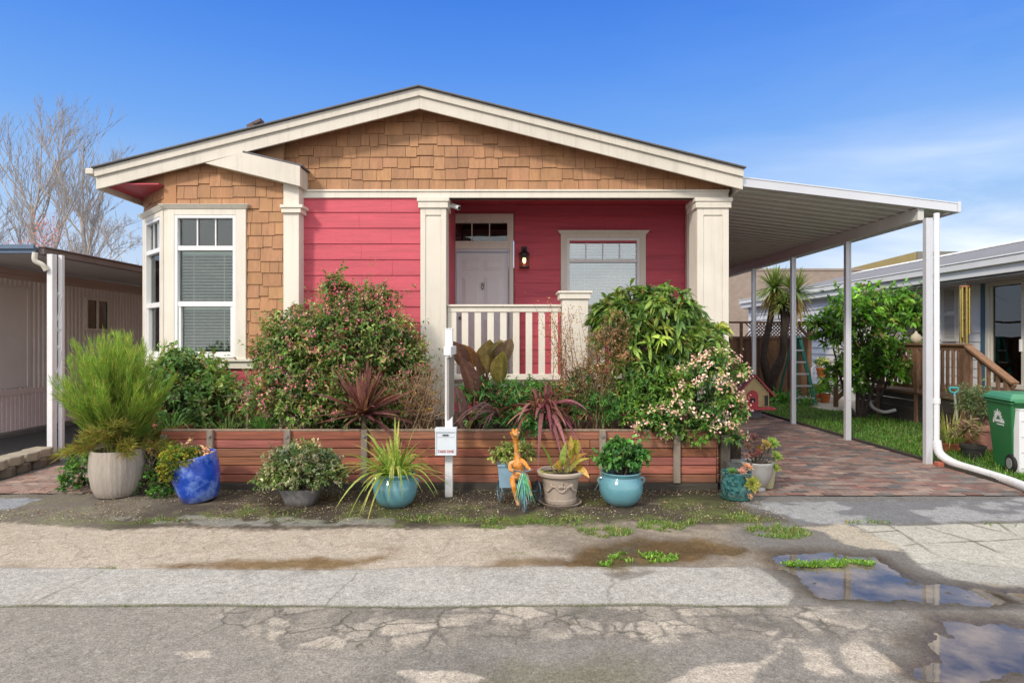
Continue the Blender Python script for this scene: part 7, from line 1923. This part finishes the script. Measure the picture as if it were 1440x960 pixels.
# potted things near the bin
PINK = M('pink_plastic_pot', (.50, .23, .19), .5, .1, 6, .05, 30, grime=.2, gcol=(.4, .25, .2))
def tub(px, py, Y, r, h, mat, label, cat='potted plant', sq=None):
    c_ = Vector((P(px, py, Y).x, Y, .012)); t = thing('potted_plant', label, cat, c_); mb = MB(); mb.lathe([(r * .74, 0), (r * .76, .01), (r * .93, h * .78), (r * 1.02, h * .80), (r * 1.05, h), (r * .95, h), (r * .9, h * .8)], c_, 40, sq=sq); mb.build('pot', mat, t, smooth=True); soil_disc(t, c_, r * .92, h * .88); return t, c_
t, c = tub(1380, 640, 9.5, .27, .45, PINK, 'pink plastic pot with grey-green sprigs beside the green bin')
arr, c_, tw, dep = crown([(c.x - .05, c.y, .68, .24, .2, .24), (c.x - .16, c.y, .8, .12, .1, .16)], 170, 9, .085, .014, [(.12, .17, .08), (.10, .15, .06), (.15, .19, .10)], tl=.14, inner=.5, up=.7); leafobj('foliage', arr, t, LEAFM); stems(t, c + Vector((0, 0, .4)), c_, .005, BARK, 20)
t, c = tub(1368, 642, 9.0, .16, .20, M('black_plastic_pot', (.035, .033, .033), .5, .1, 6), 'black plastic nursery pot in the grass in front of the pink pot')
arr, c_, tw, dep = crown([(c.x - .05, c.y + .05, .36, .16, .14, .13)], 60, 8, .09, .02, [(.16, .12, .08), (.12, .14, .05), (.2, .15, .1)], tl=.1, inner=.5, up=.5); leafobj('foliage', arr, t, LEAFM)
t, c = tub(1337, 636, 9.5, .17, .16, M('terracotta', (.42, .13, .07), .7, .15, 8), 'low terracotta pot with tall yellow-green blades beside the front carport post')
leafobj('foliage', strap_arr(c + Vector((0, 0, .13)), 85, (.35, .85), (.014, .024), (.05, .75), [(.13, .22, .04), (.19, .24, .06), (.10, .18, .04), (.26, .2, .1)], (40, 88), [(.24, .24, .07)], .12, 7), t)

# green wheeled bin
BINM = M('green_bin_plastic', (.025, .17, .055), .42, .06, 4, .06, 120, spec=.5); BINL = M('green_bin_lid', (.055, .24, .12), .38, .06, 4, .05, 100, spec=.5)
bc = Vector((6.83, 8.22, .012)); t = thing('wheeled_bin', 'green wheeled bin with white sunburst logo at the right edge', 'bin', bc)
rzb = math.radians(-14); Rz = Matrix.Rotation(rzb, 3, 'Z')
bp_ = lambda x, y, z: bc + Rz @ Vector((x, y, z))
def taper(mb, w0, d0, w1, d1, z0, z1, oy=0):
    mb.hexa([bp_(-w0, -d0, z0), bp_(w0, -d0, z0), bp_(w0, d0 + oy, z0), bp_(-w0, d0 + oy, z0), bp_(-w1, -d1, z1), bp_(w1, -d1, z1), bp_(w1, d1 + oy, z1), bp_(-w1, d1 + oy, z1)])
mb = MB(); taper(mb, .235, .24, .30, .335, .02, .93); taper(mb, .315, .35, .32, .355, .885, .935); b0_ = mb.build('body', BINM, t, bevel=.03, seg=3)
mb = MB(); taper(mb, .335, .38, .325, .37, .94, .965); taper(mb, .325, .37, .26, .28, .965, 1.03); mb.box
l_ = mb.build('lid', BINL, t, bevel=.015, seg=2)
mb = MB(); mb.tube([bp_(.30, -.40, .93), bp_(-.30, -.40, .93)], .018, 10); mb.build('handle', BINM, t, smooth=True)
for s_ in (1, -1):
    mb = MB(); q = bp_(s_ * .245, -.235, .125); axv = Rz @ Vector((1, 0, 0)); mb.tube([q - axv * .03, q + axv * .03], .125, 24); wh = mb.build('wheel', M('bin_tyre', (.02, .02, .02), .7), t, bevel=.012)
    mb = MB(); mb.tube([q + axv * .032, q + axv * .036], .07, 16); mb.tube([q - axv * .032, q - axv * .036], .07, 16); mb.build('hub', M('grey_hub', (.3, .3, .3), .5), wh)
# logo on the street-facing side: sunburst and lettering
LOGO = M('white_print', (.75, .78, .75), .5, .02)
NF = (Rz @ Vector((-1, 0, 0))); UF = Rz @ Vector((0, -1, 0)); tiltv = (.30 - .235) / .91
class FT(Fr):
    def p(s, u, w, v): return s.o + s.U * u + s.N * (w + (v - .02) * tiltv) + Vector((0, 0, v))
FBin = FT(bc + NF * .2365, UF, NF)
lg = MB(); lu, lv = -.02, .68
for k in range(9):
    a = math.pi * (k + .0) / 8; r0_, r1_ = .03, .12 if k % 2 else .135; ww = .017
    ca, sa = math.cos(a), math.sin(a); q = [(r0_, 0), ((r0_ + r1_) / 2, ww), (r1_, 0), ((r0_ + r1_) / 2, -ww)]
    lg.prism([FBin.p(lu + x * ca - y * sa, .002, lv + x * sa + y * ca) for x, y in q], NF * .0015)
lg.build('logo', LOGO, b0_)
text_obj('greenwaste', .075, LOGO, 'lettering', b0_, FBin, lu, .002, lv - .028, .0018, .82)
text_obj('r e c o v e r y', .034, LOGO, 'lettering', b0_, FBin, lu + .04, .002, lv - .075, .001, .95)
# white utility cabinet at the edge of the frame
uc = Vector((P(1434, 665, 7.9).x, 7.9, 0)); t = thing('utility_cabinet', 'white metal utility cabinet cut off by the right edge in front of the green bin', 'cabinet', uc)
mb = MB(); mb.box(uc.x, uc.x + .45, 7.9, 8.0, .03, .84); mb.box(uc.x - .006, uc.x + .456, 7.89, 8.01, .84, .86); mb.build('body', WHITE, t, bevel=.006)
mb = MB()
for z in (.1, .3, .5, .7): mb.box(uc.x + .02, uc.x + .43, 7.893, 7.899, z, z + .012)
mb.build('louvre', M('louvre_grey', (.55, .56, .57), .5), t)

# ------------------------------------------------------------------ verge: gravel, litter, weeds, moss
n = 9000; x = R.uniform(-5.6, 2.7, n); y = 5.9 + R.random(n) * 1.3; kp = (y > 5.85 + .15 * R.random(n)) & (fbm(x, y, 3, 3, 2) > .38); x, y = x[kp], y[kp]; n = len(x)
pal_ = pick([(.30, .26, .20), (.20, .16, .11), (.12, .09, .06), (.40, .36, .29), (.25, .17, .09)], n, .25)
D = np.stack([R.normal(size=n), R.normal(size=n), R.normal(size=n) * .25], 1)
V, F_, C_ = leaf_arrays(np.stack([x, y, np.full(n, .012)], 1), D, R.uniform(.008, .026, n), R.uniform(.006, .014, n), pal_, oval=False, droop=0, fold=.5, Nrm=np.stack([R.normal(size=n) * .4, R.normal(size=n) * .4, np.ones(n)], 1))
o = link('leaf_litter', np_mesh(V, F_, C_), LEAFM); tag(o, 'pale chips and dry leaf litter on the dirt below the planter', 'leaf litter', kind='stuff')
def tufts(spots, pal, L_, label, name='weeds', wd=(.004, .008)):
    arrs = []
    for (px, py, rx, ry, k) in spots:
        cx_, cy_ = G(px, py); r_ = rx * cy_ / F; ryy = abs(gy(py - ry) - gy(py + ry)) / 2
        a = R.uniform(0, 2 * math.pi, k); q = np.sqrt(R.random(k)); X_ = cx_ + np.cos(a) * q * r_; Y_ = cy_ + np.sin(a) * q * ryy
        kk = fbm(X_, Y_, 9, 2, 31) > .42; X_, Y_ = X_[kk], Y_[kk]; m_ = len(X_)
        D = nrm(np.stack([R.normal(size=m_) * .6, R.normal(size=m_) * .6, np.ones(m_)], 1))
        arrs.append(blade_arrays(np.stack([X_, Y_, np.full(m_, -.004)], 1), D, R.uniform(L_[0], L_[1], m_), R.uniform(wd[0], wd[1], m_), R.uniform(.1, .7, m_), pick(pal, m_, .2), nseg=3))
    o = leafobj(name, join_arrays(arrs), None, LEAF); return tag(o, label, 'weeds', kind='stuff')
gp_ = [(.07, .15, .025), (.10, .18, .03), (.06, .125, .025), (.14, .18, .05), (.2, .17, .08)]
tufts([(1095, 748, 44, 10, 1500), (930, 740, 34, 7, 900), (850, 748, 40, 8, 900), (1050, 728, 30, 6, 350), (800, 735, 50, 6, 500), (700, 733, 60, 5, 450), (600, 730, 40, 5, 350), (350, 717, 16, 8, 160), (225, 733, 40, 4, 200), (400, 722, 30, 5, 120), (1440, 738, 60, 4, 200), (1215, 735, 40, 2.5, 160), (690, 742, 20, 3, 120), (965, 735, 14, 5, 150)], gp_, (.03, .085), 'bright green grass tufts along the dirt verge')
tufts([(905, 783, 50, 8, 700), (860, 792, 22, 4, 200), (1150, 793, 46, 4, 500), (1190, 791, 40, 5, 500), (1120, 792, 22, 3, 120)], [(.10, .2, .03), (.14, .23, .04), (.08, .16, .03)], (.02, .05), 'low green weeds growing in the puddles', 'puddle_weeds', (.008, .016))
tufts([(150, 799, 12, 2, 60), (420, 735, 90, 3, 300), (60, 735, 60, 4, 150), (300, 852, 300, 1.0, 260), (800, 851.5, 280, 1.0, 260), (1000, 800, 60, 3, 60), (725, 778, 30, 3, 60)], [(.10, .15, .03), (.12, .17, .04), (.08, .11, .03)], (.012, .03), 'sparse moss and weeds along the street joints', 'joint_weeds')
